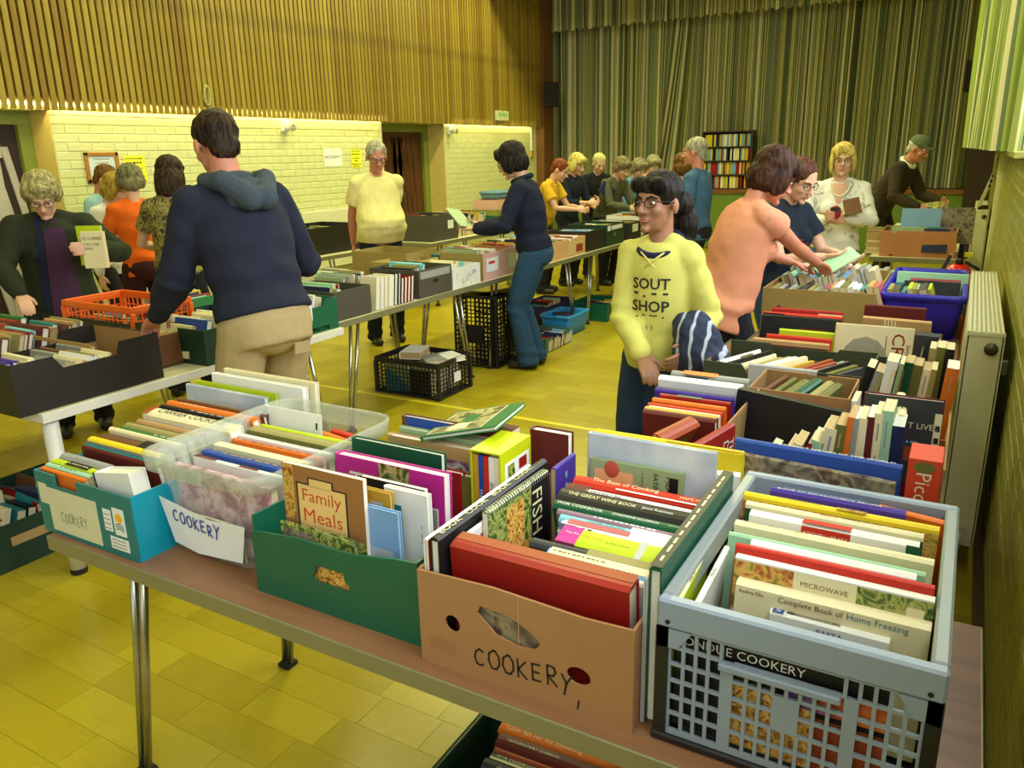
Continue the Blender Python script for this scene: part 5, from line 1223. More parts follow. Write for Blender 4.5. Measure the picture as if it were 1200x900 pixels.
for i, (x, c, T) in enumerate(((898,'brown',.014),(910,'olive',.016),(925,'olive',.034),(940,'emerald',.034),(957,'khaki',.026),(968,'olive',.028))):
    P0 = px(x-6, 462, .875); book(T, .2, .165, M_up((P0.x, 2.40, .88-.004*(i%3)), (P0.x+.03, 2.60, .88-.004*(i%3)))[0], c, '%s round backed hardback spine up %s' % (c, wh), g)
wh = 'standing between the notched box and the radiator'; g = 'upright books near the radiator'
stand_row([(994,425,.022,'black',None,.22),(1004,430,.016,'grey',None,.22),(1010,432,.014,'khaki',None,.2),(1022,428,.018,'cream',None,.2),(1030,421,.03,'white',None,.12),(1041,424,.012,'sage',None,.12)], 2.43, TZ+.002, g, wh)
stand_row([(1048,432,.02,'olive','~~'),(1056,424,.024,'emerald',None),(1066,427,.026,'olive',None),(1077,432,.022,'cream','~~'),(1085,432,.016,'khaki',None)], 2.50, TZ+.002, g, wh, .08)
stand_row([(1089,408,.022,'khaki',None),(1098,407,.026,'olive',None),(1108,409,.026,'black',None)], 2.62, TZ+.002, g, wh, .04)
stand_row([(1108,431,.03,'orange','~~~')], 2.36, TZ+.002, g, wh, .06)
def row_y(x0, x1, y0, y1, zt, D, n, cols, where, group, hard=True, lean=.12, jit=.012, seed=1, skew=.0, word=None):
    """spines up, running away from the camera, packed side by side along x"""
    r = random.Random(seed); x = x0; i = 0
    while x < x1 and i < n:
        T = r.uniform(.012, .034); c = r.choice(cols)
        dz = r.uniform(-jit, jit); ya = y0+r.uniform(0,.02); yb = min(y1, ya+r.uniform(.17,.24))
        M, L = M_up((x+T/2, ya, zt+dz), (x+T/2+skew, yb, zt+dz), lean)
        kind = 'hardback' if hard else 'paperback'; th = 'thick' if T > .027 else 'slim' if T < .018 else 'ordinary'
        book(T, L, D+dz, M, c, '%s %s %s spine up %s' % (th, c, kind, where), group, hard); x += T*1.08; i += 1
def row_x(x0, x1, y0, y1, zt, D, n, cols, where, group, hard=True, lean=.1, jit=.012, seed=1):
    """spines up, running across, packed behind one another along y"""
    r = random.Random(seed); y = y0; i = 0
    while y < y1 and i < n:
        T = r.uniform(.012, .036); c = r.choice(cols); dz = r.uniform(-jit, jit)
        L = min(x1-x0, r.uniform(.18,.27)); xa = x0+r.uniform(0, max(0, x1-x0-L))
        M, L = M_up((xa, y+T/2, zt+dz), (xa+L, y+T/2+r.uniform(-.006,.006), zt+dz), lean)
        kind = 'hardback' if hard else 'paperback'; th = 'thick' if T > .027 else 'slim' if T < .018 else 'ordinary'
        book(T, L, D+dz, M, c, '%s %s %s on its fore-edge %s' % (th, c, kind, where), group, hard); y += T*1.1; i += 1
row_y(-.74, -.26, 2.70, 2.97, .865, .155, 17, ['black','olive','khaki','rust','cream','khaki','mustard','rust','white','sage','sage','charcoal','grey'], 'in the bottle green open box', 'books in the bottle green box', False, .25, seed=4, skew=.09)
bk((878,426),(958,435), .89, .016, .18, 'silver', 'silver grey book leaning inside the near flap of the bottle green box', 'books in the bottle green box', [])
g = 'big hardbacks in the dark green box'; wh = 'among the big hardbacks'
row_begin(.1, 3.085, 3.43, 1.3, -.71, -.40)
bk((886,395),(970,406), .88, .02, .17, 'tan', 'tan hardback at the front '+wh, g, [('p','near',0,0,1,.9,'maroon')])
bk((900,391),(975,399), .89, .014, .18, 'scarlet', 'scarlet edged hardback '+wh, g, [])
bk((915,385),(978,392), .895, .016, .18, 'lime', 'yellow green hardback '+wh, g, [])
bk((915,366),(1008,376), .925, .026, .21, 'black', 'black jacketed hardback with red letters '+wh, g, [('t','near_r','JFK',.4,.9,.25,.06,'silver'), ('p','near',.5,.6,.85,.8,'maroon')])
bk((925,357),(1014,366), .93, .02, .215, 'scarlet', 'orange red hardback with a black end '+wh, g, [('p','near',0,.7,.28,1,'black')])
bk((930,344),(1005,350), .945, .022, .23, 'red', 'red hardback with a cream end panel '+wh, g, [('p','near',.66,.3,1,.96,'cream'), ('t','near_r','LOVE',.25,.82,.3,.1,'scarlet')])
row_end()
bface((980,381),(1072,385), 3.20, .72, .034, 'cream', 'large cream book with a head drawing and red letters '+wh, g, [('t','front_r','CRIM',.45,.82,.7,.16,'red'), ('t','front_r','Seton',.4,.95,.4,.05,'maroon'), ('p','front',.66,.35,.672,.85,'red')], tilt=.1, page=1)
o = MB().ell((0,0,0),(.0012,.085,.09)).build('head_drawing', mat('pencil_drawing',(150,146,128),.7, var=.3, scale=60), BOOKS[-1]); o.location = (.0175, .11, -.02)
bk((1014,357),(1086,362), .92, .02, .2, 'maroon', 'plum coloured hardback '+wh, g, [])
bk((1012,371),(1092,378), .905, .03, .19, 'tan', 'tan and red hardback with pale bars '+wh, g, [('p','near',0,.6,1,.8,'rust')]+[('p','near',.33+.05*q,.72,.35+.05*q,1,'cream') for q in range(4)])
bk((1074,390),(1092,392), .90, .06, .18, 'charcoal', 'dark photographic book at the end '+wh, g, [], H=.12)
# --- tan box under the reaching hand, blue bin, beyond
pap = ['cream','white','sage','khaki','white','cream','grey','mint','olive','tan','silver','sky','teal','rose']
row_y(-.86, -.62, 4.14, 4.40, .905, .19, 9, ['grey','charcoal','olive','sage','silver','khaki'], 'at the front of the tan box', 'paperbacks in the tan box', False, .3, seed=5)
row_y(-.60, -.36, 4.14, 4.40, .93, .21, 9, pap, 'in the near row of the tan box', 'paperbacks in the tan box', False, .35, seed=6)
row_y(-.86, -.36, 4.43, 4.66, .94, .21, 16, pap, 'in the middle row of the tan box', 'paperbacks in the tan box', False, .35, seed=8)
row_y(-.86, -.36, 4.69, 4.92, .95, .21, 16, pap, 'in the back row of the tan box', 'paperbacks in the tan box', False, .35, seed=9)
g = 'books in the royal blue bin'
row_y(-.31, -.07, 4.2, 4.42, .925, .18, 8, ['sage','olive','lime','charcoal','teal','khaki','sky'], 'at the front of the royal blue bin', g, False, .3, seed=12)
row_x(-.30, .01, 4.48, 4.9, .92, .17, 9, ['cream','emerald','charcoal','sage','khaki','black','teal'], 'across the royal blue bin', g, True, .3, seed=13)
bk((1055,318),(1133,322), .96, .012, .2, 'mint', 'pale turquoise picture book at the back of the royal blue bin', g, [('p','near',.2,.5,.9,.85,'rose')], H=.33, lean=.2)
M = Matrix.Translation((-.17,5.20,.705)) @ Matrix.Rotation(.35,4,'Y') @ Matrix.Translation((0,0,.15)); book(.02, .3, .06, M, 'charcoal', 'charcoal folder standing aslant behind the royal blue bin', g, True)
row_y(-.78, -.36, 5.0, 5.24, .89, .18, 24, pap, 'on the table end behind the blue bin', 'paperbacks behind the blue bin', False, .2, seed=14)
# --- table near the stage
g = 'books in the salmon box'
row_x(-.62, -.1, 7.40, 7.8, .93, .2, 8, ['navy','cream','sage','white','green','tan','teal','rose'], 'in the salmon box', g, True, .3, seed=15)
bface((1058,241),(1098,246), 7.62, .78, .02, 'sky', 'blue covered book with a red figure standing in the salmon box', g, [('p','front',.35,.1,.65,.5,'magenta'), ('p','front',.42,.5,.6,.7,'black')], tilt=.3, D=.3)
bface((1100,243),(1124,243), 7.78, .78, .02, 'stone', 'grey picture book standing at the back of the salmon box', g, tilt=.2, D=.28)
for i, c in enumerate(('cream','khaki','cream','mustard','lime','cream','olive')):
    M = Matrix.Translation((-.70+.006*(i%2), 7.60, TZ+.015+i*.031)) @ frame((0,0,1),(1,0,0),(0,1,0), (-.06,0,0)); book(.029, .18, .12, M, c, '%s paperback in the flat stack left of the salmon box' % c, 'flat stack beside the salmon box', False)
row_x(-.6, -.1, 8.0, 8.9, .88, .17, 14, ['grey','cream','sage','white','charcoal','silver'], 'on the table behind the salmon box', 'books behind the salmon box', True, .2, seed=17)
# --- left tables
cb = ['maroon','rust','navy','teal','cream','khaki','red','green','aqua','brown','tan','sage','blue','black','mustard']
g = 'books in the long black box'
row_x(-3.36, -3.16, 1.52, 1.74, .855, .145, 6, ['teal','purple','cream','tan'], 'in the near half of the long black box', g, True, .2, seed=18)
row_x(-3.18, -2.98, 1.55, 2.06, .85, .14, 14, ['cream','white','khaki','cream','grey'], 'along the open side of the long black box', g, False, .5, seed=19)
row_x(-3.38, -3.2, 1.78, 2.06, .84, .14, 6, ['brown','tan','grey'], 'in the far half of the long black box', g, False, .2, seed=20)
row_x(-3.75, -3.45, 1.58, 2.25, .90, .19, 20, cb, 'in the loose row behind the long black box', 'loose row behind the long black box', True, .3, seed=22)
row_x(-4.12, -3.80, 1.60, 2.2, .88, .17, 16, cb, 'in the loose row beside the green coat', 'loose row beside the green coat', True, .3, seed=23)
row_y(-3.3, -2.98, 2.12, 2.29, .84, .13, 9, ['tan','tan','brown','khaki'], 'between the black and dark green boxes', 'books between the black and dark green boxes', False, .1, seed=24)
row_x(-3.43, -2.97, 2.34, 2.74, .875, .16, 11, ['cream','white','navy','cream','silver','blue'], 'in the dark green box under the hand', 'books in the dark green box', False, .3, seed=25)
row_x(-3.40, -2.98, 2.9, 3.18, .885, .17, 8, ['cream','khaki','white','navy','olive'], 'in the bright green box', 'books in the bright green box', False, .2, seed=26)
row_y(-4.0, -3.5, 2.75, 3.1, .88, .17, 16, cb, 'behind the orange crate', 'books behind the orange crate', True, .2, seed=27)
# --- middle row
pal = ['cream','white','khaki','sage','navy','grey','mint','cream','olive','red','black']
row_x(-3.47, -3.09, 3.33, 3.6, .885, .17, 8, pal, 'in the charcoal box at the near end', 'books in the near charcoal box', False, .2, seed=30)
row_y(-3.75, -3.5, 3.3, 3.55, .87, .16, 8, pal, 'behind the near charcoal box', 'books behind the near charcoal box', False, .2, seed=31)
# upright run with fore-edges to the aisle
g = 'upright run between the charcoal boxes'
y = 3.66
for i, (T, c) in enumerate(((.035,'cream'),(.03,'white'),(.03,'cream'),(.05,'cream'),(.03,'black'),(.02,'charcoal'),(.026,'maroon'),(.026,'red'),(.026,'red'),(.026,'maroon'))):
    H = .20 if i < 6 else .165
    M = Matrix.Translation((-3.19, y+T/2, TZ+.001)) @ Matrix.Rotation(-.13, 4, 'X') @ Matrix.Translation((0,0,H/2)) @ frame((0,1,0),(1,0,0),(0,0,-1))
    book(T, H, .13, M, c, '%s hardback showing its page edges in the upright run' % c, g, True, (), 0); y += T+.009
row_x(-3.55, -3.25, 3.66, 4.05, .895, .18, 10, pal, 'behind the upright run of hardbacks', 'books behind the upright run', False, .2, seed=32)
row_x(-3.43, -3.08, 4.13, 4.45, .895, .17, 8, ['red','khaki','aqua','cream','olive','black'], 'in the charcoal box with the strip label', 'books in the strip label box', True, .25, seed=33)
row_x(-3.39, -3.09, 4.53, 4.84, .865, .15, 7, ['aqua','cream','white','sky','cream'], 'in the white handwritten box', 'books in the white box', False, .2, seed=34)
row_x(-3.41, -3.09, 4.94, 5.36, .91, .19, 9, ['cream','sage','khaki','white','olive'], 'in the pale pink box', 'books in the pink box', False, .2, seed=35)
row_x(-3.80, -3.5, 3.7, 4.4, .87, .15, 14, pal, 'in the back row of the middle tables', 'books at the back of the middle tables', False, .2, seed=36)
print('books', len(BOOKS))
# the remaining books, too many and too small to set out singly
def mass(name, regions, label, seed=50):
    r = random.Random(seed); mb = MB(); ms = [cov(c) for c in ('cream','white','khaki','red','navy','sage','olive','black','teal','mustard','sky','brown')]+[page_m[1]]
    for (x0, x1, y0, y1, zb, h) in regions:
        x = x0
        while x < x1-.14:
            w_ = r.uniform(.13,.2); y = y0
            while y < y1:
                T = r.uniform(.014,.038); k = r.randrange(12); hh = h*r.uniform(.75,1.08); a = r.uniform(-.12,.12)
                M = Matrix.Translation((x+w_/2, y+T/2, zb)) @ Matrix.Rotation(r.uniform(-.35,.1), 4, 'X') @ Matrix.Rotation(a, 4, 'Z')
                mb.box((-w_/2,-T/2,.0),(w_/2,T/2,hh), k, M); mb.box((-w_/2-.0006,-T/2+.002,.002),(w_/2+.0006,T/2-.002,hh-.004), 12, M); y += T*1.15
            x += w_+.012
    o = mb.build(name, ms); tag(o, label, 'books', None, 'stuff'); return o
mass('distant_books', [(-3.47,-3.1,6.06,6.7,TZ+.006,.15),(-3.45,-3.1,6.8,7.12,TZ+.006,.17),(-3.45,-3.1,7.24,7.62,TZ+.006,.18),(-3.45,-3.1,7.86,8.12,TZ+.006,.17),(-3.47,-3.1,8.26,8.66,TZ+.006,.2),
    (-3.78,-3.52,5.9,6.45,TZ+.001,.14),(-3.78,-3.52,7.05,7.28,TZ+.001,.15),(-3.8,-3.5,8.0,9.0,TZ+.001,.13)], 'mixed books filling the boxes of the far row of tables', 51)
mass('wall_row_books', [(-5.9,-5.3,4.8,5.5,TZ+.001,.12),(-5.85,-5.42,5.6,6.2,TZ+.008,.22),(-5.45,-5.05,7.05,7.45,TZ+.008,.25),(-5.6,-5.0,7.55,8.18,TZ+.001,.24),(-5.33,-5.03,8.25,8.55,TZ+.008,.14),(-6.2,-5.7,10.4,11.1,TZ+.001,.18),(-6.05,-5.75,9.6,10.25,TZ+.008,.12)], 'mixed books on the tables along the cream brick wall', 52)
mass('orange_crate_books', [(-3.94,-3.5,2.35,2.6,TZ+.01,.13)], 'mixed books inside the orange rimmed crate', 53)
mass('floor_box_books', [(-3.45,-3.02,4.18,4.5,.012,.2),(-3.25,-3.02,6.28,6.6,.01,.13),(-3.25,-2.95,5.66,6.06,.008,.1),(-3.32,-2.98,7.02,7.42,.008,.12),(-3.67,-3.4,6.55,7.05,.008,.17),(-3.74,-3.28,1.5,1.9,.008,.19)], 'mixed books in the boxes and crates on the floor', 54)
mass('tray_books', [(-3.8,-3.5,4.95,6.6,TZ+.001,.15),(-3.46,-3.08,5.46,5.98,TZ+.001,.18),(-4.12,-3.66,4.76,5.08,TZ+.008,.13),(-3.75,-3.5,4.54,4.86,TZ+.008,.13)], 'mixed books in the olive tray and chequered box', 55)
# a few things lying about on those boxes
M = Matrix.Translation((-3.30, 4.3, .275)) @ Matrix.Rotation(.3,4,'Z') @ frame((0,0,1),(1,0,0),(0,1,0), (-.05,0,0)); book(.05, .22, .15, M, 'white', 'thick white book lying on the black floor crate', 'books on the black floor crate', True, [('p','front',.1,.55,.9,.9,'sky'), ('p','front',.3,.2,.9,.5,'red')])
M = Matrix.Translation((-3.12, 4.26, .245)) @ Matrix.Rotation(.9,4,'Z') @ frame((0,0,1),(1,0,0),(0,1,0), (-.05,0,0)); book(.035, .2, .14, M, 'grey', 'grey book lying in the black floor crate', 'books on the black floor crate', True)
M = Matrix.Translation((-3.05, 4.38, .245)) @ Matrix.Rotation(1.1,4,'Z') @ frame((0,0,1),(1,0,0),(0,1,0), (-.05,0,0)); book(.03, .2, .14, M, 'white', 'white and red book lying in the black floor crate', 'books on the black floor crate', True, [('p','front',.5,0,1,1,'red')])
M = Matrix.Translation((-3.14, 6.42, .15)) @ Matrix.Rotation(.6,4,'Z') @ frame((0,0,1),(1,0,0),(0,1,0), (-.09,0,0)); book(.035, .24, .18, M, 'navy', 'navy hardback lying in the sky blue floor tub', 'book in the sky blue floor tub', True)
# video cases in the stage bookcase
vr = random.Random(61)
vm = [cov(c) for c in ('yellow','cream','red','navy','sky','black','white','mustard','sage')]
for z in (.02, .24, .46, .68):
    x = -.37
    while x < .36:
        T = vr.uniform(.022,.03)
        if vr.random() < .96:
            cn = vr.choice(('yellow','cream','red','navy','sky','black','white','mustard','sage'))
            v_ = MB().box((-T/2,-.06,0),(T/2,.06,.185)).build('video_case', cov(cn)); v_.location = (-3.57+x+T/2, Y_ST+.1, .96+z+.001)
            tag(v_, '%s video case on the %s shelf of the dark stage bookcase' % (cn, {.02:'lowest',.24:'second lowest',.46:'second highest',.68:'top'}[z]), 'video case', 'video cases in the stage bookcase')
        x += T+.003
# ================================================================== PEOPLE
def remesh(mb, voxel, smooth=4, noise_amp=0.0, noise_scale=9.0, mats=None, name='m', folds=None, strands=0.0):
    me0 = mb.mesh('tmp', []) ; ob = bpy.data.objects.new('tmp', me0); COL.objects.link(ob)
    m = ob.modifiers.new('r', 'REMESH'); m.mode = 'VOXEL'; m.voxel_size = voxel
    if smooth:
        sm = ob.modifiers.new('s', 'SMOOTH'); sm.factor = .5; sm.iterations = smooth
    bpy.context.view_layer.update()
    me = bpy.data.meshes.new_from_object(ob.evaluated_get(bpy.context.evaluated_depsgraph_get()))
    bpy.data.objects.remove(ob); bpy.data.meshes.remove(me0); me.name = name
    me.materials.clear()
    if noise_amp or folds or strands:
        me.update()
        nr = [v.normal.copy() for v in me.vertices]
        for v, n in zip(me.vertices, nr):
            d = 0.0
            if strands: d += strands*noise.noise(V((v.co.x*130, v.co.y*130, v.co.z*10)))
            if noise_amp: d += noise_amp*noise.noise(v.co*noise_scale)+noise_amp*.5*noise.noise(v.co*noise_scale*2.3)
            if folds: d += folds(v.co)
            v.co += n*d
    for mm in (mats or []): me.materials.append(mm)
    me.polygons.foreach_set('use_smooth', [True]*len(me.polygons)); me.update()
    return me
SKIN = {'fair': mat('skin_fair', (206,158,130), .5, var=.06, scale=30), 'ruddy': mat('skin_ruddy', (190,124,98), .5, var=.08, scale=30), 'tan': mat('skin_tan', (172,116,80), .5, var=.05, scale=30), 'olive': mat('skin_olive', (150,104,76), .5, var=.05, scale=30)}
def cloth(name, c, var=.12, rough=.9): return mat('cloth_'+name, c, rough, var=var, scale=22, bump=.25, bscale=260, spec=.2)
def hair_m(name, c, c2=None):
    c2 = c2 or tuple(max(0, x-40) for x in c)
    m = ramp_mat('hair_'+name, [(.35,c2),(.6,c),(.8,tuple(min(255,x+18) for x in c))], 60, (1,1,.25), rough=.62, detail=4, bump=.6)
    m.node_tree.nodes['Principled BSDF'].inputs['Specular IOR Level'].default_value = .18
    return m
eye_w = mat('eye_white', (214,206,196), .3); eye_d = mat('eye_dark', (34,24,18), .2); lens_m = mat('glasses_frame', (44,38,34), .3, .5)
lip_m = mat('lips', (172,108,92), .5)
def ik(S, W, l1, l2, pole):
    d = W-S; L = d.length
    if L > (l1+l2)*.995: W = S+d*((l1+l2)*.995/L); d = W-S; L = d.length
    a = (l1*l1-l2*l2+L*L)/(2*L); h = math.sqrt(max(0, l1*l1-a*a)); u = d/L
    p = pole-u*pole.dot(u); p = p.normalized() if p.length > 1e-6 else u.orthogonal().normalized()
    return S+u*a+p*h, W
HAIR = {
 'short': [((0,-.014,.040),(.083,.098,.086)), ((0,-.062,-.02),(.062,.042,.06))],
 'thin': [((0,-.022,.030),(.082,.092,.080)), ((0,-.062,-.02),(.064,.042,.055))],
 'curly': [((0,-.012,.046),(.094,.108,.092)), ((0,-.06,-.02),(.078,.055,.07)), ((.055,.03,.06),(.04,.05,.05)), ((-.055,.03,.06),(.04,.05,.05)), ((0,.06,.085),(.06,.04,.035)), ((.07,-.02,.0),(.032,.05,.06)), ((-.07,-.02,.0),(.032,.05,.06))],
 'bob': [((0,-.016,.040),(.091,.106,.096)), ((0,-.040,-.025),(.090,.080,.090)), ((.076,.012,-.02),(.019,.052,.075)), ((-.076,.012,-.02),(.019,.052,.075)), ((0,.066,.078),(.066,.036,.036)), ((.046,.062,.058),(.032,.034,.038)), ((-.046,.062,.058),(.032,.034,.038))],
 'long': [((0,-.012,.045),(.088,.104,.088)), ((0,-.062,-.05),(.082,.055,.12)), ((.070,-.014,-.05),(.024,.055,.11)), ((-.070,-.014,-.05),(.024,.055,.11)), ((.03,.066,.07),(.05,.03,.035))],
 'pony': [((0,-.012,.042),(.084,.102,.086)), ((0,-.07,.0),(.06,.05,.06)), ((.05,.055,.065),(.04,.035,.035)), ((-.04,.06,.062),(.045,.03,.035)), ((-.02,-.115,-.01),(.05,.05,.055)), ((-.03,-.14,-.09),(.05,.05,.085)), ((-.04,-.13,-.17),(.035,.04,.08)), ((.076,.03,-.01),(.010,.02,.05))],
}
def hand_prims(mb, W, d, side_v, palm_n, k, curl=.5, spread=1.0, r=.0088):
    """hand at wrist W pointing along d; palm_n = direction the palm faces; side_v = thumb side"""
    d = d.normalized(); palm_n = (palm_n-d*palm_n.dot(d)).normalized(); sv = d.cross(palm_n)
    if sv.dot(side_v) < 0: sv = -sv
    R = Matrix((sv, palm_n, d)).transposed()
    mb.ell(W+d*.05*k, (.040*k,.017*k,.056*k), R=R)
    for i, (o, L) in enumerate(((.030,.066),(.010,.074),(-.010,.069),(-.029,.055))):
        b0 = W+d*.088*k+sv*(o*k*1.08*spread)
        a = curl*(.8+.12*i); p = [b0-d*.02*k, b0]; cur = d+sv*(o*3.2*(spread-.6)); cur.normalize()
        for s_ in (.42,.32,.26):
            cur = (cur*math.cos(a*.75)+palm_n*math.sin(a*.75)).normalized(); p.append(p[-1]+cur*(L*s_*k))
        mb.limb(p, [r*1.05,r*1.05,r,r*.92,r*.8], 8)
    t0 = W+d*.025*k+sv*.028*k; t1 = t0+(d*.6+sv*.7+palm_n*.25).normalized()*.04*k; t2 = t1+(d*.9+sv*.15+palm_n*.35*(.4+curl)).normalized()*.034*k
    mb.limb([t0, t1, t2], [.015*k,.0115*k,.0095*k], 8)
def person(label, x, y, face, H=1.70, w=1.0, depth=1.0, lean=.0, hp=.0, hy=.0, hroll=.0, skin='fair', hair='short', hairc=None, top=None, sleeve='long', bottom=None, shoes=None, hands=None, poles=None,
           feet=None, vox=.008, glasses=False, bust=0.0, belly=0.0, hem=-.10, collar=None, extra=None, curl=.6, top_ease=.018, flare=0.0, palms=None, fold=.004, hat=None, necksc=1.0, seatlow=0.0, twist=0.0, bot_mat_label=None):
    """standing figure; local frame: faces +y, right hand at +x. hands = (right, left) wrist targets in that frame (metres)"""
    t = empty('person', (x, y, 0), face-PI/2); k = H/1.75
    R_l = Matrix.Rotation(-lean, 3, 'X'); U = R_l @ V((0,0,1)); Fd = R_l @ V((0,1,0)); X = V((1,0,0))
    P = V((0, -.16*math.sin(lean), .93*k-seatlow))
    Rt = Matrix.Rotation(twist, 3, U); Xs = Rt @ X; Fs = Rt @ Fd
    def sp(t_): return P+U*(t_*k)
    N = sp(.515); Sh = sp(.452)
    sw = .158*k*w
    shR, shL = Sh+Xs*sw, Sh-Xs*sw
    # head frame
    Rh = Matrix.Rotation(hy+twist*.5, 3, 'Z') @ Matrix.Rotation(-(lean*.55+hp), 3, 'X') @ Matrix.Rotation(hroll, 3, 'Y')
    neckdir = (U*.65+Rh @ V((0,0,1))*.35).normalized()
    hc = N+neckdir*(.062*k)+Rh @ V((0,.026*k,.102*k))
    HM = Matrix.Translation(hc) @ Rh.to_4x4() @ Matrix.Scale(k*.45+.62, 4)
    RG = [(-.11,.142*w,.105),(-.02,.160*w,.115),(.10,.142*w,.102),(.16,.138*w,.100),(.28,.150*w,.110),(.38,.156*w,.104),(.44,.138*w,.088),(.485,.092,.070),(.53,.058,.056)]
    def ring_at(tt):
        for a_, b_ in zip(RG, RG[1:]):
            if a_[0] <= tt <= b_[0]:
                q = (tt-a_[0])/(b_[0]-a_[0]); return (tt, a_[1]+(b_[1]-a_[1])*q, a_[2]+(b_[2]-a_[2])*q)
        return RG[0] if tt < RG[0][0] else RG[-1]
    def torso(mb, e, t0=-.2, t1=9, belly_=0, neck_e=None):
        rr = []
        lst = [r for r in RG if t0+.012 < r[0] < t1-.012]
        if t0 > RG[0][0]: lst = [ring_at(t0)]+lst
        elif not lst or lst[0][0] > RG[0][0]: lst = [RG[0]]+lst
        if t1 < RG[-1][0]: lst = lst+[ring_at(t1)]
        for i, (tt, hw, hd) in enumerate(lst):
            f = (tt+.11)/.6; a, fv = (X, Fd) if tt < .2 else (Xs, Fs)
            ee = e if tt < .49 or neck_e is None else neck_e
            b = belly_*math.exp(-((tt-.12)/.13)**2)
            rr.append((sp(tt)+fv*(b*.55-.0), a, fv, (hw*k+ee+b*.30), (hd*k*depth+ee+b*.55)))
        mb.rings(rr, n=24)
    feet = feet or ((.11,.02),(-.11,-.02))
    hips = (P+X*.088*k*w-V((0,0,.02)), P-X*.088*k*w-V((0,0,.02)))
    legs = []
    for s, hpnt, ft in zip((1,-1), hips, feet):
        A = V((ft[0], ft[1]-.02, .085*k)); Kn, A = ik(hpnt, A, .44*k, .42*k, V((.05*s,1,0)))
        legs.append((hpnt, Kn, A, V((ft[0], ft[1], 0))))
    hands = hands or ((.27*k, .06, .80*k), (-.27*k, .06, .80*k))
    poles = poles or (V((.6,-1,-.4)), V((-.6,-1,-.4)))
    arms = []
    for s, S_, W, pl in zip((1,-1), (shR, shL), hands, poles):
        E, W = ik(S_, V(W), .295*k, .255*k, V(pl)); arms.append((S_, E, W))
    # ---- body
    mb = MB(); torso(mb, -.008, belly_=max(0, belly-.01))
    mb.limb([sp(.47), N, N+neckdir*.10*k, hc+Rh @ V((0,-.02*k,-.05*k))], [.062*k*necksc,.056*k*necksc,.052*k*necksc,.055*k*necksc], 14)
    hd = [((0,-.005,.030),(.074,.094,.086)), ((0,.024,-.034),(.059,.066,.080)), ((0,.034,-.076),(.046,.047,.036)), ((0,.074,.020),(.050,.018,.014)), ((.034,.060,-.026),(.024,.024,.026)), ((-.034,.060,-.026),(.024,.024,.026)),
          ((0,.078,-.096),(.020,.017,.016)), ((0,.0855,-.062),(.022,.011,.010)), ((.077,-.004,-.012),(.009,.019,.031)), ((-.077,-.004,-.012),(.009,.019,.031))]
    for c, r in hd: mb.ell(c, r, M=HM)
    mb.limb([(0,.086,.012),(0,.100,-.014),(0,.108,-.030)], [.007,.010,.013], 8, M=HM); mb.ell((.011,.098,-.034),(.008,.010,.008), M=HM); mb.ell((-.011,.098,-.034),(.008,.010,.008), M=HM)
    for i, (S_, E, W) in enumerate(arms):
        mb.limb([S_-(Xs if i == 0 else -Xs)*.05*k, S_, S_.lerp(E,.5), E, E.lerp(W,.35), W], [.048*k,.048*k,.043*k,.036*k,.037*k,.025*k], 12)
        d = (W-E).normalized()
        pn = V(palms[i]) if palms and palms[i] is not None else V((-1 if i == 0 else 1, .25, -.35))
        th = V((0,1,.4)) if abs(d.z) > .6 else V((-1 if i == 0 else 1, 0, .5))
        hand_prims(mb, W, d, th, pn, k, curl)
    for hpnt, Kn, A, ft in legs:
        mb.limb([hpnt, hpnt.lerp(Kn,.5), Kn, Kn.lerp(A,.3), A], [.082*k,.074*k,.054*k,.055*k,.036*k], 12)
        mb.limb([A, ft+V((0,-.03,.05)), ft+V((0,.12,.035))], [.04*k,.036*k,.03*k], 8)
    body = link('body', remesh(mb, vox, 3 if vox > .006 else 4, mats=[SKIN[skin]], name='body'), t)
    # ---- face
    for s in (-1,1):
        e = MB(); e.ell((s*.031,.0775,.001),(.0125,.0095,.0062), 0, HM); e.ell((s*.031,.084,.000),(.0062,.0042,.0056), 1, HM); e.build('eye', [eye_w, eye_d], t, True)
    hm = hairc or hair_m('brown', (70,46,26))
    for s in (-1,1):
        e = MB(); e.limb([(s*.014,.0905,.018),(s*.032,.089,.025),(s*.050,.074,.018)], [.0032,.004,.0025], 6, M=HM); e.build('eyebrow', hm, t, True)
    e = MB(); e.ell((0,.0905,-.0575),(.021,.0075,.0042), M=HM); e.ell((0,.0905,-.0655),(.018,.0075,.005), M=HM); e.build('lips', lip_m, t, True)
    # ---- hair
    if hair:
        hb = MB()
        for c, r in HAIR[hair]: hb.ell(c, r, M=HM)
        cu = hair == 'curly'
        link('hair', remesh(hb, max(.0042, vox*.65), 6, .006 if cu else .0, 42, [hm], 'hair', strands=0 if cu else .0022), t)
    if glasses:
        gm = MB()
        for s in (-1,1):
            gm.tube([(s*.033+.022*math.cos(a), .099-.012*abs(math.cos(a))*(1 if math.cos(a)*s > 0 else 0), .001+.017*math.sin(a)) for a in [2*PI*i/14 for i in range(14)]], .0018, 5, closed=True, M=HM)
            gm.tube([(s*.054,.088,.006),(s*.080,.03,.006),(s*.080,-.01,.0)], .0018, 5, M=HM)
        gm.tube([(-.012,.099,.004),(.012,.099,.004)], .0018, 5, M=HM)
        gm.build('glasses', lens_m, t, True)
    # ---- clothes
    tm = top or cloth('plain', (60,60,70))
    mb = MB(); torso(mb, top_ease, t0=max(hem,-.2), t1=.505, belly_=belly, neck_e=.014)
    if hem < -.11:
        mb.rings([(sp(hem), X, Fd, .162*k*w+top_ease*1.2, .118*k*depth+top_ease*1.2), (sp(-.02), X, Fd, .168*k*w+top_ease, .116*k*depth+top_ease)], n=24)
    if bust:
        for s in (-1,1): mb.ell(sp(.30)+Xs*(s*.075*k)+Fs*(.095*k), (.072*k,bust,.075*k))
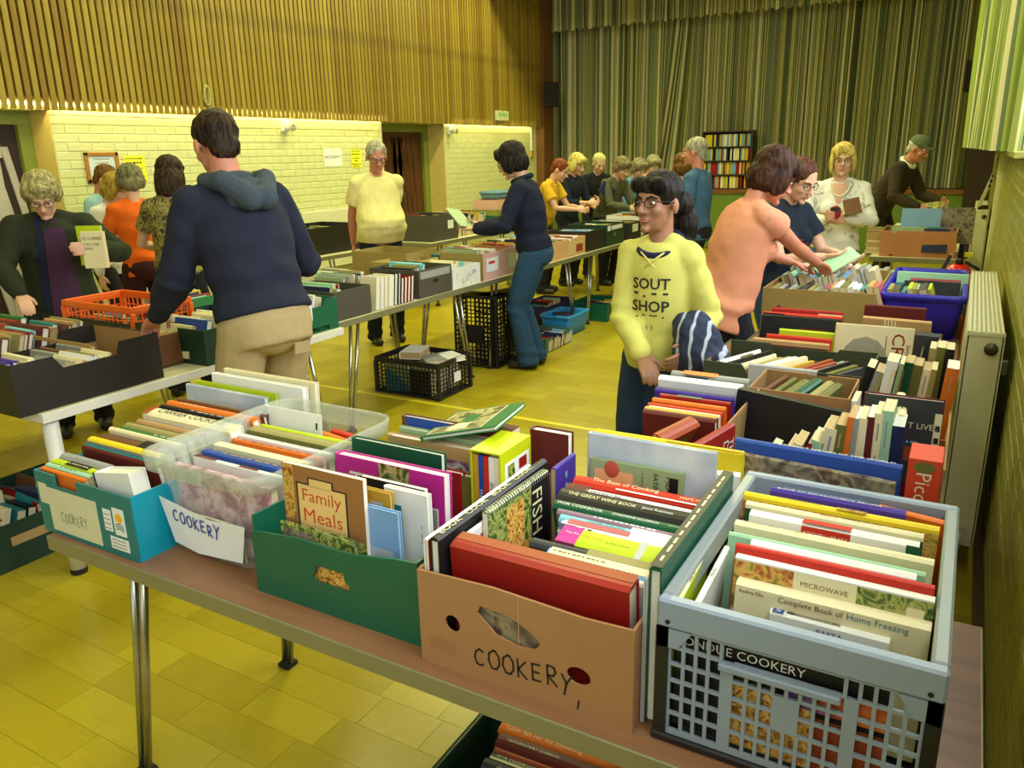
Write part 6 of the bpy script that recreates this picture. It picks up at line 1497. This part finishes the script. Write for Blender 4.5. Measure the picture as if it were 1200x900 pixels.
    for s_ in (1,-1): mb.limb([sp(.485)+Xs*(s_*.055*k), Sh+Xs*(s_*(sw-.02))], [.052*k+top_ease*.4,.050*k+top_ease*.5], 12)
    for i, (S_, E, W) in enumerate(arms):
        sl = sleeve[i] if isinstance(sleeve, tuple) else sleeve
        o_ = -Xs if i == 0 else Xs; ez = top_ease*.85
        if sl == 'long': mb.limb([S_+o_*.05*k, S_, S_.lerp(E,.5), E, E.lerp(W,.5), W-(W-E).normalized()*.015], [.048*k+ez,.049*k+ez,.045*k+ez,.041*k+ez,.037*k+ez,.030*k+ez*.6], 12)
        elif sl == 'short':
            a = S_.lerp(E,.62); mb.limb([S_+o_*.05*k, S_, S_.lerp(E,.4)], [.048*k+ez,.050*k+ez,.050*k+ez], 12); mb.tube([S_.lerp(E,.2), a], [.05*k+ez,.056*k+ez], 16)
        elif sl == 'cap':
            mb.limb([S_+o_*.06*k, S_+o_*.015], [.044*k+ez,.042*k+ez], 12); mb.tube([S_+o_*.025, S_.lerp(E,.12), S_.lerp(E,.34)], [.043*k+ez,.048*k+ez,.060*k+ez], 16)
        elif sl == 'three':
            mb.limb([S_+o_*.05*k, S_, S_.lerp(E,.5), E, E.lerp(W,.45)], [.048*k+ez,.049*k+ez,.045*k+ez,.041*k+ez,.037*k+ez], 12)
    bend = [(E, (E-S_).normalized()) for S_, E, W in arms]
    def folds(co):
        a = 0
        for E, d in bend:
            r = (co-E).length
            if r < .14: a += .005*math.sin((co-E).dot(d)*95)*math.exp(-(r/.08)**2)
        h = (co-P).dot(U)/k
        a += .006*math.sin((h*42)+6*co.x+noise.noise(co*5)*3)*math.exp(-((h-hem-.12)/.09)**2)
        a += fold*.8*math.sin(co.x*26+h*38+noise.noise(co*4)*5)*max(0, noise.noise(co*3+V((3,1,2))))
        return a
    topo = link('top', remesh(mb, max(.008, vox), 6, fold, 7, [tm], 'top', folds), t)
    bm_ = bottom or cloth('jeans', (44,66,96))
    mb = MB(); torso(mb, .010, t1=max(.08, hem+.05), belly_=belly*.35)
    mb.ell(P+V((0,-.05,-.03)), (.15*k*w,.10*k,.11*k))
    for hpnt, Kn, A, ft in legs:
        mb.limb([hpnt, hpnt.lerp(Kn,.5), Kn, Kn.lerp(A,.5)], [.096*k,.090*k,.072*k,.064*k+flare*.5], 14); mb.tube([Kn.lerp(A,.4), V((A.x,A.y,.035))], [.066*k+flare*.4,.066*k+flare], 14)
    def tf(co):
        a = .004*math.sin(co.z*60+noise.noise(co*6)*4)*math.exp(-((co.z-.48*k)/.1)**2)+.005*math.sin(co.z*70+co.x*20)*math.exp(-((co.z-.1)/.08)**2)
        return a
    link('trousers', remesh(mb, max(.009, vox), 4, .003, 7, [bm_], 'trousers', tf), t)
    mb = MB()
    for hpnt, Kn, A, ft in legs:
        mb.limb([ft+V((0,-.055,.036)), ft+V((0,.03,.036)), ft+V((0,.12,.030))], [.038,.042,.037], 10); mb.limb([ft+V((0,-.045,.045)), A], [.042,.040*k], 10)
    mbz = remesh(mb, .009, 2, mats=[shoes or mat('shoe_black', (28,24,22), .45)], name='shoes')
    for v in mbz.vertices: v.co.z = max(0.001, v.co.z)
    link('shoes', mbz, t)
    if collar:
        cm, kind = collar
        mb = MB()
        if kind == 'stand':
            mb.tube([sp(.495)+Fs*(.072*k*math.cos(a))*1.0+Xs*(.080*k*math.sin(a))+U*(.03*k-.012*math.cos(a)) for a in [2*PI*i/20 for i in range(20)]], .020*k, 8, closed=True)
        elif kind == 'flat':
            for s in (-1,1): mb.limb([sp(.505)-Fs*.075*k, sp(.515)+Xs*(s*.075*k)-Fs*.02*k, sp(.485)+Xs*(s*.06*k)+Fs*.065*k, sp(.445)+Xs*(s*.03*k)+Fs*.10*k], [.016*k,.018*k,.020*k,.012*k], 8)
        elif kind == 'hood':
            mb.limb([sp(.47)+Xs*.085*k+Fs*.06*k, sp(.525)+Xs*.105*k-Fs*.03*k, sp(.50)+Xs*.085*k-Fs*.11*k, sp(.42)+Xs*.03*k-Fs*.165*k, sp(.42)-Xs*.03*k-Fs*.165*k, sp(.50)-Xs*.085*k-Fs*.11*k, sp(.525)-Xs*.105*k-Fs*.03*k, sp(.47)-Xs*.085*k+Fs*.06*k], [.022*k,.034*k,.042*k,.05*k,.05*k,.042*k,.034*k,.022*k], 12); mb.ell(sp(.515)-Fs*.075*k, (.08*k,.03*k,.035*k))
            mb.ell(sp(.44)-Fs*.125*k, (.10*k,.045*k,.07*k))
        elif kind == 'rim':
            mb.tube([sp(.488)+Fs*((.088+.012*math.cos(a))*k*math.cos(a))+Xs*(.094*k*math.sin(a))+U*(.012*k-.042*math.cos(a)) for a in [2*PI*i/20 for i in range(20)]], .019*k, 8, closed=True)
        link('collar', remesh(mb, max(.006, vox*.8), 3, .002, 14, [cm], 'collar'), t)
    if hat:
        mb = MB(); mb.ell((0,-.008,.055),(.086,.104,.075), M=HM); mb.ell((0,.09,.045),(.062,.06,.012), M=HM)
        link('cap', remesh(mb, .006, 2, mats=[hat], name='cap'), t)
    tag(t, label, 'person')
    t['ht'] = H
    return dict(root=t, HM=HM, arms=arms, sp=sp, Fs=Fs, Xs=Xs, U=U, k=k, topme=topo, P=P)
def stick_text(info, lines, mat_, width, t0, t1, name='chest_print'):
    """letters wrapped on the front of the garment"""
    me = info['topme'].data; bv = BVHTree.FromPolygons([v.co for v in me.vertices], [list(p.vertices) for p in me.polygons])
    mb = MB(); Fs, Xs, U, sp, k = info['Fs'], info['Xs'], info['U'], info['sp'], info['k']
    for s, tt, hgt, w_ in lines:
        add_text(mb, s, sp(tt), -Xs, U, w_, hgt, 0)
    out = []
    for v in mb.v:
        o_ = v+Fs*.5; hit = bv.ray_cast(o_, -Fs)
        out.append(hit[0]+Fs*.003 if hit[0] is not None else v+Fs*.12)
    mb.v = out; return mb.build(name, mat_, info['root'])
def pd(x, y, d): return V((0,0,CAM_H))+ray(x, y)*d      # photo pixel at a distance along the view axis
def L(x, y, face, p):
    p = V(p)-V((x,y,0)); return Matrix.Rotation(-(face-PI/2), 3, 'Z') @ p
rad = math.radians
def chest_panel(info, m, name, u0, u1, t0, t1, off=.006, n=10, taper=.0):
    vs, fs = [], []
    me = info['topme'].data; bv = BVHTree.FromPolygons([v.co for v in me.vertices], [list(p.vertices) for p in me.polygons])
    for i in range(n+1):
        tt = t0+(t1-t0)*i/n
        for j in range(n+1):
            uu = u0+(u1-u0)*j/n; uu *= 1-taper*i/n
            p = info['sp'](tt)+info['Xs']*uu; h = bv.ray_cast(p+info['Fs']*.5, -info['Fs'])
            vs.append((h[0] if h[0] is not None else p+info['Fs']*.1)+info['Fs']*off)
    for i in range(n):
        for j in range(n): a = i*(n+1)+j; fs.append((a,a+1,a+n+2,a+n+1))
    return MB().add(vs, fs).build(name, m, info['root'], True)
# bag on the floor
bg = MB(); bg.ell((0,0,.13),(.16,.13,.14)); bg.ell((.14,.05,.1),(.12,.1,.11)); bg.ell((-.1,.08,.12),(.1,.1,.12))
o = link('carrier_bag', remesh(bg, .012, 3, .02, 12, [mat('bag_grey',(150,150,136),.4)], 'carrier_bag')); o.location = (-3.15, 2.05, .012)
tag(o, 'crumpled pale grey carrier bag on the floor behind the white table leg', 'bag')

# ---- man in the navy hoodie
x, y, f = -2.47, 2.22, rad(168)
p6 = person('man in a navy hooded top and khaki trousers seen from behind, reaching into a box', x, y, f, H=1.85, w=1.08, depth=1.12, lean=.30, hp=.12, hy=-.1, skin='ruddy', hair='short', hairc=hair_m('darkbrown',(52,38,22)),
    top=cloth('navy',(34,37,52)), bottom=cloth('khaki',(168,148,104)), hands=(L(x,y,f,(-2.78,2.52,1.12)), L(x,y,f,(-2.90,2.06,.985))), poles=(V((.6,-1,-.2)), V((-.25,-1,-.1))),
    collar=(cloth('slate',(60,70,78)), 'hood'), vox=.006, hem=.015, top_ease=.028, fold=.007, curl=.5, palms=(None, (0,0,-1)), feet=((.14,.03),(-.14,-.03)))
r_ = p6['root']
MB().box((-.008,0,-.004),(.065,.006,.045)).build('pocket_flap', MATS['cloth_khaki'], r_, bevel=.002, M=Matrix.Translation((.045,-.178,.845)) @ Matrix.Rotation(.1,4,'X'))
# ---- man in the pale polo shirt
x, y, f = -4.43, 5.42, rad(-34)
person('stout grey haired man in a pale yellow polo shirt with his hands behind him', x, y, f, H=1.76, w=1.08, depth=1.12, lean=.02, hp=.34, hy=-.1, skin='ruddy', hair='short', hairc=hair_m('grey',(170,164,140),(110,106,88)), top=cloth('polo',(220,210,140)), sleeve='short',
    bottom=cloth('navytrouser',(34,36,48)), hands=((.19,-.22,.80), (-.10,-.26,.82)), poles=(V((1,-.1,0)), V((-1,-.1,0))), belly=.13, glasses=True, collar=(cloth('polocollar',(226,214,156)),'flat'), vox=.007, top_ease=.022, fold=.006, hem=-.04)
# ---- woman in the navy fleece
x, y, f = -2.83, 5.22, rad(196)
person('dark haired woman in a navy fleece and blue jeans leafing through a booklet', x, y, f, H=1.72, w=.98, lean=.17, hp=.32, hy=-.1, skin='fair', hair='bob', hairc=hair_m('black',(34,26,18)), top=cloth('fleece',(26,30,48)), bottom=cloth('denim',(40,70,96)),
    hands=(L(x,y,f,(-3.16,5.12,1.10)), L(x,y,f,(-3.14,4.94,1.08))), collar=(cloth('fleece',(26,30,48)),'stand'), vox=.007, glasses=True, hem=-.01, top_ease=.026, flare=.02, feet=((.08,.0),(-.08,.03)), palms=((0,0,1),(0,0,1)), fold=.006)
M = frame((.6,0,.8),(-.2,-.96,.15),(-.77,.25,.58), (-3.27, 5.03, 1.14)); book(.008, .21, .15, M, 'sage', 'open green paperback held by the woman in the navy fleece', 'held books', False)
# ---- girl in the yellow hooded top
x, y, f = -1.04, 2.98, rad(-88)
gy = cloth('yellowhoody',(198,194,100))
p17 = person('girl in a pale yellow hooded sweatshirt and jeans walking with a folded striped jacket', x, y, f, H=1.53, w=.82, lean=-.02, hp=-.02, hy=-.36, skin='olive', hair='pony', hairc=hair_m('girlblack',(30,22,16)), top=gy, bottom=cloth('jeansdark',(36,52,74)),
    hands=((-.01,.22,.85), (-.17,.17,.88)), poles=(V((1.0,-.7,-.3)), V((-.35,-1,-.2))), glasses=True, vox=.0055, hem=-.06, top_ease=.022, fold=.006, collar=(cloth('navyhood',(34,36,66)),'rim'), palms=((0,-.4,-1),(1,0,0)), feet=((.07,.0),(-.08,.10)))
stick_text(p17, [('*SOUT', .335, .055, .15), ('*SHOP', .235, .055, .15), ('*- . - -', .285, .02, .14), ('*. - -- .', .19, .012, .14), ('( )', .14, .022, .05)], ink, .16, .2, .34)
k_ = p17['k']; mb = MB()
for s in (-1, 1): mb.limb([p17['sp'](.47)+p17['Xs']*(s*.045)+p17['Fs']*.1, p17['sp'](.41)-p17['Xs']*(s*.02)+p17['Fs']*.135], [.0035,.0035], 6)
mb.build('drawstring', gy, p17['root'], True)
jb = MB(); c0 = V((-.73, 2.87, .0))
jb.limb([(-.89,2.86,.965),(-.84,2.83,.94),(-.79,2.81,.85),(-.76,2.80,.75)], [.05,.085,.09,.055], 14); jb.ell((-.85,2.80,.88),(.07,.07,.10)); jb.ell((-.78,2.82,.81),(.07,.06,.10))
jm = ramp_mat('jacket_stripes', [(0,(28,36,62)),(.86,(28,36,62)),(.9,(150,160,176)),(1,(170,178,190))], 5.5, (1,1,1.3), kind='wave', dist=3.5, rough=.8)
o = link('striped_jacket', remesh(jb, .007, 3, .012, 16, [jm], 'striped_jacket')); tag(o, 'navy jacket with thin pale stripes folded over the girl\'s arm', 'jacket')
# ---- woman in the salmon top
x, y, f = -.98, 3.86, rad(44)
sal = cloth('salmon',(204,138,106))
p18 = person('brown haired woman in a salmon cap sleeved top bending over the tan box', x, y, f, H=1.66, w=1.02, depth=1.08, lean=.30, hp=.35, hy=-.15, skin='ruddy', hair='bob', hairc=hair_m('chestnut',(64,38,20)), top=sal, sleeve='cap', bottom=cloth('blacktrouser',(26,28,36)),
    hands=(L(x,y,f,(-.64,4.24,1.03)), L(x,y,f,(-.80,4.36,1.02))), poles=(V((1,-.6,-.6)), V((-.8,-.4,-.6))), bust=.075, vox=.0055, hem=-.14, top_ease=.02, fold=.006, palms=((0,.2,-1),(0,.2,-1)), curl=.35, glasses=True, belly=.03)
# ---- woman with a booklet, dark top
x, y, f = -.95, 4.80, rad(-25)
p19 = person('woman in a dark navy T-shirt with coloured lettering reading a booklet', x, y, f, H=1.58, w=1.05, lean=.12, hp=.40, hy=-.1, skin='fair', hair='short', hairc=hair_m('brownred',(84,52,32)), top=cloth('darknavy',(28,36,48)), sleeve='short', bottom=cloth('denim2',(48,74,120)),
    hands=((.06,.34,1.02), (-.14,.36,1.0)), glasses=True, vox=.007, bust=.07, palms=((-.6,.3,.8),(.6,.3,.8)), hem=-.13)
stick_text(p19, [('The', .30, .03, .05), ('Booster Ring', .262, .035, .20)], mat('tee_print',(150,60,60),.6), .2, .2, .3)
M = frame((-.35,-.45,.82),(.5,-.85,-.2),(.79,.34,.55), (-.63, 4.60, 1.02)); book(.006, .21, .15, M, 'mint', 'pale green booklet held open by the woman in the navy T-shirt', 'held books', False)
# ---- woman in the white cardigan
x, y, f = -.89, 6.64, rad(-84)
wc = ramp_mat('cloth_white_floral', [(.0,(226,224,212)),(.56,(228,226,214)),(.62,(150,140,124)),(.68,(226,222,210))], 14, rough=.9, detail=2, dist=.6)
p20 = person('blonde woman in a white patterned cardigan holding a red purse', x, y, f, H=1.63, w=1.06, lean=.0, hp=.0, hy=.05, skin='fair', hair='bob', hairc=hair_m('blonde',(214,190,104),(160,136,60)), top=wc, bottom=cloth('denim3',(52,84,140)),
    hands=((.05,.24,1.07), (-.04,.26,1.09)), poles=(V((1,-.3,-.6)), V((-1,-.3,-.6))), glasses=True, bust=.075, vox=.0065, hem=-.10, top_ease=.022, fold=.006, palms=((-.3,-1,.3),(.3,-1,.3)), curl=.8)
t = empty('red_purse', (-.87, 6.345, 1.13)); mb = MB(); mb.ell((0,0,0),(.045,.02,.055)); link('purse_body', remesh(mb, .006, 1, mats=[mat('purse_red',(150,22,40),.4)], name='purse_body'), t); MB().box((-.03,-.024,.01),(.03,-.018,.04)).build('purse_opening', mat('purse_dark',(50,24,24),.6), t); tag(t, 'small red purse held by the woman in the white cardigan', 'purse')
M = frame((0,-.8,.6),(.95,.2,.25),(-.3,.55,.76), (-.81, 6.36, 1.16)); book(.02, .13, .11, M, 'brown', 'small brown wallet folder held beside the red purse', 'held things of the cardigan woman', True)
# ---- man in the cap
x, y, f = -.80, 9.42, rad(-18)
person('man in a dark suit jacket and grey green cap leaning over the picture books', x, y, f, H=1.80, w=1.02, lean=.52, hp=.12, hy=-.1, skin='ruddy', hair='thin', hairc=hair_m('white',(196,190,170),(150,146,128)), top=cloth('suit',(58,48,36)), bottom=cloth('suit_trouser',(36,32,30)),
    hands=(L(x,y,f,(-.46,9.02,1.0)), L(x,y,f,(-.28,9.30,1.04))), hat=cloth('cap',(92,104,80)), collar=(white_p,'stand'), hem=-.16, top_ease=.026, vox=.008)
t = MB().box((-.09,-.065,0),(.09,.065,.003)).build('picture_card', cov('garden')); t.matrix_world = Matrix.Translation((-.30, 8.95, 1.02)) @ Matrix.Rotation(.5,4,'X') @ Matrix.Rotation(.3,4,'Z'); tag(t, 'picture card held up by the man in the cap', 'card')
# ---- man in the blue shirt and the head behind the girl
person('grey haired man in a mid blue short sleeved shirt standing by the stage', -2.15, 7.10, rad(176), H=1.72, w=1.08, depth=1.05, lean=.0, hp=.05, hy=.1, skin='ruddy', hair='short', hairc=hair_m('grey',(170,164,140)), top=cloth('blueshirt',(66,98,132)), sleeve='short', bottom=cloth('darktrouser',(34,34,38)), collar=(cloth('blueshirt',(66,98,132)),'flat'), vox=.009, belly=.04)
person('brown haired woman in a dark top standing beyond the girl', -2.50, 7.70, rad(100), H=1.58, lean=.1, hp=.2, skin='fair', hair='bob', hairc=hair_m('midbrown',(110,78,36)), top=cloth('darktop',(44,44,48)), vox=.010)
# ---- the group at the far tables
x, y, f = -4.31, 8.27, rad(6)
pl = ramp_mat('cloth_plaid', [(0,(206,160,24)),(.42,(214,170,30)),(.5,(170,120,20)),(.58,(222,180,40)),(1,(196,150,24))], 9, rough=.9, kind='wave')
person('red haired woman in a yellow checked shirt bent over the far table', x, y, f, H=1.60, w=1.1, lean=.38, hp=.25, skin='fair', hair='short', hairc=hair_m('red',(130,66,34)), top=pl, sleeve='short', bottom=cloth('darktrouser',(34,34,38)), hands=((.1,.44,.98),(-.1,.44,.98)), vox=.009, belly=.05, collar=(pl,'flat'))
person('blonde woman in a dark waistcoat holding papers at the far table', -4.29, 8.90, rad(-14), H=1.62, lean=.18, hp=.3, skin='fair', hair='bob', hairc=hair_m('blonde2',(206,190,110),(150,136,66)), top=cloth('darknavy',(28,36,48)), sleeve='three', bottom=cloth('darktrouser',(34,34,38)), hands=((.08,.36,1.02),(-.1,.34,1.05)), vox=.009)
person('woman with short pale hair and a black top at the far table', -4.25, 9.60, rad(-46), H=1.62, lean=.2, hp=.3, skin='fair', hair='short', hairc=hair_m('paleblonde',(206,196,130),(160,150,90)), top=cloth('blacktop',(30,30,34)), sleeve='short', bottom=cloth('darktrouser',(34,34,38)), hands=((.12,.34,.92),(-.12,.36,.92)), vox=.009)
person('grey haired person in a grey green jacket bent over the far table', -3.86, 9.13, rad(-20), H=1.60, w=1.08, lean=.38, hp=.3, skin='fair', hair='curly', hairc=hair_m('greybrown',(130,118,84)), top=cloth('greygreen',(84,86,66)), bottom=cloth('darktrouser',(34,34,38)), hands=((.1,.42,.96),(-.1,.42,.96)), vox=.009)
person('grey haired woman in a light blue jumper beyond the grey green jacket', -3.86, 9.80, rad(-30), H=1.56, lean=.34, hp=.3, skin='fair', hair='curly', hairc=hair_m('greycurl',(140,130,100)), top=cloth('bluejumper',(100,144,190)), bottom=cloth('darktrouser',(34,34,38)), hands=((.1,.40,.96),(-.1,.40,.96)), vox=.009)
person('grey haired woman in a pink jumper at the end of the browsing group', -3.87, 10.45, rad(-40), H=1.58, lean=.28, hp=.3, skin='fair', hair='curly', hairc=hair_m('greycurl2',(150,142,110)), top=cloth('pinkjumper',(222,150,130)), bottom=cloth('darktrouser',(34,34,38)), hands=((.1,.40,.96),(-.1,.40,.96)), vox=.010)
M = frame((.8,-.5,.2),(.2,.6,.77),(-.5,-.58,.62), (-3.80, 8.86, 1.10)); book(.016, .2, .14, M, 'navy', 'navy folder held by the blonde woman in the waistcoat', 'held books', True)
chest_panel(p20, SKIN['fair'], 'neckline', -.012, .012, .34, .50, .003, taper=-4.5)
me = p20['topme'].data; bv = BVHTree.FromPolygons([v.co for v in me.vertices], [list(p.vertices) for p in me.polygons]); pts = []
for a in [PI*i/20 for i in range(21)]:
    p = p20['sp'](.50-.10*math.sin(a))+p20['Xs']*(.07*math.cos(a)); h = bv.ray_cast(p+p20['Fs']*.5, -p20['Fs']); pts.append((h[0] if h[0] is not None else p)+p20['Fs']*.008)
MB().tube(pts, .006, 6).build('necklace', mat('pearl',(230,222,200),.3), p20['root'], True)
# ---- the group on the left
x, y, f = -4.66, 2.70, rad(-30)
coat = cloth('darkgreencoat',(40,46,30))
p1 = person('grey haired woman in a dark green coat over a purple jumper holding a book', x, y, f, H=1.60, w=1.18, depth=1.15, lean=.14, hp=.50, hy=-.1, skin='fair', hair='curly', hairc=hair_m('ashgrey',(166,156,104),(110,100,60)), top=coat, bottom=cloth('darktrouser',(34,34,38)), glasses=True, bust=.07,
    hands=((.20,.36,.92), (-.19,.34,1.13)), poles=(V((1,-.3,-.5)), V((-1,-.3,-.6))), hem=-.22, top_ease=.032, vox=.007, palms=((0,0,-1),(.8,-.6,0)), fold=.008)
chest_panel(p1, cloth('purplejumper',(64,38,62)), 'jumper', -.115, .06, -.10, .50, taper=.45)
chest_panel(p1, cloth('navyscarf',(26,32,58)), 'scarf', .065, .105, -.05, .52, .012, taper=.35)
hp_ = p1['root'].matrix_basis @ p1['arms'][1][2]
M = frame((.5,-.866,0),(.866,.5,.0),(0,0,1), tuple(pd(98, 293, 4.36))); book(.03, .20, .125, M, 'cream', 'cream paperback with green capitals held by the woman in the green coat', 'held books', False, [('t','front','LE CARRE',.5,.82,.85,.13,'emerald'), ('t','front','CALL FOR',.45,.66,.7,.09,'emerald'), ('t','front','DEAD',.3,.54,.4,.09,'emerald')], 1)
M = frame((.5,-.866,0),(.866,.5,.0),(0,0,1), tuple(pd(93, 288, 4.46))); book(.02, .22, .14, M, 'lime', 'lime edged hardback held behind the cream paperback', 'held books', True)
person('grey haired woman in a bright orange jumper turning away', -5.46, 3.84, rad(158), H=1.60, w=1.0, lean=.10, hp=.2, hy=-.2, skin='fair', hair='curly', hairc=hair_m('slategrey',(122,118,84),(84,80,54)), top=cloth('orange',(214,96,24)), bottom=cloth('maroontrouser',(56,24,26)), hands=((.24,.24,.86),(-.2,.30,.9)), vox=.009, fold=.006)
leo = ramp_mat('cloth_leopard', [(0,(40,36,20)),(.45,(58,52,26)),(.5,(150,140,70)),(.62,(120,112,52)),(.7,(44,40,22))], 34, rough=.9, detail=3, dist=1.5)
person('dark haired woman in a mottled brown blouse with her back turned', -4.67, 3.54, rad(118), H=1.66, w=.95, lean=.08, hp=.3, hy=.2, skin='fair', hair='long', hairc=hair_m('darkbrown2',(60,46,24)), top=leo, sleeve='short', bottom=cloth('blacktrouser',(26,28,36)), hands=((.2,.3,1.0),(-.2,.28,1.0)), vox=.009)
person('fair haired woman in a white top behind the orange jumper', -6.06, 3.97, rad(20), H=1.56, lean=.2, hp=.4, skin='fair', hair='bob', hairc=hair_m('darkblonde',(170,146,62),(120,98,36)), top=cloth('whitetop',(216,218,214)), bottom=cloth('darktrouser',(34,34,38)), vox=.010)
person('brown haired person in a pale blue collared shirt near the framed certificate', -6.50, 4.20, rad(30), H=1.62, lean=.15, hp=.35, skin='ruddy', hair='short', hairc=hair_m('midbrown2',(112,80,34)), top=cloth('paleblue',(140,176,190)), bottom=cloth('darktrouser',(34,34,38)), vox=.010)
for o in list(bpy.data.objects):
    if 'ht' in o: del o['ht']
# ------------------------------------------------------------ books past the largest 300 become one heap of stuff
bpy.context.view_layer.update()
def seen(o):
    p = o.matrix_world.translation; d = p-V((0,0,CAM_H)); dist = d.length
    bb = [V(c) for c in o.bound_box]; dx = [max(c[i] for c in bb)-min(c[i] for c in bb) for i in range(3)]
    dx.sort(); z = d.dot(_f)
    sx, sy = 600+F_PX*d.dot(_r)/z, 450-F_PX*d.dot(_u)/z
    inside = -60 < sx < 1260 and -60 < sy < 960
    return (dx[1]*dx[2]*.5+dx[0]*dx[2])/dist**2*(1 if inside else .01)
keep_always = {'held books', 'held things of the cardigan woman'}
rank = sorted(BOOKS, key=lambda o: -(1e3 if o.get('group') in keep_always else seen(o)))
drop = rank[300:]
if drop:
    vs, fs, mi, ms = [], [], [], []
    for o in drop:
        for q in [o]+[c for c in o.children if c.name.startswith('pages')]:
            Mw = q.matrix_world; n = len(vs); vs += [tuple(Mw @ v.co) for v in q.data.vertices]
            m = q.data.materials[0]
            if m not in ms: ms.append(m)
            k = ms.index(m)
            for p in q.data.polygons: fs.append([i+n for i in p.vertices]); mi.append(k)
    for o in drop:
        for c in list(o.children): bpy.data.objects.remove(c)
        bpy.data.objects.remove(o)
    me = bpy.data.meshes.new('more_books'); me.from_pydata(vs, [], fs)
    for m in ms: me.materials.append(m)
    me.polygons.foreach_set('material_index', mi); me.update()
    tag(link('more_books', me), 'smaller and further books filling the boxes behind the nearest ones', 'books', None, 'stuff')
